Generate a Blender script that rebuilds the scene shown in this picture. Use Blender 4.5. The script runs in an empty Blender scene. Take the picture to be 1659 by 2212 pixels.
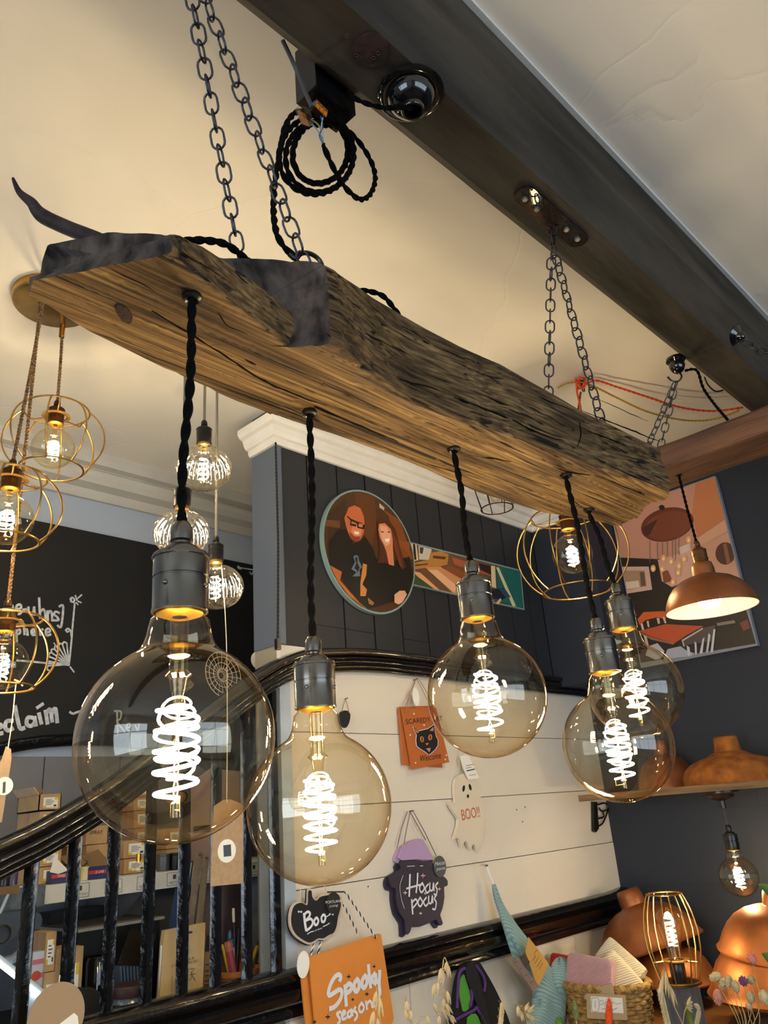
import bpy, math, random
from mathutils import Vector, Matrix, noise
random.seed(7)
SC = bpy.context.scene
COL = SC.collection
H = 1.55                       # height of the camera above the floor; coordinates below are relative to the camera
# ------------------------------------------------------------------ camera
FPX, CX, CY = 1675.0, 829.5, 1106.0
AX = [(0.6998, 0.2132, 0.6817), (-0.7104, 0.3049, 0.6340), (-0.0729, -0.9280, 0.3652)]   # world axes seen in camera axes (right, down, forward)
ax_x, ax_y, ax_z = [Vector(a) for a in AX]
ax_z.normalize(); ax_x = (ax_x - ax_z * ax_x.dot(ax_z)).normalized(); ax_y = ax_z.cross(ax_x)
def ray(px, py):
    c = Vector((px - CX, py - CY, FPX)).normalized()
    return Vector((ax_x.dot(c), ax_y.dot(c), ax_z.dot(c)))
def onX(px, py, v): r = ray(px, py); return r * (v / r.x)
def onY(px, py, v): r = ray(px, py); return r * (v / r.y)
def onZ(px, py, v): r = ray(px, py); return r * (v / r.z)
def onP(px, py, plane): return {'X': onX, 'Y': onY, 'Z': onZ}[plane[0]](px, py, plane[1])
cam_d = bpy.data.cameras.new('camera'); cam = bpy.data.objects.new('camera', cam_d); COL.objects.link(cam)
cam_d.sensor_fit = 'VERTICAL'; cam_d.sensor_height = 36.0; cam_d.lens = FPX * 36.0 / 2212.0
cam_d.clip_start = 0.02; cam_d.clip_end = 60
right = Vector((ax_x.x, ax_y.x, ax_z.x)); down = Vector((ax_x.y, ax_y.y, ax_z.y)); fwd = Vector((ax_x.z, ax_y.z, ax_z.z))
rot = Matrix((right, -down, -fwd)).transposed()
cam.matrix_world = Matrix.Translation((0, 0, H)) @ rot.to_4x4()
SC.camera = cam
# ------------------------------------------------------------------ light and exposure
SC.view_settings.view_transform = 'Standard'; SC.view_settings.look = 'None'
SC.view_settings.gamma = 1.0; SC.view_settings.use_curve_mapping = False
SC.view_settings.exposure = 0.12
try:
    SC.cycles.transparent_max_bounces = 32
except Exception:
    pass
world = bpy.data.worlds.new('sky'); SC.world = world; world.use_nodes = True
bg = world.node_tree.nodes['Background']; bg.inputs[0].default_value = (0.55, 0.72, 1.0, 1); bg.inputs[1].default_value = 0.6
def window_light(name, loc, rot, sx, sy, power, color):
    l = bpy.data.lights.new(name, 'AREA'); l.shape = 'RECTANGLE'; l.size = sx; l.size_y = sy; l.energy = power; l.color = color
    o = bpy.data.objects.new(name, l); COL.objects.link(o); o.location = (loc[0], loc[1], loc[2] + H); o.rotation_euler = rot
    return o
DAY = (0.70, 0.85, 1.0)
PI = math.pi
DAYP = 1.0
window_light('daylight_shop_window', (0.35, -2.95, 0.0), (PI / 2, 0, 0), 3.4, 1.5, 54 * DAYP, DAY)
window_light('daylight_side_window', (-2.35, 0.1, 0.05), (PI / 2, 0, -PI / 2), 1.9, 1.3, 36 * DAYP, DAY)
FIL = 1.75                      # overall brightness of the lamp filaments
# ------------------------------------------------------------------ materials
def lin(c):
    return c / 12.92 if c <= 0.04045 else ((c + 0.055) / 1.055) ** 2.4
def hx(h):
    h = h.lstrip('#'); return tuple(lin(int(h[i:i + 2], 16) / 255) for i in (0, 2, 4))
MATS = {}
def mat(name, col, rough=0.6, metal=0.0, var=0.0, scale=20.0, bump=0.0, bscale=60.0, stretch=(1, 1, 1), col2=None, coat=0.0, detail=5.0, spec=0.5, sheen=0.0, lo=0.35, hi=0.65):
    """principled material: two tones mixed by noise, and a noise bump"""
    if name in MATS: return MATS[name]
    m = bpy.data.materials.new(name); m.use_nodes = True; nt = m.node_tree; N = nt.nodes; L = nt.links
    b = N['Principled BSDF']
    if isinstance(col, str): col = hx(col)
    if isinstance(col2, str): col2 = hx(col2)
    b.inputs['Base Color'].default_value = (*col, 1); b.inputs['Roughness'].default_value = rough; b.inputs['Metallic'].default_value = metal
    b.inputs['Coat Weight'].default_value = coat; b.inputs['Specular IOR Level'].default_value = spec
    b.inputs['Sheen Weight'].default_value = sheen
    if var > 0 or bump > 0 or col2:
        tc = N.new('ShaderNodeTexCoord'); mp = N.new('ShaderNodeMapping'); mp.inputs['Scale'].default_value = stretch
        L.new(tc.outputs['Object'], mp.inputs['Vector'])
    if var > 0 or col2:
        nz = N.new('ShaderNodeTexNoise'); nz.inputs['Scale'].default_value = scale; nz.inputs['Detail'].default_value = detail
        L.new(mp.outputs[0], nz.inputs['Vector'])
        rp = N.new('ShaderNodeValToRGB'); rp.color_ramp.elements[0].position = lo; rp.color_ramp.elements[1].position = hi
        c2 = col2 if col2 else tuple(c * (1 - var) for c in col)
        c1 = col if col2 else tuple(min(1, c * (1 + var)) for c in col)
        rp.color_ramp.elements[0].color = (*c2, 1); rp.color_ramp.elements[1].color = (*c1, 1)
        L.new(nz.outputs['Fac'], rp.inputs[0]); L.new(rp.outputs[0], b.inputs['Base Color'])
    if bump > 0:
        n2 = N.new('ShaderNodeTexNoise'); n2.inputs['Scale'].default_value = bscale; n2.inputs['Detail'].default_value = 6
        L.new(mp.outputs[0], n2.inputs['Vector'])
        bp = N.new('ShaderNodeBump'); bp.inputs['Strength'].default_value = min(1, bump); bp.inputs['Distance'].default_value = 0.004 * max(1, bump)
        L.new(n2.outputs['Fac'], bp.inputs['Height']); L.new(bp.outputs[0], b.inputs['Normal'])
    MATS[name] = m; return m
def emit(name, col, strength):
    if name in MATS: return MATS[name]
    m = bpy.data.materials.new(name); m.use_nodes = True; nt = m.node_tree; nt.nodes.remove(nt.nodes['Principled BSDF'])
    e = nt.nodes.new('ShaderNodeEmission'); e.inputs[0].default_value = (*col, 1); e.inputs[1].default_value = strength
    nt.links.new(e.outputs[0], nt.nodes['Material Output'].inputs[0]); MATS[name] = m; return m
def glass(name, tint, edge, gloss=1.5, rough=0.0, ior=1.5):
    """thin blown glass: tinted transmission that deepens where the wall is seen edge-on, with Fresnel reflections"""
    if name in MATS: return MATS[name]
    m = bpy.data.materials.new(name); m.use_nodes = True; nt = m.node_tree; N = nt.nodes; L = nt.links
    N.remove(N['Principled BSDF'])
    lw = N.new('ShaderNodeLayerWeight'); lw.inputs[0].default_value = 0.5
    mx = N.new('ShaderNodeMix'); mx.data_type = 'RGBA'; mx.inputs[6].default_value = (*tint, 1); mx.inputs[7].default_value = (*edge, 1)
    pw = N.new('ShaderNodeMath'); pw.operation = 'POWER'; pw.inputs[1].default_value = 3.0
    L.new(lw.outputs['Facing'], pw.inputs[0]); L.new(pw.outputs[0], mx.inputs[0])
    tr = N.new('ShaderNodeBsdfTransparent'); L.new(mx.outputs[2], tr.inputs[0])
    gl = N.new('ShaderNodeBsdfGlossy'); gl.inputs['Roughness'].default_value = rough; gl.inputs[0].default_value = (1, 0.95, 0.86, 1)
    p5 = N.new('ShaderNodeMath'); p5.operation = 'POWER'; p5.inputs[1].default_value = 4.5; L.new(lw.outputs['Facing'], p5.inputs[0])
    mu = N.new('ShaderNodeMath'); mu.operation = 'MULTIPLY_ADD'; mu.use_clamp = True; mu.inputs[1].default_value = 0.75; mu.inputs[2].default_value = 0.04 * gloss; L.new(p5.outputs[0], mu.inputs[0])
    ms = N.new('ShaderNodeMixShader'); L.new(mu.outputs[0], ms.inputs[0]); L.new(tr.outputs[0], ms.inputs[1]); L.new(gl.outputs[0], ms.inputs[2])
    L.new(ms.outputs[0], N['Material Output'].inputs[0]); MATS[name] = m; return m
# ------------------------------------------------------------------ mesh building
class MB:
    """collects faces in camera-relative metres; build() links them as ONE mesh object"""
    def __init__(s): s.v = []; s.f = []; s.mi = []; s.m = 0; s.sm = []; s.smooth = True
    def add(s, vs, fs):
        o = len(s.v); s.v += [Vector(p) for p in vs]
        for f in fs: s.f.append([i + o for i in f]); s.mi.append(s.m); s.sm.append(s.smooth)
        return s
    def box(s, a, b, M=None):
        (x0, y0, z0), (x1, y1, z1) = a, b
        vs = [Vector(p) for p in ((x0, y0, z0), (x1, y0, z0), (x1, y1, z0), (x0, y1, z0), (x0, y0, z1), (x1, y0, z1), (x1, y1, z1), (x0, y1, z1))]
        if M: vs = [M @ p for p in vs]
        q = s.smooth; s.smooth = False
        s.add(vs, [(0, 3, 2, 1), (4, 5, 6, 7), (0, 1, 5, 4), (1, 2, 6, 5), (2, 3, 7, 6), (3, 0, 4, 7)]); s.smooth = q
        return s
    def tube(s, pts, r, n=8, closed=False, cap=True, sx=1.0):
        pts = [Vector(p) for p in pts]; k = len(pts)
        rr = r if isinstance(r, (list, tuple)) else [r] * k
        T = []
        for i in range(k):
            a = pts[(i - 1) % k] if (closed or i > 0) else pts[i]; b = pts[(i + 1) % k] if (closed or i < k - 1) else pts[i]
            t = (b - a); T.append(t.normalized() if t.length > 1e-9 else Vector((0, 0, 1)))
        u = T[0].orthogonal().normalized(); vs = []
        for i in range(k):
            u = (u - T[i] * u.dot(T[i]))
            u = u.normalized() if u.length > 1e-6 else T[i].orthogonal().normalized()
            w = T[i].cross(u)
            for j in range(n):
                a = 2 * PI * j / n; vs.append(pts[i] + (u * math.cos(a) * sx + w * math.sin(a)) * rr[i])
        fs = []
        for i in range(k if closed else k - 1):
            i2 = (i + 1) % k
            for j in range(n): fs.append((i * n + j, i * n + (j + 1) % n, i2 * n + (j + 1) % n, i2 * n + j))
        if not closed and cap: fs.append(tuple(range(n - 1, -1, -1))); fs.append(tuple((k - 1) * n + j for j in range(n)))
        return s.add(vs, fs)
    def lathe(s, prof, c=(0, 0, 0), n=32, M=None, fn=None, a0=0.0, a1=2 * PI):
        """prof: (radius, height) pairs round a vertical axis through c; fn(angle, r, h) may vary the radius"""
        c = Vector(c); k = len(prof); vs = []; full = abs(a1 - a0 - 2 * PI) < 1e-6; nn = n if full else n + 1
        for (r, h) in prof:
            for j in range(nn):
                a = a0 + (a1 - a0) * j / n; q = fn(a, r, h) if fn else r
                p = Vector((q * math.cos(a), q * math.sin(a), h)); vs.append((M @ p if M else p) + c)
        fs = []
        for i in range(k - 1):
            for j in range(n): j2 = (j + 1) % nn; fs.append((i * nn + j, i * nn + j2, (i + 1) * nn + j2, (i + 1) * nn + j))
        return s.add(vs, fs)
    def prism(s, poly, ext):
        """closed 3-D polygon (flat) pushed along the vector ext"""
        a = [Vector(p) for p in poly]; ext = Vector(ext); n = len(a)
        q = s.smooth; s.smooth = False
        s.add(a + [p + ext for p in a], [tuple(range(n)), tuple(range(2 * n - 1, n - 1, -1))] + [(i, i + n, (i + 1) % n + n, (i + 1) % n) for i in range(n)])
        s.smooth = q; return s
    def ball(s, c, r, n=12, M=None, sc=(1, 1, 1)):
        k = max(5, n // 2); pr = [(max(1e-5, math.sin(PI * i / k)), -math.cos(PI * i / k)) for i in range(k + 1)]
        S = Matrix.Diagonal((*[r * q for q in sc], 1)); return s.lathe(pr, c, n, (M @ S) if M else S)
    def build(s, name, mats, parent=None, base=None, angle=40, kind=None, label=None):
        if not isinstance(mats, (list, tuple)): mats = [mats]
        if parent is not None: b = BASE[parent.name]
        else:
            if base is None:
                xs = [p.x for p in s.v]; ys = [p.y for p in s.v]; b = Vector(((min(xs) + max(xs)) / 2, (min(ys) + max(ys)) / 2, min(p.z for p in s.v)))
            else: b = Vector(base)
        me = bpy.data.meshes.new(name); me.from_pydata([p - b for p in s.v], [], s.f)
        for m in mats: me.materials.append(m)
        me.polygons.foreach_set('material_index', s.mi); me.polygons.foreach_set('use_smooth', s.sm); me.update()
        if any(s.sm): me.set_sharp_from_angle(angle=math.radians(angle))
        o = bpy.data.objects.new(name, me); COL.objects.link(o)
        if parent is not None: o.parent = parent
        else: o.location = (b.x, b.y, b.z + H)
        BASE[o.name] = b
        if kind: o['kind'] = kind
        if label: o['label'] = label
        return o
BASE = {}
def thing(name, label, cat, loc, group=None, kind=None):
    o = bpy.data.objects.new(name, None); COL.objects.link(o); b = Vector(loc); o.location = (b.x, b.y, b.z + H); o.empty_display_size = 0.05
    BASE[o.name] = b
    if kind: o['kind'] = kind
    else: o['label'] = label; o['category'] = cat
    if group: o['group'] = group
    return o
def tag(o, label, cat, group=None):
    o['label'] = label; o['category'] = cat
    if group: o['group'] = group
    return o
def share(name, mesh, parent, M):
    """another object on the same mesh data, M in camera-relative metres"""
    o = bpy.data.objects.new(name, mesh); COL.objects.link(o); o.parent = parent; b = BASE[parent.name]
    o.matrix_basis = Matrix.Translation(-b) @ M; BASE[o.name] = b; return o
def spline(pts, n=8, closed=False):
    pts = [Vector(p) for p in pts]; k = len(pts); out = []
    for i in range(k if closed else k - 1):
        g = lambda j: pts[j % k] if closed else pts[max(0, min(k - 1, j))]
        p0, p1, p2, p3 = g(i - 1), g(i), g(i + 1), g(i + 2)
        for t in range(n):
            t /= n; out.append(0.5 * ((2 * p1) + (p2 - p0) * t + (2 * p0 - 5 * p1 + 4 * p2 - p3) * t * t + (3 * p1 - p0 - 3 * p2 + p3) * t ** 3))
    if not closed: out.append(pts[-1])
    return out
def twisted(mb, path, r, pitch=0.026, strands=2, n=6, step=0.0028, two=False):
    """a fabric flex of twisted strands along a path"""
    P = [Vector(p) for p in path]; d = [0]
    for i in range(1, len(P)): d.append(d[-1] + (P[i] - P[i - 1]).length)
    L = d[-1]; K = max(4, int(L / step)); pts = []; j = 0
    for i in range(K + 1):
        s = L * i / K
        while j < len(P) - 2 and d[j + 1] < s: j += 1
        t = (s - d[j]) / max(1e-9, d[j + 1] - d[j]); pts.append(P[j].lerp(P[j + 1], t))
    u = (pts[1] - pts[0]).orthogonal().normalized(); fr = []
    for i in range(K + 1):
        t = (pts[min(K, i + 1)] - pts[max(0, i - 1)]).normalized(); u = (u - t * u.dot(t)).normalized(); fr.append((u.copy(), t.cross(u)))
    for k in range(strands):
        q = []
        for i in range(K + 1):
            a = 2 * PI * (L * i / K / pitch + k / strands); q.append(pts[i] + (fr[i][0] * math.cos(a) + fr[i][1] * math.sin(a)) * r * 0.42)
        if two: mb.m = k
        mb.tube(q, r * 0.62, n)
    return mb
def trace(px, plane): return [onP(x, y, plane) for (x, y) in px]
def away(plane, d):
    return Vector((d, 0, 0)) if plane[0] == 'X' else Vector((0, d, 0))
def slab(mb, px, plane, thick, smooth_n=0):
    """an outline read off the photograph, laid on a wall plane and given thickness away from the room"""
    pts = trace(px, plane)
    if smooth_n: pts = spline(pts, smooth_n, True)
    return mb.prism(pts, away(plane, thick))
STROKES = [0]
def stroke(mb, px, plane, w, lift=0.0006, n=5):
    """a painted brush stroke: a flattened ribbon standing just proud of the plane; px already in photo pixels"""
    pts = trace(px, plane); pts = spline(pts, n) if len(pts) > 2 and n > 1 else pts
    nrm = -away(plane, 1.0); vs = []; k = len(pts); STROKES[0] = (STROKES[0] + 1) % 12; lift0 = lift + 0.00006 * STROKES[0]
    for i in range(k):
        lift = lift0 + 0.00001 * i
        t = (pts[min(k - 1, i + 1)] - pts[max(0, i - 1)]); t = t.normalized() if t.length > 0 else Vector((0, 0, 1)); s = t.cross(nrm).normalized() * w / 2
        e = t * (w / 2) * (-1 if i == 0 else (1 if i == k - 1 else 0))
        vs += [pts[i] + s + e * 0.6 + nrm * lift, pts[i] - s + e * 0.6 + nrm * lift]
    q = mb.smooth; mb.smooth = False
    mb.add(vs, [(2 * i, 2 * i + 1, 2 * i + 3, 2 * i + 2) for i in range(k - 1)]); mb.smooth = q
    return mb
def text_mesh(mb, txt, o, u, v, size, shear=0.0, lift=0.0006):
    """printed lettering: o = lower left corner, u / v = unit vectors along and up, size = letter height"""
    cu = bpy.data.curves.new('lettering', 'FONT'); cu.body = txt; cu.size = 1.0; cu.shear = shear; cu.resolution_u = 3
    ob = bpy.data.objects.new('lettering', cu); COL.objects.link(ob); bpy.context.view_layer.update()
    me = bpy.data.meshes.new_from_object(ob.evaluated_get(bpy.context.evaluated_depsgraph_get()))
    u = Vector(u); v = Vector(v); n = u.cross(v); k = size / 0.72
    q = mb.smooth; mb.smooth = False
    w = max([p.co.x for p in me.vertices] + [1e-6])
    mb.add([Vector(o) + u * p.co.x * k + v * p.co.y * k + n * lift for p in me.vertices], [tuple(f.vertices) for f in me.polygons]); mb.smooth = q
    bpy.data.objects.remove(ob); bpy.data.curves.remove(cu); bpy.data.meshes.remove(me)
    return w * k
def text_px(mb, txt, p0, p1, plane, shear=0.0, hpx=None, lift=0.0006):
    """lettering fitted between two photo pixels on the base line of a plane"""
    a = onP(*p0, plane); b = onP(*p1, plane); u = (b - a); L = u.length; u.normalize()
    n = -away(plane, 1.0); v = n.cross(u)
    cu = bpy.data.curves.new('lettering', 'FONT'); cu.body = txt; cu.shear = shear; cu.resolution_u = 3
    ob = bpy.data.objects.new('lettering', cu); COL.objects.link(ob); bpy.context.view_layer.update()
    me = bpy.data.meshes.new_from_object(ob.evaluated_get(bpy.context.evaluated_depsgraph_get()))
    w = max(p.co.x for p in me.vertices); kx = L / w; ky = kx
    if hpx: ky = (onP(p0[0], p0[1] - hpx, plane) - a).length / 0.72
    q = mb.smooth; mb.smooth = False
    mb.add([a + u * p.co.x * kx + v * p.co.y * ky + n * lift for p in me.vertices], [tuple(f.vertices) for f in me.polygons]); mb.smooth = q
    bpy.data.objects.remove(ob); bpy.data.curves.remove(cu); bpy.data.meshes.remove(me)
def zoomer(x0, y0, s):
    return lambda *pts: [(x0 + x / s, y0 + y / s) for (x, y) in pts]
# ------------------------------------------------------------------ the setting
ZC, YW, XW, YB, ZF = 1.03, 1.42, 2.51, 2.0, -H        # ceiling, boarded wall, right wall, blackboard wall, floor
def plaster(name, col, col2, bump=0.35):
    m = mat(name, col, 0.85, var=0.05, scale=1.6, bump=bump, bscale=9, col2=col2, lo=0.3, hi=0.7)
    nt = m.node_tree; N = nt.nodes; L = nt.links
    b = N['Principled BSDF']; bp = [n for n in N if n.type == 'BUMP'][0]
    tc = [n for n in N if n.type == 'TEX_COORD'][0]
    nz = N.new('ShaderNodeTexNoise'); nz.inputs['Scale'].default_value = 2.2; nz.inputs['Detail'].default_value = 8; L.new(tc.outputs['Object'], nz.inputs['Vector'])
    ad = N.new('ShaderNodeVectorMath'); ad.operation = 'MULTIPLY_ADD'; ad.inputs[1].default_value = (0.35, 0.35, 0.35)
    L.new(nz.outputs['Color'], ad.inputs[0]); L.new(tc.outputs['Object'], ad.inputs[2])
    vo = N.new('ShaderNodeTexVoronoi'); vo.feature = 'DISTANCE_TO_EDGE'; vo.inputs['Scale'].default_value = 1.15; L.new(ad.outputs[0], vo.inputs['Vector'])
    rp = N.new('ShaderNodeValToRGB'); rp.color_ramp.elements[0].position = 0.0; rp.color_ramp.elements[1].position = 0.006
    rp.color_ramp.elements[0].color = (0, 0, 0, 1); rp.color_ramp.elements[1].color = (1, 1, 1, 1); L.new(vo.outputs['Distance'], rp.inputs[0])
    b2 = N.new('ShaderNodeBump'); b2.inputs['Strength'].default_value = 0.35; b2.inputs['Distance'].default_value = 0.0015
    L.new(rp.outputs[0], b2.inputs['Height']); L.new(bp.outputs[0], b2.inputs['Normal']); L.new(b2.outputs[0], b.inputs['Normal'])
    return m
M_ceil = plaster('ceiling_plaster', '#e8e3da', '#e0d9cd')
M_white = mat('white_board_paint', '#dcd3c4', 0.55, var=0.04, scale=6, bump=0.25, bscale=14, stretch=(0.5, 1, 1))
M_white2 = mat('white_gloss_paint', '#e6e2da', 0.4, bump=0.15, bscale=25, var=0.03)
M_navy = mat('navy_board_paint', '#24262c', 0.55, var=0.06, scale=8, bump=0.2, bscale=30, stretch=(1, 1, 0.2))
M_navygap = mat('navy_groove_paint', '#1c2438', 0.6)
M_navyR = mat('navy_wall_paint', '#1d2534', 0.6, var=0.06, scale=5, bump=0.4, bscale=10)
M_grey = mat('grey_panel_paint', '#6e6f72', 0.6, var=0.05, scale=6, bump=0.1)
M_black = mat('chalkboard_paint', '#0b0b0d', 0.75, var=0.3, scale=4)
M_gloss = mat('black_gloss_paint', '#0a0909', 0.16, bump=0.55, bscale=45, coat=0.6, var=0.2, scale=10)
M_floor = mat('floor_boards', '#4a3a2c', 0.5, var=0.25, scale=6, stretch=(0.3, 4, 1))
M_chalk = mat('chalk', '#b9bcc2', 0.9, var=0.25, scale=90)
def struct(mb, name, mats): return mb.build(name, mats, kind='structure')
struct(MB().box((-2.4, -3.0, ZF - 0.05), (2.7, 2.2, ZF)), 'floor', M_floor)
struct(MB().box((-2.4, -3.0, ZC), (2.7, 2.2, ZC + 0.05)), 'ceiling', M_ceil)
# right wall: painted blocks with shallow joints
nt = M_navyR.node_tree; Nn = nt.nodes
br = Nn.new('ShaderNodeTexBrick'); br.inputs['Scale'].default_value = 1.0; br.inputs['Mortar Size'].default_value = 0.004; br.inputs['Brick Width'].default_value = 0.44; br.inputs['Row Height'].default_value = 0.215
mpb = Nn.new('ShaderNodeMapping'); mpb.inputs['Rotation'].default_value = (0, PI / 2, PI / 2)
tcb = [n for n in Nn if n.type == 'TEX_COORD'][0]
sx = Nn.new('ShaderNodeSeparateXYZ'); cb = Nn.new('ShaderNodeCombineXYZ'); nt.links.new(tcb.outputs['Object'], sx.inputs[0]); nt.links.new(sx.outputs[1], cb.inputs[0]); nt.links.new(sx.outputs[2], cb.inputs[1]); nt.links.new(cb.outputs[0], br.inputs['Vector'])
bb = Nn.new('ShaderNodeBump'); bb.invert = True; bb.inputs['Strength'].default_value = 0.5; bb.inputs['Distance'].default_value = 0.003
bp0 = [n for n in Nn if n.type == 'BUMP' and n != bb][0]
nt.links.new(br.outputs['Fac'], bb.inputs['Height']); nt.links.new(bp0.outputs[0], bb.inputs['Normal']); nt.links.new(bb.outputs[0], Nn['Principled BSDF'].inputs['Normal'])
struct(MB().box((XW, -3.0, ZF), (XW + 0.1, 2.2, ZC)), 'wall_right', M_navyR)
# walls behind the camera with the shop windows
def holed(name, axis, at, a0, a1, z0, z1, A0, A1):
    mb = MB()
    for (p, q, r, s) in ((A0, a0, ZF, ZC), (a1, A1, ZF, ZC), (a0, a1, ZF, z0), (a0, a1, z1, ZC)):
        if axis == 'Y': mb.box((p, at - 0.1, r), (q, at, s))
        else: mb.box((at - 0.1, p, r), (at, q, s))
    return struct(mb, name, M_white)
holed('wall_front', 'Y', -2.85, -1.35, 2.05, -0.75, 0.75, -2.4, 2.7)
holed('wall_left', 'X', -2.25, -0.85, 1.05, -0.6, 0.7, -3.0, 2.2)
def frame(name, axis, at, a0, a1, z0, z1, k):
    mb = MB(); t = 0.03
    def bar(p, q, r, s):
        if axis == 'Y': mb.box((p, at - 0.07, r), (q, at - 0.02, s))
        else: mb.box((at - 0.07, p, r), (at - 0.02, q, s))
    bar(a0, a1, z0, z0 + t); bar(a0, a1, z1 - t, z1)
    for i in range(k + 1):
        x = a0 + (a1 - a0 - t) * i / k; bar(x, x + t, z0, z1)
    bar(a0, a1, z0 + (z1 - z0) * 0.68, z0 + (z1 - z0) * 0.68 + t)
    struct(mb, name, M_white2)
frame('window_1', 'Y', -2.85, -1.35, 2.05, -0.75, 0.75, 3)
frame('window_2', 'X', -2.25, -0.85, 1.05, -0.6, 0.7, 2)
def sweep_plan(mb, path, prof):
    """moulding: profile (out, z) carried along a plan path, mitred; 'out' is to the right of the walking direction"""
    P = [Vector((p[0], p[1], 0)) for p in path]; k = len(P); vs = []
    nr = []
    for i in range(k - 1): d = (P[i + 1] - P[i]).normalized(); nr.append(Vector((d.y, -d.x, 0)))
    for i in range(k):
        a = nr[max(0, i - 1)]; b = nr[min(k - 2, i)]; m = (a + b); m = m / (1 + a.dot(b)) if (1 + a.dot(b)) > 1e-6 else a
        for (o, z) in prof: vs.append(P[i] + m * o + Vector((0, 0, z)))
    n = len(prof); q = mb.smooth; mb.smooth = False
    mb.add(vs, [(i * n + j, i * n + j + 1, (i + 1) * n + j + 1, (i + 1) * n + j) for i in range(k - 1) for j in range(n - 1)] + [tuple(range(n)), tuple((k - 1) * n + j for j in range(n - 1, -1, -1))]); mb.smooth = q
    return mb
# boarded wall: navy vertical boards above the rail, cream horizontal boards below it
XL = 1.136                                           # left end of the boarded wall
wall_up = struct(MB().box((XL + 0.001, YW + 0.012, 0.395), (2.7, YW + 0.1, ZC)), 'wall_back_upper', M_navygap)
js = [XL] + [1.24 + 0.1085 * i for i in range(10)] + [2.30]
js = [j for j in js if j <= 2.301]
zsplit = onY(700, 1352, YW).z
for i in range(len(js) - 1):
    a, b = js[i] + (0.0015 if i else 0), js[i + 1] - 0.0035
    cuts = [0.395, ZC - 0.07]
    if i in (1, 2): cuts = [0.395, zsplit, ZC - 0.07]
    if i == 4: cuts = [0.395, onY(890, 1383, YW).z, ZC - 0.07]
    for k in range(len(cuts) - 1):
        MB().box((a, YW + 0.0006 * (i % 3), cuts[k] + (0.001 if k else 0)), (b, YW + 0.013, cuts[k + 1])).build('plank', M_navy, wall_up)
    MB().box((a, YW + 0.003, ZC - 0.07), (b, YW + 0.013, ZC)).build('cream_plank', M_white, wall_up)
MB().box((XL - 0.002, YW - 0.004, 0.395), (XL + 0.014, YW + 0.012, ZC - 0.07)).build('corner_bead', mat('slate_edge_paint', '#5b6474', 0.45), wall_up)
MB().box((XL - 0.002, YW + 0.012, 0.395), (XL + 0.001, YW + 0.1, ZC - 0.07)).build('end_board', mat('slate_edge_paint', '#5b6474', 0.45), wall_up)
pier = struct(MB().box((2.30, 1.20, 0.36), (XW, YW, ZC)), 'wall_corner_pier', M_navyR)
wall_lo = struct(MB().box((XL + 0.001, YW + 0.014, ZF), (2.7, YW + 0.1, 0.395)), 'wall_back_lower', mat('cream_groove_paint', '#8f8878', 0.7))
zj = [ZF] + [-0.36] + [-0.2945, -0.131, 0.0325, 0.196, 0.395]
for i in range(2, 6):
    MB().box((XL, YW + 0.001 * (i % 2), zj[i] + 0.0008), (XW, YW + 0.015, zj[i + 1] - 0.0012)).build('plank', M_white, wall_lo)
for a, b in ((XL, 1.487), (1.487, 2.0), (2.0, 2.197), (2.197, 2.384), (2.384, XW)):
    MB().box((a + 0.001, YW, ZF), (b - 0.001, YW + 0.015, -0.296)).build('plank', M_white, wall_lo)
MB().box((XL - 0.01, YW - 0.006, -0.35), (XL + 0.02, YW + 0.08, 0.33)).build('end_post', mat('pale_blue_paint', '#a9b4c0', 0.5, var=0.12, scale=14), wall_lo)
mb = MB()
for (p, q) in ((816, 1870), (1098, 1888)): pass
for (p, q) in ((795, 1915), (1116, 1749), (1134, 1743), (1129, 1775)):
    c = onY(p, q, YW); mb.lathe([(0.0001, 0.0012), (0.0016, 0.001), (0.0018, 0)], c, 8, Matrix.Rotation(PI / 2, 4, 'X'))
mb.build('nail_head', mat('rust_dark', '#241a14', 0.8), wall_lo)
prof = [(0, ZC - 0.115), (0.008, ZC - 0.115), (0.012, ZC - 0.108), (0.012, ZC - 0.1), (0.02, ZC - 0.098), (0.026, ZC - 0.088), (0.03, ZC - 0.075), (0.04, ZC - 0.07), (0.046, ZC - 0.06), (0.046, ZC - 0.048), (0.03, ZC - 0.045), (0, ZC - 0.045)]
struct(sweep_plan(MB(), [(XL - 0.002, 1.52), (XL - 0.002, YW), (2.30, YW), (2.30, 1.20), (XW, 1.20)], prof), 'trim_1', M_white2)
# blackboard wall behind the stair
struct(MB().box((-2.4, YB, 0.2), (2.7, YB + 0.1, ZC)), 'wall_back', mat('shaded_plaster', '#a3aebf', 0.8, bump=0.2, bscale=10))  # whitish strip over the chalkboard; its blue-grey shading is put into the colour
wall_grey = struct(MB().box((-2.4, YB + 0.004, ZF), (2.7, YB + 0.1, 0.2)), 'wall_back_panelled', M_grey)
for i in range(12):
    MB().box((0.05 + i * 0.2, YB - 0.006, ZF), (0.247 + i * 0.2, YB + 0.003, 0.2)).build('panel_board', M_grey, wall_grey)
prof = [(0, 0.905), (0.012, 0.905), (0.016, 0.915), (0.02, 0.93), (0.05, 0.938), (0.06, 0.955), (0.06, 0.972), (0.035, 0.978), (0.035, 0.992), (0.055, 0.996), (0.06, 1.01), (0.062, ZC), (0, ZC)]
struct(sweep_plan(MB(), [(-2.2, YB), (2.6, YB)], prof), 'trim_2', mat('shaded_white_paint', '#b9b6ae', 0.45, var=0.05, scale=5))  # white cornice, painted darker to stand for the shadow it lies in
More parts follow.
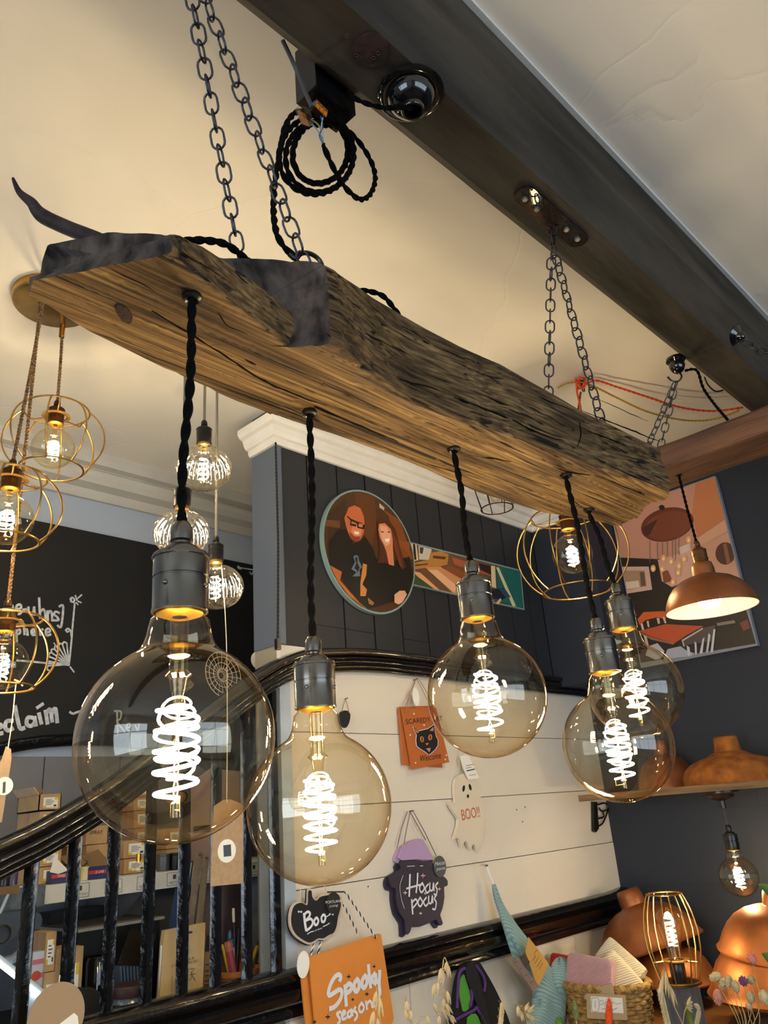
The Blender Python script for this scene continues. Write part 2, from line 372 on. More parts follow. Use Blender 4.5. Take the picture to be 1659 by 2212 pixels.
# ------------------------------------------------------------------ black ceiling beam
M_beam = mat('black_stained_oak', '#4a4338', 0.62, var=0.5, scale=6, bump=0.9, bscale=18, stretch=(0.35, 2.2, 2.2), col2='#1d1914', spec=0.3)
beam_prof = [(0.507, ZC), (0.507, 0.886), (0.49, 0.87), (0.417, 0.87), (0.38, 0.929), (0.38, ZC)]
beam = thing('ceiling_beam', 'black stained timber beam running diagonally across the ceiling', 'beam', (1.0, 0.45, 0.87))
mb = MB(); mb.smooth = False
K = 90; X0, X1 = -1.2, XW
rows = []
dense = []
for (a, b) in zip(beam_prof[:-1], beam_prof[1:]):
    for t in range(6): dense.append((a[0] + (b[0] - a[0]) * t / 6, a[1] + (b[1] - a[1]) * t / 6))
dense.append(beam_prof[-1])
vs = []
for i in range(K + 1):
    x = X0 + (X1 - X0) * i / K
    for (y, z) in dense:
        d = noise.noise(Vector((x * 2.2, y * 22, z * 22))) * 0.0022 + noise.noise(Vector((x * 9, y * 60, z * 60))) * 0.0009
        vs.append((x, y + d, z + (0 if z >= ZC - 1e-4 else d)))
n = len(dense); mb.smooth = True
mb.add(vs, [(i * n + j, (i + 1) * n + j, (i + 1) * n + j + 1, i * n + j + 1) for i in range(K) for j in range(n - 1)])
mb.build('timber', M_beam, beam, angle=25)
M_rust = mat('rusty_timber', '#3a211a', 0.8, var=0.5, scale=60, bump=0.8, bscale=140, col2='#1c0f0c')
mb = MB(); c = onZ(800, 110, 0.868); pts = []
for i in range(28):
    a = 2 * PI * i / 28; r = 0.0225 * (1 + 0.13 * noise.noise(Vector((math.cos(a) * 2, math.sin(a) * 2, 3)))); pts.append(c + Vector((r * math.cos(a) * 1.0, r * math.sin(a), 0)))
mb.prism(pts, (0, 0, 0.004)).build('rust_patch', M_rust, beam, label='round rusty brown patch')
mb = MB()
for (p, q) in ((770, 120), (817, 115), (807, 125), (749, 78)):
    c = onZ(p, q, 0.8675); mb.tube([c + Vector((0.0022 * math.cos(a), 0.0022 * math.sin(a), 0)) for a in [2 * PI * i / 10 for i in range(10)]], 0.0006, 5, True)
mb.build('nail_hole', mat('hole_rim', '#5a3422', 0.8), beam)
# plaster lip where ceiling meets the beam
struct(MB().box((X0, 0.372, ZC - 0.006), (XW, 0.381, ZC + 0.001)), 'trim_3', M_ceil)
# ------------------------------------------------------------------ the reclaimed oak beam light
def oak(name, c_lo, c_mid, c_hi, bump=1.0):
    m = bpy.data.materials.new(name); m.use_nodes = True; nt = m.node_tree; N = nt.nodes; L = nt.links; b = N['Principled BSDF']
    b.inputs['Roughness'].default_value = 0.72; b.inputs['Specular IOR Level'].default_value = 0.3
    tc = N.new('ShaderNodeTexCoord')
    def nz(scale, st, detail=6, dist=0.0):
        mp = N.new('ShaderNodeMapping'); mp.inputs['Scale'].default_value = st; L.new(tc.outputs['Object'], mp.inputs['Vector'])
        n = N.new('ShaderNodeTexNoise'); n.inputs['Scale'].default_value = scale; n.inputs['Detail'].default_value = detail; n.inputs['Distortion'].default_value = dist
        L.new(mp.outputs[0], n.inputs['Vector']); return n
    grain = nz(9, (0.8, 30, 30), 8, 0.2); broad = nz(7, (0.7, 4, 4), 4, 0.5); crack = nz(5.5, (0.45, 30, 30), 3, 0.7); fine = nz(40, (2.2, 30, 30), 4)
    def ramp(src, els):
        r = N.new('ShaderNodeValToRGB'); e = r.color_ramp.elements
        while len(e) < len(els): e.new(0.5)
        for q, (p, c) in zip(e, els): q.position = p; q.color = (*c, 1)
        L.new(src, r.inputs[0]); return r
    cg = ramp(grain.outputs['Fac'], [(0.3, c_lo), (0.5, c_mid), (0.72, c_hi)])
    cbr = ramp(broad.outputs['Fac'], [(0.33, (0.38, 0.34, 0.31)), (0.6, (1, 1, 1))])
    cc = ramp(crack.outputs['Fac'], [(0.335, (0.07, 0.055, 0.04)), (0.385, (1, 1, 1))])
    def mul(a, c):
        x = N.new('ShaderNodeMix'); x.data_type = 'RGBA'; x.blend_type = 'MULTIPLY'; x.inputs[0].default_value = 1; L.new(a, x.inputs[6]); L.new(c, x.inputs[7]); return x.outputs[2]
    L.new(mul(mul(cg.outputs[0], cbr.outputs[0]), cc.outputs[0]), b.inputs['Base Color'])
    def bmp(src, s, d, prev=None):
        q = N.new('ShaderNodeBump'); q.inputs['Strength'].default_value = s; q.inputs['Distance'].default_value = d; L.new(src, q.inputs['Height'])
        if prev: L.new(prev.outputs[0], q.inputs['Normal'])
        return q
    b1 = bmp(grain.outputs['Fac'], 0.7 * bump, 0.004); b2 = bmp(fine.outputs['Fac'], 0.4 * bump, 0.0015, b1); b3 = bmp(cc.outputs[0], 0.9 * bump, 0.004, b2)
    L.new(b3.outputs[0], b.inputs['Normal']); MATS[name] = m; return m
M_oak = oak('reclaimed_oak', hx('#2a1d0e'), hx('#684f2e'), hx('#967b4e'))
M_end = mat('oak_end_grain', '#5a4f48', 0.85, var=0.35, scale=30, bump=1.0, bscale=70, col2='#221c19', stretch=(1, 2.5, 1), spec=0.2)
def lerp_tab(tab, x):
    if x <= tab[0][0]: return tab[0][1]
    for (a, u), (b, w) in zip(tab[:-1], tab[1:]):
        if x <= b: return u + (w - u) * (x - a) / (b - a)
    return tab[-1][1]
BY0 = [(0.38, 0.436), (0.412, 0.434), (0.5, 0.452), (0.56, 0.46), (0.64, 0.452), (0.70, 0.440), (0.86, 0.428), (1.02, 0.404), (1.1, 0.395)]
BY1 = [(0.2, 0.545), (0.40, 0.557), (0.44, 0.572), (0.46, 0.574), (0.63, 0.565), (0.785, 0.573), (0.9, 0.562), (1.0, 0.535), (1.06, 0.517), (1.1, 0.510)]
BZT = [(0.2, 0.49), (0.41, 0.496), (0.56, 0.516), (0.70, 0.503), (0.86, 0.49), (1.02, 0.474), (1.1, 0.468)]
TY0 = [(0.17, 0.405), (0.241, 0.42), (0.30, 0.436), (0.384, 0.459), (0.45, 0.47)]
TY1 = [(0.17, 0.528), (0.235, 0.534), (0.27, 0.55), (0.343, 0.563), (0.46, 0.572)]
root = thing('reclaimed_beam_light', 'long weathered oak beam hung on two pairs of chains', 'light fixture', (0.64, 0.5, 0.40))
def loft(y0t, y1t, ztf, x_in, x_out, cut_in, cut_out, zb, nx, ring, seed, r=0.012, rag=1.0):
    """log-like body: section ring follows the edge tables; the ends are cut on the skew"""
    vs = []; me = MB(); nr = None
    def section(x):
        y0, y1 = lerp_tab(y0t, x), lerp_tab(y1t, x); zt = ztf(x)
        pts = []; per = ring // 4
        cs = [(y0, zb, y1, zb), (y1, zb, y1, zt), (y1, zt, y0, zt), (y0, zt, y0, zb)]
        return y0, y1, zt
    for i in range(nx + 1):
        t = i / nx; x = x_in + (x_out - x_in) * t
        y0, y1, zt = section(x)
        hw, hh = (y1 - y0) / 2, (zt - zb) / 2; cy, cz = (y0 + y1) / 2, (zb + zt) / 2
        # rounded rectangle, points spread along the outline
        seg = [('b', 2 * hw), ('s', 2 * hh), ('t', 2 * hw), ('n', 2 * hh)]; tot = sum(q for _, q in seg)
        for j in range(ring):
            s = j / ring * tot
            if s < 2 * hw: y, z, ny, nz_ = -hw + s, -hh, 0, -1
            elif s < 2 * hw + 2 * hh: y, z, ny, nz_ = hw, -hh + (s - 2 * hw), 1, 0
            elif s < 4 * hw + 2 * hh: y, z, ny, nz_ = hw - (s - 2 * hw - 2 * hh), hh, 0, 1
            else: y, z, ny, nz_ = -hw, hh - (s - 4 * hw - 2 * hh), -1, 0
            # round the corners
            ay, az = abs(y) - (hw - r), abs(z) - (hh - r)
            if ay > 0 and az > 0:
                l = math.hypot(ay, az); k = r / l if l > r else 1
                sy, sz = math.copysign(1, y), math.copysign(1, z)
                y = sy * (hw - r + ay * k); z = sz * (hh - r + az * k)
            p = Vector((x, cy + y, cz + z))
            xx = x + (cut_in(p) * (1 - t) ** 3 if t < 1 else 0) + (cut_out(p) * t ** 3)
            g = noise.noise(Vector((x * 7 + seed, p.y * 38, p.z * 38))) * 0.0022 + noise.noise(Vector((x * 14 + seed, p.y * 110, p.z * 110))) * 0.0016
            ck = noise.noise(Vector((x * 5 + seed * 2, p.y * 55 + 3, p.z * 55)))
            if abs(ck) < 0.07: g -= (0.07 - abs(ck)) / 0.07 * 0.0032
            g *= rag
            y2, z2 = p.y + ny * g, p.z + nz_ * g
            if ny == 0 and nz_ == 0: pass
            vs.append(Vector((xx, y2, z2)))
    me.add(vs, [(i * ring + j, (i + 1) * ring + j, (i + 1) * ring + (j + 1) % ring, i * ring + (j + 1) % ring) for i in range(nx) for j in range(ring)])
    for (i, flip) in ((0, False), (nx, True)):       # end faces, with end-grain material
        base = [vs[i * ring + j] for j in range(ring)]; c = sum(base, Vector()) / ring; me.m = 1
        rings = [base] + [[c + (p - c) * k + Vector(((noise.noise(p * 70) * 0.0012), 0, 0)) for p in base] for k in (0.96, 0.75, 0.5, 0.25)]
        off = len(me.v); allv = [q for rg in rings for q in rg] + [c]
        fs = []
        for a in range(4):
            for j in range(ring):
                f = (a * ring + j, a * ring + (j + 1) % ring, (a + 1) * ring + (j + 1) % ring, (a + 1) * ring + j); fs.append(f if not flip else f[::-1])
        for j in range(ring): f = (4 * ring + j, 4 * ring + (j + 1) % ring, 5 * ring); fs.append(f if not flip else f[::-1])
        me.add(allv, fs); me.m = 0
    return me
body = loft(BY0, BY1, lambda x: lerp_tab(BZT, x), 0.40, 1.035, lambda p: -1.32 * (min(p.y, 0.498) - 0.437) + 0.012, lambda p: 0.62 * (p.y - 0.405) + 0.02 * noise.noise(Vector((p.y * 30, p.z * 30, 1))), 0.40, 320, 150, 1.7, 0.009, 0.75)
body.build('timber', [M_oak, M_end], root, angle=50)
def tz(x): return 0.444 - 0.012 * max(0, min(1, (0.27 - x) / 0.08))
tongue = loft(TY0, TY1, tz, 0.235, 0.45, lambda p: (-0.68 * (p.y - 0.42)) + 0.006 + max(0, p.y - 0.512) * 0.9 + (0.008 if p.z > 0.42 else 0), lambda p: 0, 0.40, 110, 92, 9.3, 0.004, 0.45)
for p in tongue.v:                                     # the near edge of the tongue has been hewn thinner
    k = max(0, min(1, (0.47 - p.y) / 0.05)) * max(0, min(1, (0.36 - p.x) / 0.1))
    if p.z > 0.422: p.z -= 0.016 * k
tongue.build('scarf_tongue', [M_oak, M_end], root, angle=50, label='thinner scarf-cut left end of the oak')
# long drying cracks and the knot hole
M_crack = mat('crack_dark', '#120c07', 0.95, spec=0.1)
def crack(px, face, w):
    P = []
    for (x, y) in px:
        if face == 'B': p = onZ(x, y, 0.4005)
        else:
            p = onY(x, y, 0.44)
            for _ in range(4): p = onY(x, y, lerp_tab(BY0, p.x) + 0.0006)
        P.append(p)
    P = spline(P, 7); n = len(P)
    P = [p + Vector((0, 0.0016 * noise.noise(p * 60), 0)) if face == 'B' else p + Vector((0, 0, 0.0016 * noise.noise(p * 60))) for p in P]
    MB().tube(P, [max(0.0002, w * (0.35 + 0.65 * math.sin(PI * i / (n - 1))) * (0.8 + 0.5 * noise.noise(p * 90))) for i, p in enumerate(P)], 6).build('drying_crack', M_crack, root)
zK = zoomer(0, 346, 1.829); zL = zoomer(864, 432, 2.087)
for q, w in (([(600, 595), (690, 650), (790, 710), (900, 780), (960, 820), (1060, 880), (1130, 910), (1230, 950), (1290, 970)], 0.0016), ([(962, 782), (990, 798), (1022, 812)], 0.002), ([(1240, 975), (1400, 1040), (1550, 1100), (1659, 1160)], 0.0018), ([(1020, 932), (1055, 938), (1090, 930)], 0.0009), ([(860, 600), (900, 650), (1000, 700)], 0.0008), ([(440, 430), (520, 470), (620, 520)], 0.0007)): crack(zK(*q), 'B', w)
for q, w in (([(0, 1030), (100, 1075), (200, 1110), (330, 1150), (420, 1165), (500, 1180)], 0.0016), ([(640, 1170), (700, 1205), (780, 1230), (860, 1240)], 0.0013), ([(880, 1240), (980, 1280), (1080, 1320), (1150, 1350)], 0.001), ([(520, 1230), (600, 1265), (680, 1290)], 0.0008), ([(930, 1190), (1040, 1240), (1160, 1290)], 0.0012), ([(120, 1190), (260, 1230), (380, 1260)], 0.0007)): crack(zL(*q), 'B', w)
for q, w in (([(0, 810), (150, 850), (300, 910), (450, 970), (560, 1020), (680, 1070), (740, 1085)], 0.0018), ([(850, 1040), (950, 1080), (1050, 1120), (1170, 1160)], 0.0014), ([(820, 950), (960, 1005), (1100, 1060), (1190, 1095)], 0.0012), ([(60, 620), (160, 660), (300, 720)], 0.0009), ([(330, 860), (420, 900), (500, 930)], 0.0009), ([(810, 1000), (815, 1060), (800, 1110)], 0.0011), ([(900, 900), (1000, 945), (1120, 1000)], 0.0008), ([(560, 860), (680, 910), (790, 950)], 0.0008), ([(1010, 1150), (1100, 1180), (1180, 1210)], 0.001)): crack(zL(*q), 'S', w)
for q, w in (([(1290, 690), (1350, 720), (1420, 750)], 0.001), ([(1330, 640), (1450, 690), (1600, 760)], 0.0008), ([(1380, 560), (1500, 640), (1640, 720)], 0.0006)): crack(zK(*q), 'S', w)
kc = onZ(268, 676, 0.4); MB().lathe([(0.0001, -0.0022), (0.7, -0.0022), (0.9, -0.0016), (1.0, 0.002)], kc, 22, Matrix.Rotation(0.75, 4, 'Z') @ Matrix.Diagonal((0.0145, 0.0058, 1, 1)), fn=lambda a, r, h: r * (1 + 0.22 * noise.noise(Vector((math.cos(a) * 2, math.sin(a) * 2, 8))))).build('knot_hole', mat('knot_brown', '#2b1a0e', 0.9, var=0.4, scale=120, bump=0.8, bscale=200), root)
# bent iron spike on the tongue
sp = [onY(28, 385, 0.60), onY(45, 415, 0.595), onY(75, 440, 0.588), onY(100, 465, 0.58), onY(150, 490, 0.57), onY(215, 520, 0.553)]
sp = [onZ(x, y, z) for (x, y, z) in ((28, 385, 0.545), (42, 415, 0.53), (68, 438, 0.515), (90, 465, 0.502), (145, 492, 0.48), (215, 520, 0.452), (250, 545, 0.436))]
sp = spline(sp, 8); L_ = len(sp)
MB().tube(sp, [0.0012 + 0.0052 * min(1, i / L_ * 2.0) for i in range(L_)], 10).build('iron_spike', mat('old_iron', '#3b3030', 0.6, metal=0.6, var=0.3, scale=40, bump=0.5, bscale=80), root, label='bent tapering iron spike')
M_cable = mat('black_fabric_flex', '#080707', 0.95, spec=0.1, bump=0.4, bscale=900)
M_blackp = mat('black_plastic', '#0b0b0c', 0.32)
M_steel = mat('antiqued_steel', '#4a4c52', 0.36, metal=0.9, var=0.25, scale=30, bump=0.1, bscale=200)
M_gunmetal = mat('gunmetal_holder', '#7a766f', 0.2, metal=0.95)
M_gold = mat('brass_screw_cap', '#d9a83c', 0.3, metal=1.0)
M_amber = glass('amber_glass', (0.96, 0.91, 0.79), (0.74, 0.5, 0.2), 2.0)
M_clear = glass('clear_glass', (0.985, 0.97, 0.93), (0.85, 0.8, 0.68), 1.2)
M_stem = glass('lamp_stem_glass', (0.96, 0.9, 0.72), (0.8, 0.62, 0.3), 2.2)
M_fil = emit('led_filament', (1.0, 0.83, 0.56), 265 * FIL)
M_wire = mat('lead_wire', '#c9a45a', 0.3, metal=1.0)
def globe_prof(R, zc, r0=0.0165, neck=0.012):
    """glass outline from the cap (height 0) down to the pole: neck, flare, sphere of radius R centred at -zc"""
    a0 = math.asin(min(0.99, 0.027 / 0.0625 * 0.62)); pr = [(r0, 0.0), (r0 * 1.02, -neck * 0.3), (r0 * 1.2, -neck * 0.55), (r0 * 1.27, -neck * 1.1)]
    th0 = math.radians(28); p1 = Vector((R * math.sin(th0), -zc + R * math.cos(th0))); p0 = Vector((r0 * 1.27, -neck * 1.1)); t0 = Vector((0.15, -1)); t1 = Vector((math.cos(th0), -math.sin(th0)))
    d = (p1 - p0).length
    for i in range(1, 9):
        t = i / 8; h1 = 2 * t ** 3 - 3 * t * t + 1; h2 = t ** 3 - 2 * t * t + t; h3 = -2 * t ** 3 + 3 * t * t; h4 = t ** 3 - t * t
        q = p0 * h1 + t0 * d * 0.9 * h2 + p1 * h3 + t1 * d * 1.0 * h4; pr.append((q.x, q.y))
    for i in range(1, 29):
        a = th0 + (PI - th0) * i / 28; pr.append((max(1e-5, R * math.sin(a)), -zc + R * math.cos(a)))
    return pr
def spiral(mb, c, r, z0, z1, turns, tr, ph=0.0, n=7, seg=18, taper=0.12, mirror=1):
    K = int(turns * seg); pts = []
    for i in range(K + 1):
        t = i / K; a = ph + mirror * 2 * PI * turns * t; q = r * (1 - taper * abs(2 * t - 1) ** 3); pts.append(Vector((c[0] + q * math.cos(a), c[1] + q * math.sin(a), c[2] + z0 + (z1 - z0) * t)))
    return mb.tube(pts, tr, n), pts
HOLD = [(0.0012, 0.062), (0.005, 0.0615), (0.0072, 0.058), (0.0077, 0.052), (0.0077, 0.0485), (0.0058, 0.0475), (0.0058, 0.0452), (0.0085, 0.0452), (0.0118, 0.043), (0.0128, 0.0405), (0.0128, 0.0392), (0.0165, 0.0385)]
HOLD2 = [(0.0180, 0.0385), (0.0186, 0.037), (0.0186, 0.0356), (0.0178, 0.035)]
HOLD3 = [(0.0178, 0.0352), (0.0180, 0.034), (0.0180, 0.0228), (0.0174, 0.0224), (0.0174, 0.0216), (0.0179, 0.0212), (0.0177, 0.0014), (0.0181, 0.0006), (0.0181, -0.0008), (0.0166, -0.001), (0.0160, 0.004)]
def lamp_holder(parent, c, s=1.0, m=M_gunmetal, name='lamp_holder'):
    mb = MB(); sc = lambda pr: [(r * s, h * s) for r, h in pr]
    mb.lathe(sc(HOLD), c, 32).lathe(sc(HOLD3), c, 36)
    h = mb.build(name, m, parent)
    MB().lathe(sc(HOLD2), c, 72, fn=lambda a, r, hh: r * (1 + 0.016 * math.cos(36 * a) * (1 if r > 0.0182 * s else 0))).build('knurled_ring', m, h)
    for a in (3.6, 5.2):
        q = Vector(c) + Vector((math.cos(a) * 0.0179 * s, math.sin(a) * 0.0179 * s, 0.0155 * s)); MB().ball(q, 0.0018 * s, 8).build('set_screw', m, h)
    return h
def globe_bulb(parent, c, R=0.0625, zc=0.084, g=None, r0=0.0165, turns=5.0, fr=0.0138, ftr=0.00105, neck=0.012, fil=None, ph=0.0):
    """c = centre of the cap mouth; the globe hangs below it"""
    c = Vector(c); g = g or M_amber
    bulb = MB().lathe(globe_prof(R, zc, r0, neck), c, 56).build('glass_globe', g, parent, angle=80)
    k = R / 0.0625
    MB().lathe([(r0 * 0.97, 0.004), (r0 * 0.95, -0.002 * k), (r0 * 0.55, -0.0045 * k), (r0 * 0.3, -0.004 * k)], c, 24).build('gold_cap', M_gold, bulb)
    st = [(0.0062 * k, -0.004 * k), (0.0058 * k, -0.03 * k), (0.0062 * k, -0.040 * k), (0.0092 * k, -0.043 * k), (0.0058 * k, -0.0455 * k), (0.0048 * k, -0.052 * k), (0.003 * k, -0.060 * k), (0.0022 * k, -0.064 * k), (0.0016 * k, -0.075 * k), (0.0016 * k, -(zc - R * 0.02 + R * 0.62)), (0.003 * k, -(zc + R * 0.62)), (0.003 * k, -(zc + R * 0.75)), (0.0001, -(zc + R * 0.76))]
    MB().lathe(st, c, 14).build('glass_stem', M_stem, bulb)
    mb = MB(); z0, z1 = -zc + 0.36 * R, -zc - 0.58 * R
    _, pts = spiral(mb, c, fr, z0, z1, turns, ftr, ph, 7)
    mb.build('filament', fil or M_fil, bulb)
    mb = MB()
    top = c + Vector((0, 0, -0.058 * k)); bot = c + Vector((0, 0, -(zc + R * 0.68)))
    mb.tube([top, (top + pts[0]) / 2 + Vector((0.002, 0, 0.003)), pts[0]], 0.0004, 5);
    mb.tube([pts[-1], pts[-1] + Vector((0, 0, -0.007 * k)), bot], 0.0004, 5)
    mb.build('lead_wires', M_wire, bulb, kind='stuff')
    return bulb
PEND = [((0.277, 0.454), 0.056, 'foremost and largest looking amber globe pendant under the left end of the oak beam'),
        ((0.473, 0.543), 0.0127, 'lowest hanging amber globe pendant, second from the left under the oak beam'),
        ((0.671, 0.498), 0.110, 'amber globe pendant at the middle of the oak beam, beside the orange cat sign'),
        ((0.853, 0.456), 0.0573, 'amber globe pendant near the right end of the oak beam, nearer of the overlapping two'),
        ((0.998, 0.494), 0.134, 'amber globe pendant at the right end of the oak beam, half hidden behind another globe')]
HOLES = [(415, 640), (668, 890), (980, 968), (1222, 1025), (1272, 1100)]
for i, ((x, y), zc, lab) in enumerate(PEND):
    hr = ray(*HOLES[i]); k = math.hypot(x, y) / math.hypot(hr.x, hr.y); hp = hr * k
    zb = 0.40
    t = thing('globe_pendant', lab, 'pendant light', (x, y, zc - 0.0625), 'amber globe pendants under the oak beam')
    cap = Vector((x, y, zc + 0.084))
    top = Vector((hp.x, hp.y, zb)); g0 = cap + Vector((0, 0, 0.063))
    path = spline([top + Vector((0, 0, 0.012)), top + Vector((0, 0, -0.01)), top.lerp(g0, 0.4) + Vector((0.0012, -0.001, 0)), top.lerp(g0, 0.75) + Vector((-0.0008, 0.001, 0)), g0], 10)
    twisted(MB(), path, 0.0037, 0.036, 2, 8).build('flex', M_cable, t)
    lamp_holder(t, cap, 1.05); globe_bulb(t, cap, ph=0.6 + i * 1.1, turns=(4.6, 6.4, 5.2, 5.6, 4.8)[i], ftr=(0.0013, 0.00105, 0.00105, 0.001, 0.001)[i])
    MB().lathe([(0.0035, -0.002), (0.0058, -0.0035), (0.0078, -0.002), (0.0082, 0.0), (0.0075, 0.002), (0.0075, 0.006)], (top.x, top.y, zb - 0.001), 20).build('cable_grommet', M_blackp, root)
# ------------------------------------------------------------------ chains
def link_mesh(L, W, r):
    mb = MB(); pts = []
    R = W / 2; s = L / 2 - R
    for i in range(7): a = PI * i / 6; pts.append((R * math.cos(a), 0, s + R * math.sin(a)))
    for i in range(7): a = PI + PI * i / 6; pts.append((R * math.cos(a), 0, -s + R * math.sin(a)))
    mb.tube(pts, r, 6, True)
    me = bpy.data.meshes.new('chain_link'); me.from_pydata(mb.v, [], mb.f); me.polygons.foreach_set('use_smooth', [True] * len(me.polygons)); me.materials.append(M_steel); return me
LINK = link_mesh(0.0222, 0.0138, 0.00125)
LINKS = link_mesh(0.025, 0.0145, 0.0012)
def chain(name, label, p0, p1, mesh, pitch, ph, sag=0.0, group=None, spin=0.0):
    p0 = Vector(p0); p1 = Vector(p1); n = max(2, round((p1 - p0).length / pitch)); t = thing(name, label, 'chain', p1, group)
    for i in range(n):
        q = (i + 0.5) / n; c = p0.lerp(p1, q) + Vector((0, 0, -4 * sag * q * (1 - q)))
        d = ((p1 - p0) + Vector((0, 0, -4 * sag * (1 - 2 * q)))).normalized(); u = d.orthogonal(); u = Vector((1, 0, 0)).cross(d).normalized(); v = d.cross(u)
        R = Matrix((u, v, d)).transposed().to_4x4() @ Matrix.Rotation(ph + (PI / 2) * (i % 2) + spin * i + 0.12 * math.sin(i * 2.3), 4, 'Z')
        share('chain_link', mesh, t, Matrix.Translation(c) @ R)
    return t
hookL = Vector((0.268, 0.465, 0.842)); hookR = Vector((0.955, 0.47, 0.835))
chain('suspension_chain', 'left chain of the left-hand pair holding the oak beam', hookL + Vector((0, 0.002, 0)), (0.396, 0.535, 0.497), LINK, 0.0182, 0.9, group='chains holding the oak beam')
chain('suspension_chain', 'right chain of the left-hand pair, ending at a small iron ring on the oak beam', hookL, (0.415, 0.463, 0.503), LINK, 0.0182, 0.4, group='chains holding the oak beam')
chain('suspension_chain', 'left chain of the right-hand pair, below the bracket on the black beam', hookR + Vector((0, 0.003, 0)), (0.95, 0.54, 0.487), LINK, 0.0182, 0.9, group='chains holding the oak beam')
chain('suspension_chain', 'right chain of the right-hand pair, passing in front of the orange ceiling cord', hookR, (0.958, 0.447, 0.494), LINK, 0.0182, 0.5, group='chains holding the oak beam')
def s_hook(name, lab, c, s, rz=0.0, cat='hook', ring=False):
    pts = [Vector((0.35, 0, 1.0)), Vector((0.05, 0, 1.2)), Vector((-0.32, 0, 1.0)), Vector((-0.36, 0, 0.62)), Vector((0.0, 0, 0.2)), Vector((0.36, 0, -0.2)), Vector((0.32, 0, -0.62)), Vector((0, 0, -0.8)), Vector((-0.35, 0, -0.6))]
    M = Matrix.Translation(Vector(c)) @ Matrix.Rotation(rz, 4, 'Z') @ Matrix.Scale(s, 4)
    return tag(MB().tube(spline([M @ p for p in pts], 6), s * 0.11, 8).build(name, M_blackp), lab, cat)
s_hook('s_hook', 'small black iron hook joining bracket and the right-hand chains', hookR + Vector((0, -0.001, 0.016)), 0.016, 0.9)
s_hook('s_hook', 'black iron hook joining the black beam and the left-hand chains', hookL + Vector((0, 0, 0.016)), 0.016, 0.9)
# iron ring screws in the oak
c = Vector((0.418, 0.462, 0.512)); pts = [c + Vector((0.0125 * math.cos(a), -0.004 * math.cos(a), 0.0125 * math.sin(a))) for a in [math.radians(q) for q in range(150, -175, -18)]]
pts = [pts[0] + Vector((-0.010, 0.003, -0.002)), pts[0] + Vector((-0.004, 0.001, -0.006))] + pts
MB().tube(spline(pts, 3), 0.0024, 8).build('ring_screw', M_blackp, root, label='black open iron ring')
for (x, y, z) in ((0.396, 0.537, 0.497), (0.95, 0.541, 0.484), (0.96, 0.449, 0.488)):
    c = Vector((x, y, z)); MB().tube([c + Vector((0, 0.009 * math.cos(a), 0.009 * math.sin(a))) for a in [2 * PI * i / 16 for i in range(16)]], 0.0018, 7, True).build('ring_screw', M_blackp, root)
# flex lying along the top of the oak
top = spline([(0.45, 0.50, 0.53), (0.42, 0.505, 0.512), (0.39, 0.50, 0.508), (0.36, 0.49, 0.505), (0.33, 0.487, 0.505), (0.29, 0.493, 0.485), (0.285, 0.5, 0.455), (0.30, 0.51, 0.447)], 8)
twisted(MB(), top, 0.0038, 0.024, 2, 8).build('top_flex', M_cable, root)
arch = [onY(775, 628, 0.50), onY(800, 630, 0.495), onY(828, 640, 0.49), onY(850, 665, 0.488), onY(868, 690, 0.486), onY(880, 712, 0.486)]
arch = spline([arch[0] + Vector((-0.02, 0.01, -0.006))] + arch, 6)
twisted(MB(), arch, 0.0033, 0.024, 2, 8).build('top_flex', M_cable, root)
# ------------------------------------------------------------------ fittings on the black beam
M_enamel = mat('black_enamel', '#0d0d0f', 0.12, coat=0.8)
t = thing('ceiling_rose', 'glossy black domed ceiling rose on the underside of the black beam', 'ceiling rose', (0.594, 0.447, 0.84))
c = Vector((0.594, 0.447, 0.87))
MB().lathe([(0.0001, 0.0), (0.0425, 0.0), (0.0435, -0.003), (0.041, -0.0055), (0.034, -0.007), (0.0325, -0.0065)], c, 48).build('base_plate', M_enamel, t)
MB().lathe([(0.0325, -0.006), (0.0315, -0.0105), (0.029, -0.017), (0.024, -0.0235), (0.018, -0.0275), (0.0155, -0.0285), (0.0155, -0.031), (0.014, -0.0335), (0.0115, -0.0335), (0.0105, -0.031), (0.0105, -0.018), (0.0001, -0.018)], c, 48).build('dome', M_enamel, t)
pth = spline([c + Vector((0, 0, -0.028)), onZ(870, 232, 0.83), onZ(835, 233, 0.835), onZ(800, 226, 0.84), onZ(770, 214, 0.848), onZ(750, 198, 0.855)], 8)
twisted(MB(), pth, 0.0034, 0.03, 2, 7).build('flex', M_cable, t)
t = thing('junction_box', 'black plastic junction box fixed beside the black beam above the coiled flex', 'junction box', (0.52, 0.528, 0.85))
MB().box((0.486, 0.509, 0.852), (0.553, 0.547, 0.945)).build('body', M_blackp, t)
MB().box((0.4845, 0.509, 0.852), (0.4862, 0.547, 0.92)).build('lid', mat('dark_grey_plastic', '#24242a', 0.45), t)
MB().lathe([(0.004, 0.0), (0.004, -0.006), (0.0025, -0.008)], (0.50, 0.53, 0.85), 12).build('cable_gland', M_blackp, t)
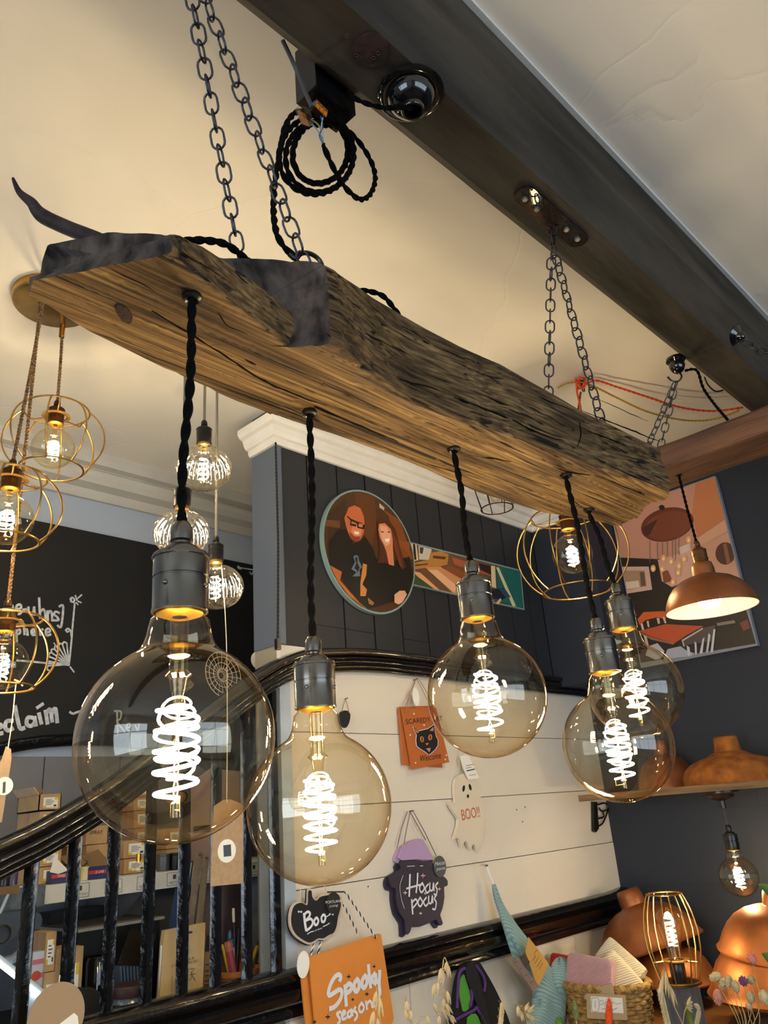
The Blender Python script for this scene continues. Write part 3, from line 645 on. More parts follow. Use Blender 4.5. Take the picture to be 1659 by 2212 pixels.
# coil of flex with lever connectors
t = thing('coiled_flex', 'coil of black twisted flex with orange lever connectors hanging by the black beam', 'cable', onY(690, 410, 0.53))
PL = ('Y', 0.53)
def loop(cx, cy, rx, ry, tilt, y, y2, n=26, a0=0.0, turns=1.0):
    out = []
    for i in range(n + 1):
        a = a0 + 2 * PI * turns * i / n; x = rx * math.cos(a); z = ry * math.sin(a); q = math.radians(tilt)
        out.append(onY(cx + x * math.cos(q) - z * math.sin(q), cy + x * math.sin(q) + z * math.cos(q), y + (y2 - y) * i / n))
    return out
coil = [onY(640, 556, 0.487), onY(618, 538, 0.49), onY(600, 510, 0.495), onY(592, 470, 0.505), onY(592, 420, 0.515), onY(598, 370, 0.52), onY(607, 320, 0.522), onY(618, 270, 0.524), onY(650, 240, 0.526)]
coil += loop(684, 335, 80, 86, 25, 0.524, 0.530, 20, -1.9, 1.0)[1:] + loop(690, 338, 72, 78, 20, 0.530, 0.536, 20, -1.9, 1.0)[1:] + loop(692, 330, 58, 68, 15, 0.536, 0.541, 18, -1.9, 1.0)[1:] + loop(694, 328, 60, 70, 28, 0.541, 0.545, 18, -1.9, 0.9)[1:]
coil += [onY(735, 276, 0.545), onY(768, 298, 0.543), onY(800, 345, 0.538), onY(811, 385, 0.532), onY(800, 420, 0.527), onY(778, 431, 0.524), onY(752, 412, 0.52), onY(732, 385, 0.518), onY(715, 352, 0.516), onY(703, 325, 0.515), onY(698, 312, 0.515)]
twisted(MB(), spline(coil, 5), 0.0037, 0.034, 2, 7, 0.0035).build('flex', M_cable, t)
M_or = mat('orange_lever', '#e2801a', 0.4); M_cl = glass('clear_plastic', (0.88, 0.89, 0.9), (0.6, 0.62, 0.65), 2.5, 0.1)
def connector(c, u, v, w):
    u = Vector(u).normalized(); w = Vector(w); w = (w - u * w.dot(u)).normalized(); v = w.cross(u)
    M = Matrix((u, v, w)).transposed().to_4x4(); M = Matrix.Translation(c) @ M
    b = MB().box((-0.0095, -0.004, -0.009), (0.0095, 0.004, 0.009), M).build('connector_body', M_cl, t)
    for k in range(3):
        MB().box((-0.009 + k * 0.0062, -0.0055, -0.0085), (-0.0037 + k * 0.0062, -0.0042, 0.004), M).build('lever', M_or, b)
        MB().box((-0.0082 + k * 0.0062, -0.0062, -0.001), (-0.0045 + k * 0.0062, -0.0056, 0.003), M).build('lever_slot_shadow', mat('lever_shadow', '#6b4a3a', 0.5), b)  # brown block on the lever, coloured as the shadow in its slot
connector(onY(690, 238, 0.514), (1, 0, -0.25), (0, -1, 0), (0.2, 0, 1)); connector(onY(658, 250, 0.514), (0.35, 0, -1), (0, -1, 0), (-1, 0, -0.3))
for (col, pts) in (('#2b4f9b', [(693, 252), (697, 275), (690, 292), (697, 310)]), ('#8f9a2d', [(672, 258), (686, 268), (695, 285), (698, 310)]), ('#c9c4bd', [(697, 255), (694, 280), (699, 305)]), ('#7d93b5', [(673, 268), (685, 280), (696, 300), (699, 312)])):
    MB().tube(spline([onY(x, y, 0.513) for x, y in pts], 5), 0.0009, 6).build('core_wire', mat('wire_' + col.strip('#'), col, 0.4), t)
MB().tube(spline([onY(610, 86, 0.512), onY(640, 150, 0.52), onY(660, 200, 0.518), onY(674, 232, 0.515)], 6), 0.0028, 8).build('grey_cable', mat('grey_sheath', '#4b4843', 0.5), t)
# hook bracket on the beam
t = thing('hook_bracket', 'glossy black hook plate with four bolts under the black beam', 'bracket', (0.93, 0.45, 0.86))
M_ham = mat('hammered_black', '#131210', 0.14, metal=0.4, bump=1.0, bscale=260, coat=0.5)
def pill(L, W, n=10):
    return [Vector((L / 2 - W / 2 + W / 2 * math.cos(a), W / 2 * math.sin(a), 0)) for a in [-PI / 2 + PI * i / n for i in range(n + 1)]] + [Vector((-L / 2 + W / 2 + W / 2 * math.cos(a), W / 2 * math.sin(a), 0)) for a in [PI / 2 + PI * i / n for i in range(n + 1)]]
cp = Vector((0.932, 0.45, 0.866))
MB().prism([cp + p for p in pill(0.185, 0.033)], (0, 0, 0.0035)).build('plate', M_ham, t)
for q in (-0.072, -0.040, 0.036, 0.070):
    b = cp + Vector((q, 0.004 if q < 0 else -0.002, 0)); MB().lathe([(0.0001, -0.0042), (0.0042, -0.0042), (0.0048, -0.003), (0.0048, 0.0)], b, 6).build('bolt', mat('zinc_bolt', '#8c8780', 0.35, metal=0.8), t)
e = cp + Vector((0.018, 0.004, 0)); MB().tube(spline([e, e + Vector((0.004, 0.006, -0.008)), e + Vector((0.008, 0.01, -0.015)), e + Vector((0.002, 0.012, -0.022)), e + Vector((-0.004, 0.008, -0.018))], 5), 0.0026, 8).build('eye', M_ham, t)
# small fitting with chain further along the beam
t = thing('hook_plate', 'small round black hook plate on the right side of the black beam', 'hook', onZ(1590, 728, 0.89))
c = onZ(1588, 726, 0.895); MB().lathe([(0.0001, 0.004), (0.022, 0.004), (0.023, 0.0), (0.018, -0.004), (0.012, -0.008), (0.010, -0.018), (0.006, -0.022), (0.0001, -0.023)], c, 24, Matrix.Rotation(-0.9, 4, 'X')).build('plate', M_enamel, t)
chain('side_chain', 'short dark chain leading off from the hook plate on the black beam', onZ(1606, 735, 0.875), onZ(1675, 765, 0.86), LINKS, 0.02, 0.6, sag=0.01)
# ------------------------------------------------------------------ brown hanging plank with copper dome pendant
M_plank = mat('brown_stained_pine', '#6e4a33', 0.55, var=0.3, scale=9, bump=0.5, bscale=30, stretch=(5, 0.6, 5), col2='#4a2f20')
plank = thing('hanging_plank', 'reddish brown wooden plank hung from the right end of the black beam', 'beam', (1.545, 0.42, 0.628))
mb = MB(); mb.smooth = False
vs = []; KY = 30
for i in range(KY + 1):
    y = 0.66 - (0.66 - 0.05) * i / KY; w = lambda s: noise.noise(Vector((y * 9, s, 2))) * 0.0022
    vs += [(1.487 + w(1), y, 0.629 + w(2)), (1.604 + w(3), y, 0.629 + w(4)), (1.604 + w(5), y, 0.683 + w(6)), (1.492 + w(7), y, 0.683 + w(8)), (1.487 + w(9), y, 0.676 + w(10))]
mb.add(vs, [(i * 5 + j, i * 5 + (j + 1) % 5, (i + 1) * 5 + (j + 1) % 5, (i + 1) * 5 + j) for i in range(KY) for j in range(5)] + [(4, 3, 2, 1, 0), tuple(KY * 5 + j for j in range(5))])
mb.build('board', M_plank, plank)
MB().tube([(1.495, 0.615, 0.687), (1.56, 0.615, 0.687)], 0.003, 8).build('hanger_bar', M_blackp, plank)
hk = Vector((1.53, 0.512, 0.862))
t = thing('ceiling_hook', 'black cup-shaped hook holding the chain of the brown plank', 'hook', hk)
MB().lathe([(0.0001, 0.018), (0.02, 0.018), (0.021, 0.012), (0.016, 0.006), (0.017, -0.002), (0.013, -0.012), (0.006, -0.018), (0.0001, -0.019)], hk + Vector((0, 0.008, 0.004)), 24).build('cup', M_enamel, t)
MB().tube(spline([hk + Vector((0, 0.006, -0.014)), hk + Vector((0, 0.004, -0.026)), hk + Vector((-0.006, 0.012, -0.036)), hk + Vector((-0.012, 0.022, -0.032)), hk + Vector((-0.014, 0.028, -0.02))], 5), 0.002, 8).build('hook', M_blackp, t)
h0 = hk + Vector((-0.008, 0.016, -0.036))
chain('plank_chain', 'left dark chain of the pair holding the brown plank', h0, (1.50, 0.615, 0.69), LINK, 0.0185, 0.3, group='chains holding the brown plank')
chain('plank_chain', 'right dark chain of the pair holding the brown plank', h0, (1.552, 0.612, 0.69), LINK, 0.0185, 1.0, group='chains holding the brown plank')
pth = spline([hk + Vector((0.006, -0.004, -0.012)), onZ(1505, 800, 0.84), onZ(1520, 840, 0.80), onZ(1545, 875, 0.755), onZ(1568, 902, 0.70), onZ(1575, 912, 0.68)], 7)
tag(twisted(MB(), pth, 0.0032, 0.02, 2, 7).build('supply_flex', M_cable), 'black flex running from the cup hook down to the brown plank', 'cable')
tag(MB().tube(spline([onZ(1522, 815, 0.885), onZ(1530, 832, 0.88), onZ(1545, 845, 0.875), onZ(1562, 843, 0.878)], 6), 0.0018, 7).build('thin_cable', M_blackp), 'thin black cable looping beside the black beam near the brown plank', 'cable')
M_cop = mat('aged_copper', '#a8683c', 0.42, metal=0.55, var=0.3, scale=9, bump=0.25, bscale=35, col2='#7d4a2a')
M_cop2 = mat('polished_copper', '#b87040', 0.46, metal=0.75, var=0.25, scale=7, bump=0.2, bscale=25)
M_iw = mat('shade_inner_white', '#efe6d2', 0.5)
DOME = [(1.0, 0.0), (0.985, 0.10), (0.94, 0.24), (0.86, 0.40), (0.74, 0.55), (0.58, 0.67), (0.40, 0.745), (0.27, 0.775)]
NECK = [(0.27, 0.775), (0.255, 0.79), (0.25, 0.95), (0.225, 1.07), (0.20, 1.09), (0.0001, 1.09)]
def dome_shade(parent, c, R, M=None, m=M_cop, inner=None, hh=1.0, neck=True, roll=False, name='shade'):
    c = Vector(c); mb = MB(); pr = [(r * R, h * R * hh) for r, h in DOME]
    if roll: pr = [(R * 1.0, -0.006 * R), (R * 1.03, -0.02 * R), (R * 1.045, 0.015 * R), (R * 1.02, 0.04 * R)] + pr[1:]
    mb.lathe(pr, c, 56, M); s = mb.build(name, m, parent, angle=60)
    if neck: MB().lathe([(r * R, h * R * hh) for r, h in NECK], c, 32, M).build('neck', m, s)
    MB().lathe([(r * R * 0.985, h * R * hh * 0.975 + 0.0006) for r, h in DOME] + [(0.0001, 0.75 * R * hh)], c, 56, M).build('inner_lining', inner or M_iw, s, angle=60)
    return s
dc = onX(1538, 1316, 1.545); RD = 0.088
t = thing('copper_dome_pendant', 'aged copper dome pendant with white lining hung under the brown plank', 'pendant light', dc)
dome_shade(t, dc, RD)
hc = dc + Vector((0, 0, 1.05 * RD))
lamp_holder(t, hc, 0.82, mat('antique_brass', '#6a4a2c', 0.4, metal=0.85))
tp = Vector((dc.x, dc.y + 0.004, 0.63)); twisted(MB(), spline([tp, tp.lerp(hc + Vector((0, 0, 0.05)), 0.5) + Vector((0.001, 0.001, 0)), hc + Vector((0, 0, 0.05))], 10), 0.003, 0.022, 2, 7).build('flex', M_cable, t)
MB().lathe([(0.0001, -0.003), (0.007, -0.002), (0.0075, 0.002), (0.006, 0.004)], tp, 16).build('cable_grommet', M_blackp, plank)
M_led = emit('white_led_lamp', (1.0, 0.70, 0.38), 9 * FIL)
MB().lathe([(0.0001, -0.004), (0.012, -0.001), (0.021, 0.008), (0.024, 0.02), (0.02, 0.036), (0.012, 0.05)], dc + Vector((0, 0, 0.004)), 24).build('bulb', M_led, t)
# ------------------------------------------------------------------ swagged coloured flexes at the ceiling hook
hkc = onZ(1255, 825, 1.028)
t = thing('ceiling_hook', 'small ceiling hook where the orange and yellow flexes meet', 'hook', hkc + Vector((0, 0, -0.02)))
MB().lathe([(0.0001, 0.0), (0.009, 0.0), (0.008, -0.004), (0.003, -0.006), (0.0025, -0.016)], hkc, 16).build('screw_plate', M_blackp, t)
MB().tube([hkc + Vector((0.007 * math.sin(a), -0.002, -0.022 + 0.007 * math.cos(a))) for a in [math.radians(q) for q in range(0, 290, 24)]], 0.0018, 7).build('hook', M_blackp, t)
o_end = [(1255, 835, 1.008), (1285, 822, 1.01), (1330, 835, 1.005), (1400, 858, 0.99), (1470, 880, 0.975), (1540, 888, 0.965), (1605, 880, 0.96)]
mb = MB(); twisted(mb, spline([onZ(x, y, z) for x, y, z in [(1244, 818, 1.012), (1248, 838, 1.004), (1262, 836, 1.002), (1264, 820, 1.008), (1252, 816, 1.01)] + o_end], 6), 0.0032, 0.03, 2, 7)
mb.tube(spline([onZ(x, y, z) for x, y, z in ((1248, 822, 1.01), (1246, 845, 0.995), (1253, 875, 0.95), (1256, 900, 0.9), (1252, 930, 0.85))], 6), 0.0026, 7)
tag(mb.build('orange_flex', mat('orange_fabric', '#d8441c', 0.8)), 'bright orange flex swagged from the ceiling hook towards the black beam', 'cable')
mb = MB(); twisted(mb, spline([onZ(x, y, z) for x, y, z in ((1205, 838, 1.02), (1225, 828, 1.018), (1258, 826, 1.012), (1290, 838, 1.0), (1330, 858, 0.985), (1400, 890, 0.965), (1480, 908, 0.95), (1545, 905, 0.945), (1598, 886, 0.95))], 6), 0.0028, 0.02, 2, 7)
tag(mb.build('yellow_flex', mat('mustard_fabric', '#a47e22', 0.8)), 'mustard yellow twisted flex swagged below the orange one at the ceiling', 'cable')
# ------------------------------------------------------------------ cage pendants
M_brass = mat('brushed_brass', '#b08848', 0.3, metal=0.95, var=0.1, scale=40)
M_brassd = mat('dark_bronze', '#4b3420', 0.38, metal=0.85, var=0.15, scale=30)
M_goldflex = mat('bronze_fabric_flex', '#4a3420', 0.75, col2='#8a6434', scale=260, lo=0.45, hi=0.55)
M_smoke = glass('pale_amber_glass', (0.965, 0.93, 0.82), (0.8, 0.66, 0.4), 1.6)
M_fil2 = emit('led_filament_warm', (1.0, 0.80, 0.50), 300 * FIL)
def cage_globe(parent, c, R, rt, rb, n, wire, sz=0.92, carrier=None):
    c = Vector(c); zt = math.sqrt(max(0, 1 - (rt / R) ** 2)) * R * sz; zb_ = -math.sqrt(max(0, 1 - (rb / R) ** 2)) * R * sz
    ring = lambda r, z, k=36: [c + Vector((r * math.cos(2 * PI * i / k), r * math.sin(2 * PI * i / k), z)) for i in range(k)]
    cage = MB().tube(ring(rt, zt), wire, 8, True).build('top_ring', M_brass, parent)
    MB().tube(ring(rb, zb_), wire, 8, True).build('bottom_ring', M_brass, parent)
    a0, a1 = math.atan2(zt / sz, rt), math.atan2(zb_ / sz, rb)
    for k in range(n):
        az = 2 * PI * (k + 0.3) / n
        pts = [c + Vector((R * math.cos(e) * math.cos(az), R * math.cos(e) * math.sin(az), R * sz * math.sin(e))) for e in [a0 + (a1 - a0) * i / 16 for i in range(17)]]
        MB().tube(pts, wire * 0.9, 7).build('cage_wire', M_brass, parent)
    if carrier is not None:
        zc_ = carrier; MB().lathe([(0.019, 0.0), (0.027, 0.0), (0.027, 0.0014), (0.019, 0.0014), (0.019, 0.0)], c + Vector((0, 0, zc_)), 32).build('carrier_ring', M_brass, parent)
        for k in range(3):
            az = 2 * PI * (k + 0.1) / 3; d = Vector((math.cos(az), math.sin(az), 0))
            MB().tube([c + d * 0.026 + Vector((0, 0, zc_)), c + d * (rt * 0.9) + Vector((0, 0, zc_)), c + d * rt + Vector((0, 0, zt))], wire * 0.8, 6).build('carrier_arm', M_brass, parent)
rc = Vector((0.513, 1.345, ZC))
rose = thing('brass_ceiling_plate', 'round brass ceiling plate half hidden behind the left end of the oak beam', 'ceiling rose', rc + Vector((0, 0, -0.03)))
MB().lathe([(0.0001, -0.022), (0.072, -0.022), (0.076, -0.019), (0.078, -0.014), (0.078, 0.0)], rc, 48).build('plate', M_brass, rose)
for (px, py, Y, lab, cx) in ((115, 966, 1.40, 'highest of the three brass cage pendants at the left edge, whole in view', 1), (15, 1120, 1.23, 'middle one of the three brass cage pendants at the left edge', 2), (4, 1432, 1.31, 'lowest of the three brass cage pendants, with a price tag on a string', 3)):
    c = onY(px, py, Y); t = thing('cage_pendant', lab, 'pendant light', c + Vector((0, 0, -0.09)), 'brass cage pendants at the left edge')
    k = (c.length / 1675); R = 95 * k if cx == 1 else 99 * k
    cap = c + Vector((0, 0, 0.052)); cc = c + Vector((0, 0, 0.018))
    cage_globe(t, cc, R, R * 0.66, R * 0.62, 8, 0.0019, 0.88, 0.05)
    lamp_holder(t, cap, 0.86, M_brassd)
    globe_bulb(t, cap, 0.041, 0.054, M_smoke, 0.0145, 4, 0.0105, 0.0011, 0.009, M_fil2)
    dd = Vector((c.x, c.y, 0)) - Vector((rc.x, rc.y, 0)); dd = dd * min(1, 0.062 / dd.length)
    top = Vector((rc.x + dd.x, rc.y + dd.y, ZC - 0.022)); g0 = cap + Vector((0, 0, 0.052))
    twisted(MB(), spline([top, top.lerp(g0, 0.5) + Vector((0.001, 0, 0)), g0], 12), 0.0034, 0.014, 2, 7, 0.0022).build('flex', M_goldflex, t)
    MB().lathe([(0.0045, -0.03), (0.0055, -0.029), (0.0055, 0.0), (0.0001, 0.0)], top, 14).build('cord_grip', M_brass, rose)
# large cage globe beyond the oak beam
c = onX(1236, 1196, 1.6); t = thing('cage_globe_pendant', 'large round brass wire globe pendant below the right end of the oak beam', 'pendant light', c + Vector((0, 0, -0.14)))
cap = c + Vector((0, 0, 0.062)); cage_globe(t, c + Vector((0, 0, 0.004)), 0.131, 0.085, 0.082, 10, 0.0018, 0.93, 0.076)
lamp_holder(t, cap, 0.95, M_brassd); globe_bulb(t, cap, 0.0475, 0.063, M_smoke, 0.016, 4.5, 0.0125, 0.0013, 0.01, M_fil2)
top = hkc + Vector((-0.004, 0.004, -0.03)); g0 = cap + Vector((0, 0, 0.058)); twisted(MB(), spline([top, top.lerp(g0, 0.5), g0], 10), 0.003, 0.016, 2, 7).build('flex', M_goldflex, t)
# barrel cage pendant peeping out under the oak beam
c = onY(1072, 1085, 1.2); t = thing('barrel_cage_pendant', 'unlit brass barrel cage pendant peeping out below the oak beam', 'pendant light', c + Vector((0, 0, -0.05)))
rb, rm, zb_ = 0.047, 0.062, -0.02
ring = lambda r, z: [c + Vector((r * math.cos(2 * PI * i / 36), r * math.sin(2 * PI * i / 36), z)) for i in range(36)]
MB().tube(ring(rb, zb_), 0.0018, 8, True).build('bottom_ring', M_brassd, t); MB().tube(ring(0.04, 0.125), 0.0018, 8, True).build('top_ring', M_brassd, t)
for k in range(8):
    az = 2 * PI * (k + 0.2) / 8; d = Vector((math.cos(az), math.sin(az), 0))
    MB().tube(spline([c + d * rb + Vector((0, 0, zb_)), c + d * rm + Vector((0, 0, 0.045)), c + d * 0.06 + Vector((0, 0, 0.085)), c + d * 0.04 + Vector((0, 0, 0.125))], 5), 0.0016, 7).build('cage_wire', M_brassd, t)
MB().lathe([(0.014, 0.07), (0.0165, 0.055), (0.0165, 0.02), (0.012, 0.006), (0.0001, 0.002)], c, 28).build('tubular_bulb', M_amber, t)
mb = MB(); spiral(mb, c, 0.006, 0.018, 0.055, 4, 0.0007); mb.build('filament', M_gold, t)
lamp_holder(t, c + Vector((0, 0, 0.07)), 0.85, M_brassd)
MB().tube([c + Vector((0, 0, 0.12)), Vector((c.x, c.y, ZC))], 0.003, 8).build('flex', M_goldflex, t)
# ribbed pumpkin bulbs
M_rib = glass('ribbed_glass', (0.93, 0.92, 0.87), (0.55, 0.52, 0.42), 5.5)
M_greyflex = mat('taupe_flex', '#6b6357', 0.8)
M_hold_b = mat('black_holder', '#1d1b1a', 0.4, metal=0.5)
M_fil3 = emit('led_filament_pale', (1.0, 0.84, 0.6), 140 * FIL)
for (px, py, Y, lab) in ((440, 1012, 1.2, 'topmost of the three ribbed glass bulbs hanging left of the navy boards'), (392, 1152, 1.12, 'ribbed glass bulb half hidden behind the gunmetal lamp holder'), (466, 1268, 1.25, 'lowest of the three ribbed glass bulbs, with a tag on a string')):
    c = onY(px, py, Y); t = thing('ribbed_bulb_pendant', lab, 'pendant light', c + Vector((0, 0, -0.05)), 'ribbed glass bulb pendants')
    R = 55.5 * c.length / 1675; hh = R * 0.82
    pr = [(0.0135, hh + 0.014), (0.0138, hh + 0.004)] + [(R * math.cos(a) ** 0.85 if a < 1.55 else 1e-5, hh * math.sin(a)) for a in []]
    for i in range(24):
        a = math.radians(76 - 166 * i / 23); pr.append((max(1e-5, R * max(0, math.cos(a)) ** 0.8), hh * math.sin(a)))
    b = MB().lathe(pr, c, 120, fn=lambda a, r, h: r * (1 + 0.055 * math.cos(18 * a) * min(1, r / (0.6 * R)) if abs(h) < hh else 1)).build('ribbed_glass', M_rib, t, angle=80)
    cap = c + Vector((0, 0, hh + 0.012)); lamp_holder(t, cap, 0.84, M_hold_b)
    MB().lathe([(0.0132, 0.002), (0.013, -0.006), (0.008, -0.009), (0.004, -0.008)], cap, 20).build('gold_cap', M_gold, b)
    mb = MB(); spiral(mb, c, 0.0088, 0.024, -0.026, 4.6, 0.0009, 0.3, 6, 14); mb.build('filament', M_fil3, b)
    MB().lathe([(0.004, hh), (0.0035, 0.035), (0.0014, 0.03), (0.0014, -0.03), (0.0001, -0.031)], c, 10).build('glass_stem', M_stem, b)
    top = Vector((c.x, c.y, ZC)); MB().tube([top, cap + Vector((0, 0, 0.05))], 0.0028, 8).build('flex', M_greyflex, t)
    MB().lathe([(0.0001, -0.012), (0.012, -0.011), (0.02, -0.006), (0.022, 0.0)], top, 24).build('ceiling_cup', M_hold_b, t)
# ------------------------------------------------------------------ price tags on strings
M_kraft = mat('kraft_card', '#a58a6c', 0.8, var=0.08, scale=120)
M_str = mat('cotton_string', '#cdbfa6', 0.9)
M_paper = mat('white_paper', '#e9e6e0', 0.8)
def tag_on_string(lab, knot, top, poly, Y, circ, rpx, rect):
    pl = ('Y', Y); t = thing('price_tag', lab, 'tag', onY(*poly[2], Y))
    mb = MB(); slab(mb, poly, pl, 0.0008); b = mb.build('card', M_kraft, t)
    cpos = onY(*circ, Y); r = rpx * cpos.length / 1675
    MB().prism([cpos + Vector((r * math.cos(a), -0.0005, r * math.sin(a))) for a in [2 * PI * i / 32 for i in range(32)]], (0, 0.0005, 0)).build('sticker', M_paper, b)
    MB().prism([onY(*q, Y) + Vector((0, -0.001, 0)) for q in rect], (0, 0.0005, 0)).build('printed_mark', mat('slate_ink', '#3d4c55', 0.7), b)
    MB().tube(spline([onY(*knot, Y)] + [onY(*q, Y) for q in top], 6), 0.0009, 6).build('string', M_str, t)
    k = onY(*knot, Y); MB().tube([k + Vector((-0.004, 0, 0.001)), k, k + Vector((0.006, -0.002, -0.003)), k + Vector((0.010, -0.002, -0.009))], 0.0013, 6).build('bow', M_str, t)
tag_on_string('kraft price tag with round white sticker hanging before the stair balusters', (470, 1172), [(476, 1200), (485, 1300), (490, 1420), (491, 1560), (490, 1735)], [(462, 1742), (482, 1728), (500, 1727), (525, 1738), (525, 1908), (455, 1915)], 1.245, (490, 1838), 21, [(482, 1826), (498, 1824), (499, 1849), (483, 1851)])
tag_on_string('narrow kraft price tag hanging at the left edge below the cage pendants', (36, 1470), [(33, 1490), (26, 1560), (17, 1618)], [(4, 1640), (13, 1612), (24, 1618), (25, 1640), (4, 1776), (-30, 1782), (-30, 1700)], 1.37, (9, 1698), 16, [(6, 1690), (12, 1688), (11, 1712), (5, 1714)])
# ------------------------------------------------------------------ stair rail, balusters and dado rail
rail = thing('stair_balustrade', 'glossy black stair handrail with slim balusters beside the cream boards', 'railing', (0.9, YW, -0.35))
HR = [(0.20, -0.035), (0.30, -0.02), (0.38, 0.010), (0.433, 0.032), (0.501, 0.068), (0.60, 0.134), (0.69, 0.194), (0.755, 0.235), (0.80, 0.257), (0.85, 0.272), (0.917, 0.281), (1.0, 0.287), (1.071, 0.288), (1.206, 0.287), (1.476, 0.282), (1.77, 0.279)]
HP = spline([Vector((x * YW, YW - 0.005, z * YW)) for x, z in HR], 5)
def sweep_xz(mb, path, prof):
    """carry a closed (out, up) profile along a path in the wall plane; out = towards the room"""
    k = len(path); n = len(prof); vs = []
    for i in range(k):
        t = (path[min(k - 1, i + 1)] - path[max(0, i - 1)]).normalized(); up = Vector((-t.z, 0, t.x)); w = 0.0012 * noise.noise(path[i] * 14)
        for (o, h) in prof: vs.append(path[i] + Vector((0, -o - w, 0)) + up * (h + w))
    mb.add(vs, [(i * n + j, i * n + (j + 1) % n, (i + 1) * n + (j + 1) % n, (i + 1) * n + j) for i in range(k - 1) for j in range(n)] + [tuple(range(n - 1, -1, -1)), tuple((k - 1) * n + j for j in range(n))]); return mb
cap = [(0.03 * math.cos(a) * (1 if math.cos(a) > 0 else 1), 0.013 * math.sin(a) - 0.013) for a in [PI * 2 * i / 14 for i in range(14)]]
sweep_xz(MB(), HP, cap).build('handrail_cap', M_gloss, rail)
def bead(r, o, h): return [(o + r * math.cos(a), h + r * math.sin(a)) for a in [2 * PI * i / 10 for i in range(10)]]
for (r, o, h) in ((0.011, 0.012, -0.031), (0.0085, 0.010, -0.044), (0.007, 0.006, -0.054)):
    sweep_xz(MB(), HP, bead(r, o, h)).build('rail_bead', M_gloss, rail)
sweep_xz(MB(), HP, [(-0.015, -0.005), (0.004, -0.005), (0.004, -0.06), (-0.015, -0.06)]).build('rail_core', M_gloss, rail)
def rail_z(x):
    for a, b in zip(HP[:-1], HP[1:]):
        if a.x <= x <= b.x: return a.z + (b.z - a.z) * (x - a.x) / (b.x - a.x)
    return HP[0].z
for i in range(8):
    x = (0.4215 + 0.051 * i) * YW + 0.0
    if i == 0: x = 0.598
    zt = rail_z(x) - 0.045; mb = MB(); rr = 0.0114; K = 14; pts = []
    n = 12; vs = []
    for k in range(K + 1):
        z = -0.275 + (zt + 0.275) * k / K
        for j in range(n):
            a = 2 * PI * j / n; q = rr * (1 + 0.10 * math.cos(6 * a)) * (1 + 0.03 * noise.noise(Vector((i, k, j)))); vs.append((x + q * math.cos(a), YW + q * math.sin(a), z))
    mb.add(vs, [(k * n + j, k * n + (j + 1) % n, (k + 1) * n + (j + 1) % n, (k + 1) * n + j) for k in range(K) for j in range(n)]); mb.build('baluster', M_gloss, rail)
DP = [Vector((x, YW, -0.278 + 0.0 * x)) for x in [0.2 + 0.1 * i for i in range(24)]]
DP = [p for p in DP if p.x < XW - 0.02] + [Vector((XW - 0.002, YW, -0.272))]
dado = [(-0.012, -0.08), (0.014, -0.08), (0.022, -0.076), (0.024, -0.066), (0.018, -0.058), (0.030, -0.052), (0.038, -0.04), (0.038, -0.026), (0.026, -0.02), (0.034, -0.012), (0.032, -0.002), (0.022, 0.006), (-0.012, 0.008)]
mb = MB(); sweep_xz(mb, DP, dado); o = mb.build('trim_4', M_gloss, kind='structure', angle=50)
# skirting cord by the navy boards
p = onY(601, 1180, 1.40); q = onY(600, 1385, 1.40)
t = thing('dark_cord', 'dark twisted cord hanging down the left edge of the navy boards', 'cord', q)
twisted(MB(), [Vector((p.x, 1.40, ZC - 0.12)), p, q], 0.003, 0.02, 2, 6).build('cord', mat('brown_black_flex', '#1d1814', 0.8), t)
MB().box((q.x - 0.006, 1.395, q.z - 0.02), (q.x + 0.006, 1.405, q.z + 0.005)).build('switch', M_blackp, t)
# ------------------------------------------------------------------ chalkboard
board = thing('chalkboard', 'large black chalkboard with white hand lettering behind the stair', 'chalkboard', (0.9, YB - 0.01, 0.25))
ztop = 0.403 * YB
arch_px = [(-120, 1680), (-40, 1632), (0, 1612), (60, 1600), (130, 1594), (200, 1592), (280, 1598), (360, 1612), (440, 1640), (520, 1690)]
AP = spline([onY(x, y, YB - 0.012) for x, y in arch_px], 6)
lo = [Vector((p.x, YB - 0.012, p.z)) for p in AP]
MB().prism([Vector((lo[0].x, YB - 0.012, ztop))] + lo + [Vector((1.75, YB - 0.012, lo[-1].z)), Vector((1.75, YB - 0.012, ztop))], (0, 0.010, 0)).build('panel', M_black, board)
sweep_xz(MB(), AP, [(-0.008, -0.022), (0.012, -0.022), (0.018, -0.012), (0.018, 0.0), (0.008, 0.008), (-0.008, 0.008)]).build('arched_moulding', M_gloss, board)
mb = MB(); PB = ('Y', YB - 0.0125); zF = zoomer(0, 1180, 3.567); W1 = 0.0062
def ch(*p, w=W1): stroke(mb, zF(*p), PB, w)
# "...eeuhns]"
ch((58, 495), (95, 480), (92, 455), (70, 460), (60, 495), (78, 522), (105, 505)); ch((118, 490), (160, 476), (155, 450), (130, 458), (122, 495), (142, 524), (168, 505))
ch((178, 490), (200, 486)); ch((218, 470), (222, 515), (248, 525), (262, 470)); ch((262, 470), (266, 530)); ch((300, 400), (308, 555)); ch((308, 510), (330, 485), (345, 510), (348, 565)); ch((365, 500), (368, 572)); ch((368, 520), (385, 500), (398, 520), (400, 575))
ch((455, 515), (428, 505), (415, 525), (440, 548), (448, 570), (412, 572)); ch((455, 465), (485, 465), (470, 615), (442, 612))
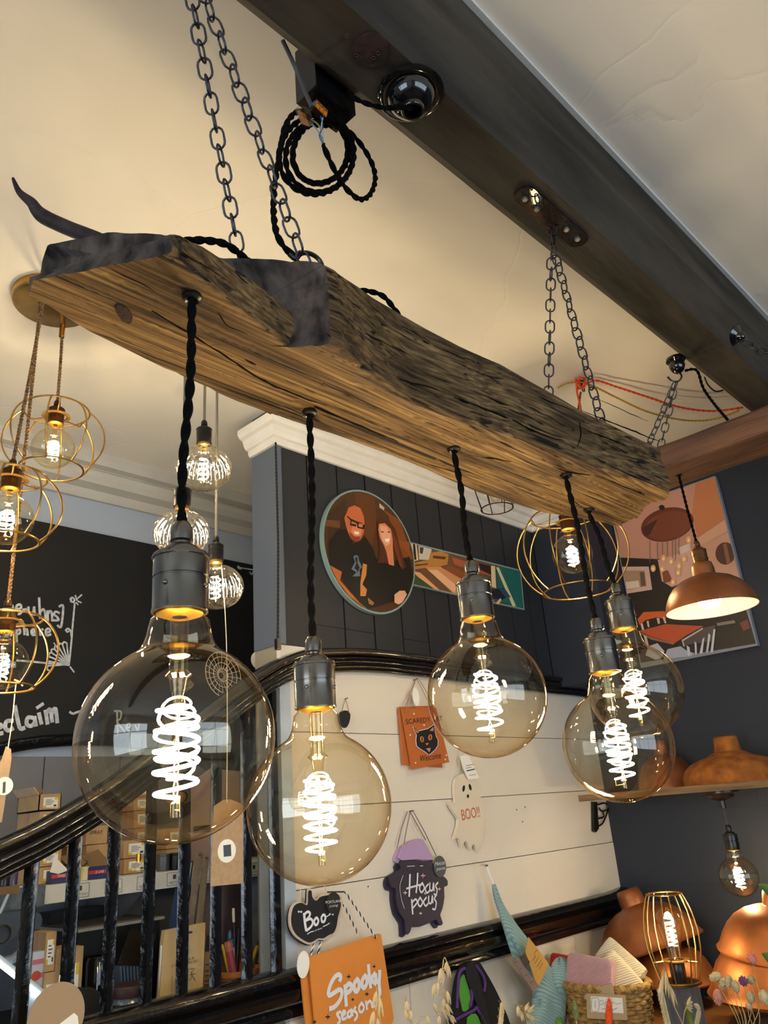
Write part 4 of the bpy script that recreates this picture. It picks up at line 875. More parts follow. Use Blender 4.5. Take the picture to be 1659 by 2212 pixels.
# "...osphere"
ch((48, 640), (38, 665), (52, 685), (68, 662), (55, 640), w=0.006); ch((95, 645), (80, 655), (92, 672), (80, 690), w=0.006); ch((122, 645), (128, 735), w=0.006); ch((125, 655), (150, 642), (152, 668), (130, 680), w=0.006); ch((182, 600), (188, 680), w=0.006); ch((188, 655), (205, 640), (212, 685), w=0.006)
ch((240, 668), (268, 658), (258, 640), (240, 655), (250, 685), (275, 678), w=0.006); ch((305, 640), (310, 685), w=0.006); ch((308, 655), (328, 640), w=0.006); ch((350, 668), (385, 655), (372, 635), (352, 650), (358, 688), (388, 680), w=0.006)
# "...eclaim ~" and swirls
W2 = 0.0098
ch((-40, 1400), (5, 1395), (0, 1375), (-30, 1385), (-20, 1440), (15, 1440), w=W2); ch((95, 1345), (50, 1350), (38, 1395), (60, 1420), (95, 1405), w=W2); ch((115, 1235), (150, 1395), (185, 1400), w=W2); ch((265, 1325), (215, 1320), (205, 1370), (240, 1385), (268, 1350), (262, 1310), (275, 1380), w=W2)
ch((300, 1290), (318, 1365), w=W2); ch((285, 1245), (330, 1215), w=0.008); ch((350, 1270), (365, 1365), w=W2); ch((355, 1290), (385, 1255), (400, 1350), w=W2); ch((398, 1290), (425, 1250), (440, 1355), w=W2); ch((538, 1278), (560, 1290), (590, 1280), (615, 1272), w=0.006)
ch((900, 1270), (905, 1440), w=0.005); ch((880, 1270), (930, 1275), (925, 1330), (900, 1350), (960, 1430), w=0.005); ch((975, 1400), (1005, 1385), (990, 1365), (970, 1400), (1000, 1430), w=0.005); ch((1040, 1380), (1060, 1420), (1070, 1370), w=0.005)
# frame line with fan and flourish
ch((575, 440), (560, 600), (545, 780), (530, 915), w=0.005); ch((530, 915), (400, 905), (250, 890), (130, 880), w=0.005)
ch((540, 410), (555, 395), (572, 410), (565, 430), (545, 425), (548, 412), w=0.005); ch((580, 380), (592, 415), w=0.005); ch((600, 400), (628, 375), w=0.004); ch((600, 425), (625, 435), w=0.004); ch((585, 435), (600, 450), w=0.004)
for i in range(8):
    a = math.radians(96 + i * 12.5); e = (530 + 165 * math.cos(a) * 0.98, 912 - 165 * math.sin(a)); ch((530, 912), e, w=0.004)
    b2 = math.radians(96 + (i + 1) * 12.5); ch(e, (530 + 175 * math.cos((a + b2) / 2), 912 - 178 * math.sin((a + b2) / 2)), (530 + 165 * math.cos(b2) * 0.98, 912 - 165 * math.sin(b2)), w=0.0045)
ch((505, 650), (520, 635), (540, 650), (548, 690), w=0.005); ch((510, 645), (515, 662), (528, 655), w=0.004); ch((540, 930), (570, 970), w=0.004); ch((415, 745), (440, 785), w=0.003)
zH = zoomer(320, 900, 3.8125)
for pts in (((735, 1240), (820, 1255), (940, 1270), (1050, 1280)), ((1055, 1285), (1062, 1420), (1060, 1600)), ((990, 1310), (1020, 1350), (1055, 1340)), ((985, 1325), (1010, 1290), (1050, 1300)), ((740, 1230), (765, 1255), (740, 1250)), ((835, 1280), (850, 1300), (865, 1275)), ((1035, 1590), (1062, 1610), (1050, 1570))):
    stroke(mb, zH(*pts), PB, 0.004)
mb.build('chalk_lettering', M_chalk, board, kind='stuff')
# ------------------------------------------------------------------ wall pictures
def quad_print(parent, name, items, plane, zf):
    """flat print: patches of colour lying one above another by hairs' breadths"""
    mb = MB(); mats = []; nrm = -away(plane, 1.0)
    for i, (col, pts) in enumerate(items):
        m = mat('ink_' + col.strip('#'), col, 0.45)
        if m not in mats: mats.append(m)
        mb.m = mats.index(m); P = [p + nrm * (0.00012 * (i + 1)) for p in trace(zf(*pts), plane)]
        mb.smooth = False; mb.add(P, [tuple(range(len(P)))])
    return mb.build(name, mats, parent, kind='stuff')
def ell(cx, cy, rx, ry, n=20, tilt=0.0):
    q = math.radians(tilt); return [(cx + rx * math.cos(a) * math.cos(q) - ry * math.sin(a) * math.sin(q), cy + rx * math.cos(a) * math.sin(q) + ry * math.sin(a) * math.cos(q)) for a in [2 * PI * i / n for i in range(n)]]
zD = zoomer(680, 1050, 3.530)
PD = ('Y', YW - 0.014)
cD = Vector((1.449, YW - 0.014, 0.681)); RDc = 0.177
t = thing('round_photo_panel', 'round wall photo of two smiling people in black tops on navy boards', 'picture', cD + Vector((0, 0, -RDc)))
circ = lambda r, dy=0.0: [cD + Vector((r * math.cos(a), dy, r * math.sin(a))) for a in [2 * PI * i / 72 for i in range(72)]]
MB().prism(circ(RDc), (0, 0.0135, 0)).build('panel', mat('teal_edge', '#7f9a98', 0.5), t)
def in_disc(items):                                   # keep the print inside the round panel
    out = []
    for col, pts in items:
        P = trace(zD(*pts), PD); k = []
        for p in P:
            d = p - cD; d.y = 0
            if d.length > RDc - 0.005: p = cD + d * ((RDc - 0.005) / d.length)
            k.append(p)
        out.append((col, k))
    return out
items = in_disc([('#4a2c14', ell(388, 522, 600, 600, 60)), ('#5e3413', [(300, 40), (460, 40), (470, 260), (430, 520), (360, 520), (330, 200)]), ('#3c2410', [(30, 150), (235, 90), (230, 330), (40, 560)]), ('#6a4020', [(75, 250), (190, 265), (190, 320), (75, 305)]), ('#7a421a', [(480, 150), (740, 150), (760, 560), (640, 560), (560, 230)]), ('#c0b4a4', [(490, 130), (530, 165), (525, 185), (492, 165)]), ('#8a4a1c', [(640, 415), (720, 430), (725, 530), (650, 460)]),
  ('#17120e', [(90, 600), (105, 420), (180, 330), (245, 330), (290, 440), (345, 420), (380, 380), (440, 470), (470, 560), (620, 560), (720, 540), (760, 700), (740, 900), (400, 1000), (300, 860), (200, 700)]),
  ('#b9632f', [(100, 610), (205, 655), (190, 720), (260, 800), (340, 890), (400, 950), (380, 990), (230, 900), (130, 760)]), ('#c77f3e', [(365, 590), (395, 600), (390, 680), (360, 750), (395, 790), (385, 840), (345, 840), (345, 740)]), ('#9c6a38', [(400, 850), (450, 890), (440, 910), (410, 900)]),
  ('#c4663c', [(235, 215), (255, 165), (300, 148), (345, 170), (370, 230), (378, 300), (370, 360), (340, 415), (310, 425), (270, 400), (245, 340), (228, 280), (222, 240)]), ('#d8855a', [(285, 290), (355, 300), (350, 360), (330, 405), (300, 395), (275, 350)]), ('#8a3f22', [(262, 350), (300, 385), (345, 385), (335, 415), (300, 424), (268, 400)]), ('#f0dccb', [(295, 345), (335, 352), (330, 372), (300, 368)]), ('#1a1210', [(240, 235), (268, 262), (265, 300), (310, 312), (312, 296), (275, 288), (276, 268), (315, 285), (322, 322), (372, 332), (380, 295), (365, 295), (360, 318), (330, 310), (330, 285), (375, 290), (320, 272), (270, 250), (245, 228)]),
  ('#4e2514', [(470, 270), (500, 248), (560, 260), (610, 330), (640, 450), (670, 560), (690, 620), (655, 640), (620, 560), (590, 600), (520, 590), (475, 590), (490, 500), (480, 400)]), ('#cf8058', [(485, 290), (530, 285), (575, 330), (590, 390), (590, 470), (600, 610), (560, 600), (540, 500), (520, 450), (490, 390), (480, 330)]), ('#e0a184', [(495, 300), (540, 310), (575, 370), (570, 440), (540, 460), (510, 420), (495, 360)]), ('#f3e2d6', [(528, 405), (565, 400), (560, 425), (540, 430)]), ('#3a1a10', [(500, 345), (520, 350), (518, 358), (500, 354)]), ('#3a1a10', [(548, 350), (568, 348), (568, 356), (550, 358)]), ('#6d3418', [(575, 330), (620, 420), (650, 560), (668, 630), (640, 610), (600, 480)]),
  ('#5f6f7d', [(285, 545), (300, 528), (325, 535), (330, 570), (355, 620), (335, 640), (340, 690), (280, 692), (310, 660), (272, 635), (300, 580)]), ('#17120e', [(300, 550), (318, 545), (318, 590), (335, 625), (318, 660), (310, 640), (295, 630), (310, 590)]),
  ('#d6a084', [(600, 830), (640, 800), (680, 800), (695, 830), (660, 890), (630, 905), (600, 890)])])
mb = MB(); mats = []; mb.smooth = False
for i, (col, P) in enumerate(items):
    m = mat('ink_' + col.strip('#'), col, 0.45)
    if m not in mats: mats.append(m)
    mb.m = mats.index(m); mb.add([p + Vector((0, -0.00014 * (i + 1), 0)) for p in P], [tuple(range(len(P)))])
mb.build('printed_photo', mats, t, kind='stuff')
t = thing('strip_photo_panel', 'long strip photo of timber beams and a teal door on navy boards', 'picture', onY(800, 1265, YW - 0.01))
PS = ('Y', YW - 0.008); zs = zD
sl = [(725, 425), (1572, 640), (1600, 945), (730, 752)]
mb = MB(); slab(mb, zs(*sl), PS, 0.0075); mb.build('panel', mat('teal_edge', '#7f9a98', 0.5), t)
quad_print(t, 'printed_photo', [('#6a4a34', [(735, 438), (1560, 648), (1588, 932), (738, 745)]), ('#d8c39c', [(735, 438), (775, 445), (790, 565), (740, 575)]), ('#2a2018', [(748, 440), (765, 445), (775, 560), (755, 565)]), ('#c9bfae', [(790, 455), (890, 480), (880, 565), (795, 560)]), ('#3a3a3e', [(800, 465), (830, 470), (820, 520), (800, 510)]),
  ('#b07a3a', [(738, 590), (870, 560), (880, 510), (960, 495), (1020, 520), (1010, 600), (920, 620), (830, 625), (740, 640)]), ('#5c3a1c', [(900, 530), (1000, 540), (990, 560), (900, 550)]), ('#5c3a1c', [(760, 600), (860, 590), (860, 600), (760, 612)]), ('#c98a5a', [(840, 620), (960, 615), (1350, 820), (1200, 850), (1050, 815)]), ('#8a4a2a', [(960, 620), (1040, 610), (1350, 760), (1340, 800), (1100, 700)]), ('#e0b08a', [(860, 640), (930, 640), (1080, 760), (1060, 815)]), ('#a5583c', [(1040, 540), (1340, 640), (1340, 690), (1060, 600)]), ('#2c1a20', [(1250, 590), (1345, 610), (1345, 680), (1260, 640)]), ('#d9a070', [(745, 650), (800, 660), (950, 795), (915, 790), (780, 690)]), ('#3c4a30', [(740, 660), (900, 785), (740, 745)]), ('#dcc8a0', [(1340, 608), (1372, 612), (1380, 780), (1345, 770)]),
  ('#1d6660', [(1378, 612), (1560, 648), (1588, 932), (1390, 880)]), ('#dccf9e', [(1378, 620), (1400, 622), (1530, 915), (1505, 920)]), ('#16222e', [(1330, 790), (1440, 780), (1480, 840), (1420, 870), (1330, 850)]), ('#2d4a6a', [(1400, 785), (1450, 790), (1490, 850), (1450, 850)]), ('#d8c48e', [(1375, 895), (1410, 855), (1420, 870), (1395, 905)])], PS, zs)
# large photograph on the right wall
PX = ('X', XW - 0.022); zE = zoomer(1300, 1000, 4.621)
yl, yr, zb_, zt_ = 0.477 * XW, 0.323 * XW, 0.160 * XW, 0.968
t = thing('large_photo_canvas', 'large framed photo of an orange dining room with copper chandelier on navy wall', 'picture', (XW - 0.01, (yl + yr) / 2, zb_))
MB().box((XW - 0.021, yr, zb_), (XW - 0.001, yl, zt_)).build('canvas', mat('canvas_edge_grey', '#8d8f98', 0.5), t)
base = [('#c98f78', [(60, 600), (150, 960), (900, 990), (1320, 870), (1140, 140), (1100, -200), (-60, -200)]), ('#2b2018', [(150, 955), (560, 960), (900, 985), (1360, 1200), (1555, 1800), (390, 1995), (240, 1320)])]
def clipb(items):
    out = []
    for col, pts in items:
        P = trace(zE(*pts), PX); out.append((col, [Vector((p.x, max(yr + 0.004, min(yl - 0.004, p.y)), max(zb_ + 0.004, min(zt_ - 0.004, p.z)))) for p in P]))
    return out
items = base + [('#c77a4c', [(930, 180), (1140, 140), (1260, 640), (960, 760), (900, 500)]), ('#d9a283', [(960, 750), (1250, 560), (1275, 670), (960, 840)]), ('#cf9a80', [(960, 840), (1280, 690), (1420, 1250), (1100, 1080)]), ('#d8a896', [(560, 970), (900, 870), (1120, 1060), (700, 1240), (600, 1180)]), ('#ddc4b8', [(760, 850), (880, 800), (890, 870), (790, 910)]),
  ('#6a2f1c', ell(655, 615, 268, 165, 32, -14)), ('#7d3c22', ell(665, 625, 235, 140, 28, -14)), ('#4a2012', [(400, 650), (560, 560), (480, 720), (430, 730)]), ('#2a1a14', ell(600, 445, 30, 26, 12)), ('#d8b0a0', [(190, 1040), (470, 1035), (505, 1265), (235, 1310)]), ('#b08a68', [(215, 1075), (430, 1075), (450, 1230), (250, 1270)]), ('#e6cdb8', [(240, 1190), (370, 1175), (380, 1240), (250, 1262)]), ('#6a5540', [(380, 1090), (425, 1088), (440, 1225), (395, 1232)]),
  ('#8a4a2c', [(605, 1090), (660, 1070), (710, 1180), (620, 1200)]), ('#55301e', ell(1235, 905, 98, 112, 24)), ('#8a5a44', [(1210, 810), (1245, 800), (1290, 1000), (1250, 1010)]), ('#d9642c', [(360, 1560), (420, 1490), (620, 1480), (650, 1500), (640, 1560), (560, 1540), (440, 1570), (380, 1620)]), ('#d8c4b4', [(390, 1610), (410, 1600), (430, 1680), (410, 1690)]), ('#d8c4b4', [(450, 1580), (470, 1575), (480, 1640), (462, 1640)]), ('#d8c4b4', [(550, 1550), (575, 1545), (585, 1600), (565, 1610)]), ('#d8c4b4', [(610, 1540), (630, 1540), (650, 1600), (630, 1600)]),
  ('#c4552c', [(370, 1680), (640, 1610), (1020, 1630), (850, 1720), (730, 1800), (520, 1740)]), ('#9a6a54', [(380, 1690), (520, 1745), (730, 1800), (720, 1815), (500, 1765), (390, 1710)]), ('#d0b8a8', [(420, 1720), (450, 1730), (480, 1850), (455, 1850)]), ('#5a4a44', [(800, 1760), (1000, 1650), (1140, 1620), (1100, 1780), (830, 1820)]), ('#b7b4c0', [(800, 1770), (1010, 1645), (1015, 1660), (815, 1780), (835, 1830), (820, 1835)]),
  ('#b9bcc8', [(440, 1920), (470, 1830), (560, 1800), (630, 1880), (600, 1950), (540, 1965)]), ('#a9aebf', [(620, 1960), (660, 1860), (790, 1830), (860, 1880), (930, 1900), (900, 1930)]), ('#c9ccd6', [(850, 1820), (880, 1840), (890, 1920), (865, 1930)]), ('#c9ccd6', [(930, 1780), (950, 1800), (955, 1910), (935, 1915)]), ('#c9ccd6', [(1010, 1760), (1030, 1740), (1010, 1900), (980, 1905)]), ('#c9ccd6', [(1070, 1700), (1090, 1720), (1065, 1890), (1045, 1895)]), ('#c9ccd6', [(1120, 1660), (1140, 1660), (1115, 1890), (1090, 1890)]), ('#7a3c34', [(1380, 1600), (1460, 1560), (1490, 1650), (1420, 1680)]), ('#8c7a72', [(1150, 1600), (1330, 1570), (1340, 1600), (1160, 1630)]), ('#2e3026', [(1260, 1130), (1330, 1150), (1420, 1240), (1400, 1220), (1340, 1180), (1280, 1160)])]
items += [('#7a6a60', [(x, y0), (x + 7, y0), (x + 9, y1), (x + 3, y1)]) for (x, y0, y1) in ((480, 780, 1000), (555, 790, 980), (605, 790, 920), (655, 780, 930), (705, 770, 960), (735, 765, 980), (770, 740, 920))]
items += [('#f0b070', ell(x, y, 26, 36, 12)) for (x, y) in ((520, 1055), (610, 1060), (700, 985), (770, 1095), (720, 1190), (830, 960), (780, 1030), (875, 770), (625, 955))]
items += [('#ffe6c0', ell(x, y + 5, 12, 18, 10)) for (x, y) in ((520, 1055), (610, 1060), (700, 985), (770, 1095), (720, 1190), (830, 960), (780, 1030), (875, 770), (625, 955))]
mb = MB(); mats = []; mb.smooth = False
for i, (col, P) in enumerate(clipb(items)):
    m = mat('ink_' + col.strip('#'), col, 0.45)
    if m not in mats: mats.append(m)
    mb.m = mats.index(m); mb.add([p + Vector((-0.00012 * i, 0, 0)) for p in P], [tuple(range(len(P)))])
mb.build('printed_photo', mats, t, kind='stuff')
# ------------------------------------------------------------------ hanging signs on the cream boards
zA = zoomer(600, 1880, 6.381); zB = zoomer(820, 1440, 4.808); zC = zoomer(800, 1600, 3.607)
M_orange = mat('orange_card', '#d98736', 0.6, var=0.03); M_orange2 = mat('orange_mdf', '#b4622a', 0.6); M_bk = mat('sign_black', '#14161a', 0.6); M_wt = mat('sign_white', '#dfe0e4', 0.6); M_cream = mat('cream_mdf', '#cdb9a4', 0.7)
M_nail = mat('nail_steel', '#3a332c', 0.5, metal=0.7)
def star(mb, c, r, plane):
    x, y = c; stroke(mb, [(x - r, y), (x + r, y)], plane, 0.0022, n=1); stroke(mb, [(x, y - r), (x, y + r)], plane, 0.0022, n=1)
def nail(parent, px, Y): 
    p = onY(*px, Y); MB().tube([p + Vector((-0.002, 0.0, 0)), Vector((p.x + 0.002, YW + 0.004, p.z - 0.001))], 0.0014, 7).build('nail', M_nail, parent)
# spooky season pair
front = [(430, 1200), (1395, 872), (1425, 885), (1600, 2030), (1585, 2100), (1540, 2140), (640, 2560), (560, 2540)]
for k, (lab, dy, off) in enumerate((('orange Spooky season sign hanging in front of its twin', 0.058, (0, 0)), ('second orange sign mostly hidden behind the Spooky season sign', 0.045, (-125, 55)))):
    Y = YW - dy; pl = ('Y', Y); t = thing('hanging_sign', lab, 'sign', onY(*zA((1000, 2150))[0], Y), 'orange Spooky season signs')
    mb = MB(); slab(mb, zA(*[(x + off[0], y + off[1]) for x, y in front]), pl, 0.004); bd = mb.build('board', M_orange, t)
    if k == 0:
        mb = MB(); S = lambda *p, w=0.0082: stroke(mb, zA(*p), pl, w * 1.12, 0.0008)
        S((850, 1515), (862, 1465), (828, 1437), (775, 1475), (722, 1570), (690, 1680), (705, 1722), (765, 1690), (835, 1645), (872, 1665), (866, 1745), (820, 1830), (765, 1885), (712, 1905), w=0.0078)
        S((920, 1590), (928, 1720), (937, 1858), w=0.0078); S((925, 1625), (975, 1565), (1010, 1590), (1002, 1650), (945, 1690)); S((1090, 1505), (1052, 1560), (1052, 1640), (1082, 1668), (1115, 1612), (1112, 1535), (1090, 1505)); S((1200, 1455), (1162, 1512), (1158, 1590), (1187, 1618), (1222, 1560), (1220, 1485), (1200, 1455))
        S((1245, 1312), (1258, 1460), (1275, 1608), w=0.0078); S((1335, 1425), (1275, 1505), (1305, 1530), (1345, 1560)); S((1345, 1440), (1350, 1520), (1378, 1530), (1396, 1470), (1400, 1392)); S((1400, 1392), (1392, 1560), (1402, 1690), (1370, 1745), (1345, 1720))
        S = lambda *p, w=0.0056: stroke(mb, zA(*p), pl, w, 0.0008)
        S((858, 1950), (810, 1975), (838, 2030), (850, 2080), (820, 2110)); S((880, 2010), (925, 1965), (905, 1940), (875, 1985), (890, 2050), (935, 2035)); S((1005, 1925), (962, 1960), (962, 2020), (1000, 2005), (1012, 1920), (1022, 2000)); S((1065, 1885), (1042, 1935), (1078, 1960), (1086, 2015), (1052, 2065)); S((1150, 1828), (1115, 1880), (1122, 1945), (1160, 1945), (1180, 1885), (1150, 1828)); S((1213, 1808), (1226, 1912)); S((1225, 1850), (1258, 1802), (1288, 1825), (1296, 1878), (1335, 1862))
        mb.build('white_lettering', M_wt, bd, kind='stuff')
        mb = MB()
        for (x, y, r) in ((975, 1465, 24), (1325, 1325, 16), (1225, 1705, 22), (1030, 1780, 14), (685, 2020, 28), (1400, 1865, 20), (505, 2088, 20)): star(mb, zA((x, y))[0], r / 6.381, pl)
        mb.build('black_stars', M_bk, bd, kind='stuff')
    tw = [((925, 295), (1135, 600), (1355, 935)), ((905, 470), (1010, 680), (1112, 890))] if k == 0 else [((500, 1010), (475, 1090), (450, 1175)), ((592, 990), (565, 1100), (540, 1225))]
    for q in tw:
        mb = MB(); twisted(mb, [onY(*z, Y - 0.004) for z in zA(*q)], 0.0022, 0.016, 2, 6, two=True); mb.build('striped_twine', [M_bk, M_paper], t)
    if k == 0: nail(t, zA((925, 295))[0], Y)
    else: MB().prism([onY(*z, YW - 0.066) for z in zA(*ell(352, 1300, 84, 190, 28, 4))], (0, 0.001, 0)).build('oval_tag', M_paper, t)
# Boo pumpkin plaque
pk = [(420, 258), (412, 440), (378, 462), (300, 430), (205, 480), (165, 620), (172, 780), (235, 905), (340, 985), (430, 1025), (500, 1000), (560, 962), (640, 962), (720, 912), (790, 880), (835, 780), (855, 650), (880, 560), (900, 450), (870, 350), (800, 318), (700, 318), (600, 340), (550, 392), (505, 390), (468, 335), (462, 258)]
pc = (520, 660)
t = thing('pumpkin_plaque', 'black pumpkin shaped plaque lettered Boo in white script', 'sign', onY(*zA((450, 1020))[0], YW - 0.03), None)
grow = lambda pts, k, c: [(c[0] + (x - c[0]) * k, c[1] + (y - c[1]) * k) for x, y in pts]
mb = MB(); slab(mb, zA(*grow(pk, 1.0, pc)), ('Y', YW - 0.034), 0.005, 3); b0 = mb.build('cream_backing', M_cream, t)
mb = MB(); slab(mb, zA(*grow(pk, 0.92, (540, 650))), ('Y', YW - 0.036), 0.002, 3); mb.build('black_face', M_bk, t)
mb = MB(); slab(mb, zA(*[(x - 22, y + 12) for x, y in grow(pk, 1.0, pc)]), ('Y', YW - 0.026), 0.004, 3); mb.build('second_plaque', M_bk, t, label='matching plaque stacked behind')
mb = MB(); pl = ('Y', YW - 0.0362); S = lambda *p, w=0.005: stroke(mb, zA(*p), pl, w, 0.0006)
S((360, 600), (370, 720), (388, 825), w=0.006); S((362, 612), (405, 572), (440, 592), (425, 645), (382, 692), (445, 668), (478, 710), (455, 775), (395, 828)); S((525, 655), (500, 690), (505, 745), (535, 748), (555, 700), (540, 660), (525, 655)); S((622, 612), (598, 650), (605, 705), (635, 705), (652, 655), (640, 618), (622, 612)); S((650, 650), (690, 625), (715, 605), w=0.002)
S((405, 878), (450, 850), (490, 840), w=0.0018); S((620, 775), (665, 755), (708, 728), w=0.0018)
for q in ((285, 570), (320, 572), (715, 605), (755, 608)): star(mb, zA(q)[0], 1.6, pl)
text_px(mb, 'crew', zA((505, 845))[0], zA((612, 805))[0], pl, hpx=5)
mb.build('white_lettering', M_wt, t, kind='stuff')
tc_ = zA((770, 450))[0]; tp = onY(*tc_, YW - 0.040)
rt_ = 118 / 6.381 * tp.length / 1675
lt = MB().prism([tp + Vector((rt_ * math.cos(a), 0, rt_ * math.sin(a))) for a in [2 * PI * i / 28 for i in range(28)]], (0, 0.001, 0)).build('round_tag', mat('charcoal_tag', '#23221f', 0.6), t)
mb = MB(); text_px(mb, 'PORTLAND', zA((655, 462))[0], zA((885, 435))[0], ('Y', YW - 0.0402), hpx=6); text_px(mb, 'Living', zA((705, 512))[0], zA((830, 492))[0], ('Y', YW - 0.0402), 0.3, 5); mb.build('tag_print', M_wt, lt, kind='stuff')
for q in (((318, 200), (312, 300), (310, 430)), ((640, 200), (655, 260), (668, 320))): MB().tube([onY(*z, YW - 0.035) for z in zA(*q)], 0.0011, 6).build('string', M_str, t)
# Hocus pocus cauldrons
pot = [(245, 932), (475, 927), (480, 950), (520, 985), (548, 1040), (575, 1060), (602, 1090), (600, 1130), (575, 1142), (578, 1220), (562, 1310), (545, 1360), (566, 1420), (545, 1440), (522, 1408), (505, 1395), (420, 1428), (330, 1432), (320, 1462), (302, 1502), (275, 1502), (270, 1405), (225, 1335), (202, 1225), (200, 1152), (165, 1142), (150, 1090), (165, 1042), (205, 1020), (238, 992)]
foam = [(245, 932), (238, 870), (262, 822), (300, 790), (345, 772), (400, 765), (432, 805), (462, 862), (476, 927)]
M_pot = mat('aubergine_paint', '#2a2438', 0.55); M_foam = mat('lilac_paint', '#b294bd', 0.55)
for k, (lab, dy, off) in enumerate((('purple cauldron plaque lettered Hocus pocus in front of its twin', 0.016, (0, 0)), ('second cauldron plaque mostly hidden behind the Hocus pocus one', 0.008, (-38, 22)))):
    Y = YW - dy; pl = ('Y', Y); sh = lambda p: [(x + off[0], y + off[1]) for x, y in p]
    t = thing('cauldron_plaque', lab, 'sign', onY(*zC((290, 1500))[0], Y), 'cauldron plaques')
    mb = MB(); slab(mb, zC(*sh(pot)), pl, 0.006, 2); pb = mb.build('pot', M_pot, t)
    mb = MB(); slab(mb, zC(*sh(foam)), pl, 0.006, 3); mb.build('foam', M_foam, t)
    if k == 0:
        mb = MB(); S = lambda *p, w=0.0042: stroke(mb, zC(*p), pl, w, 0.0007)
        S((306, 1045), (303, 1130), (300, 1210), w=0.0055); S((366, 1035), (362, 1110), (354, 1182), w=0.005); S((280, 1152), (340, 1135), (402, 1118)); S((402, 1108), (380, 1145), (394, 1182), (417, 1150), (402, 1108)); S((448, 1118), (425, 1150), (438, 1185), (458, 1168)); S((462, 1108), (463, 1160), (482, 1164), (490, 1108), (494, 1168)); S((524, 1106), (506, 1132), (518, 1160), (510, 1202), (494, 1194))
        S((320, 1240), (324, 1300), (328, 1348), w=0.005); S((325, 1258), (350, 1235), (362, 1260), (332, 1300)); S((386, 1222), (368, 1260), (385, 1292), (404, 1260), (386, 1222)); S((434, 1222), (412, 1255), (428, 1287), (446, 1270)); S((452, 1212), (453, 1260), (472, 1264), (480, 1208), (484, 1262)); S((512, 1202), (496, 1230), (510, 1260), (502, 1312), (482, 1310))
        S((285, 980), (315, 978), (342, 976), w=0.0014); S((385, 976), (408, 975), w=0.0014); S((252, 1050), (228, 1130), (238, 1230), (262, 1308), w=0.0012)
        mb.build('white_lettering', M_wt, pb, kind='stuff')
        mb = MB()
        for (x, y, r) in ((408, 1052, 16), (270, 1185, 13), (425, 1190, 8), (390, 1345, 9), (535, 1155, 10)): star(mb, zC((x, y))[0], r / 3.607, pl)
        mb.build('pink_stars', mat('pink_paint', '#e0b4bc', 0.6), pb, kind='stuff')
        q = onY(*zC((543, 980))[0], Y - 0.003); r_ = 66 / 3.607 * q.length / 1675
        tg = MB().prism([q + Vector((r_ * 1.0 * math.cos(a), 0, r_ * 1.06 * math.sin(a))) for a in [2 * PI * i / 28 for i in range(28)]], (0, 0.001, 0)).build('round_tag', mat('grey_tag', '#4c5150', 0.6), t)
        mb = MB(); text_px(mb, 'Hocus', zC((500, 975))[0], zC((580, 962))[0], ('Y', Y - 0.0032), 0.3, 9); text_px(mb, 'pocus', zC((515, 1012))[0], zC((583, 1000))[0], ('Y', Y - 0.0032), 0.3, 7); mb.build('tag_print', M_wt, tg, kind='stuff')
        ST = [((332, 548), (425, 715), (512, 895)), ((312, 555), (285, 670), (262, 800))]; nail(t, zC((340, 545))[0], Y)
    else: ST = [((288, 552), (240, 690), (207, 840)), ((312, 558), (370, 665), (432, 775))]
    for q in ST: MB().tube([onY(*z, Y - 0.002) for z in zC(*q)], 0.0011, 6).build('string', mat('plum_cord', '#6d565f', 0.8), t)
# ghost
gh = [(660, 315), (690, 268), (740, 258), (800, 290), (835, 340), (855, 410), (870, 462), (905, 462), (908, 500), (892, 550), (876, 600), (885, 680), (876, 760), (856, 820), (832, 858), (812, 806), (795, 818), (780, 850), (752, 786), (732, 790), (712, 832), (696, 770), (668, 758), (650, 770), (676, 690), (686, 610), (652, 560), (615, 492), (640, 475), (664, 482), (655, 400)]
t = thing('ghost_plaque', 'white ghost shaped plaque lettered BOO!! in orange', 'sign', onY(*zC((780, 850))[0], YW - 0.01)); pl = ('Y', YW - 0.012)
mb = MB(); slab(mb, zC(*gh), pl, 0.009, 2); gb = mb.build('ghost_board', mat('ghost_white', '#d9cdb8', 0.6), t)
for e in (ell(727, 372, 10, 26, 14, 8), ell(777, 362, 10, 26, 14, -14), ell(760, 432, 9, 15, 12)): MB().prism([onY(*z, YW - 0.0122) + Vector((0, -0.0004, 0)) for z in zC(*e)], (0, 0.0004, 0)).build('painted_eye', M_bk, gb)
mb = MB(); text_px(mb, 'BOO!!', zC((712, 622))[0], zC((856, 592))[0], pl, hpx=24); mb.build('orange_lettering', mat('orange_ink', '#c2622a', 0.6), gb, kind='stuff')
pl2 = ('Y', YW - 0.018); mb = MB(); slab(mb, zC((697, 122), (735, 112), (768, 122), (852, 292), (762, 302), (722, 215)), pl2, 0.0008); tg = mb.build('paper_tag', M_paper, t)
mb = MB(); stroke(mb, zC((745, 195), (800, 185)), pl2, 0.001, n=1); stroke(mb, zC((745, 215), (785, 207)), pl2, 0.001, n=1); stroke(mb, zC((750, 235), (810, 222)), pl2, 0.0025, n=1); stroke(mb, zC((770, 270), (820, 262)), pl2, 0.001, n=1); mb.build('tag_print', M_bk, tg, kind='stuff')
for q in (((695, 60), (692, 160), (690, 262)), ((705, 60), (715, 90), (738, 125))): MB().tube([onY(*z, YW - 0.013) for z in zC(*q)], 0.0009, 6).build('string', M_str, t)
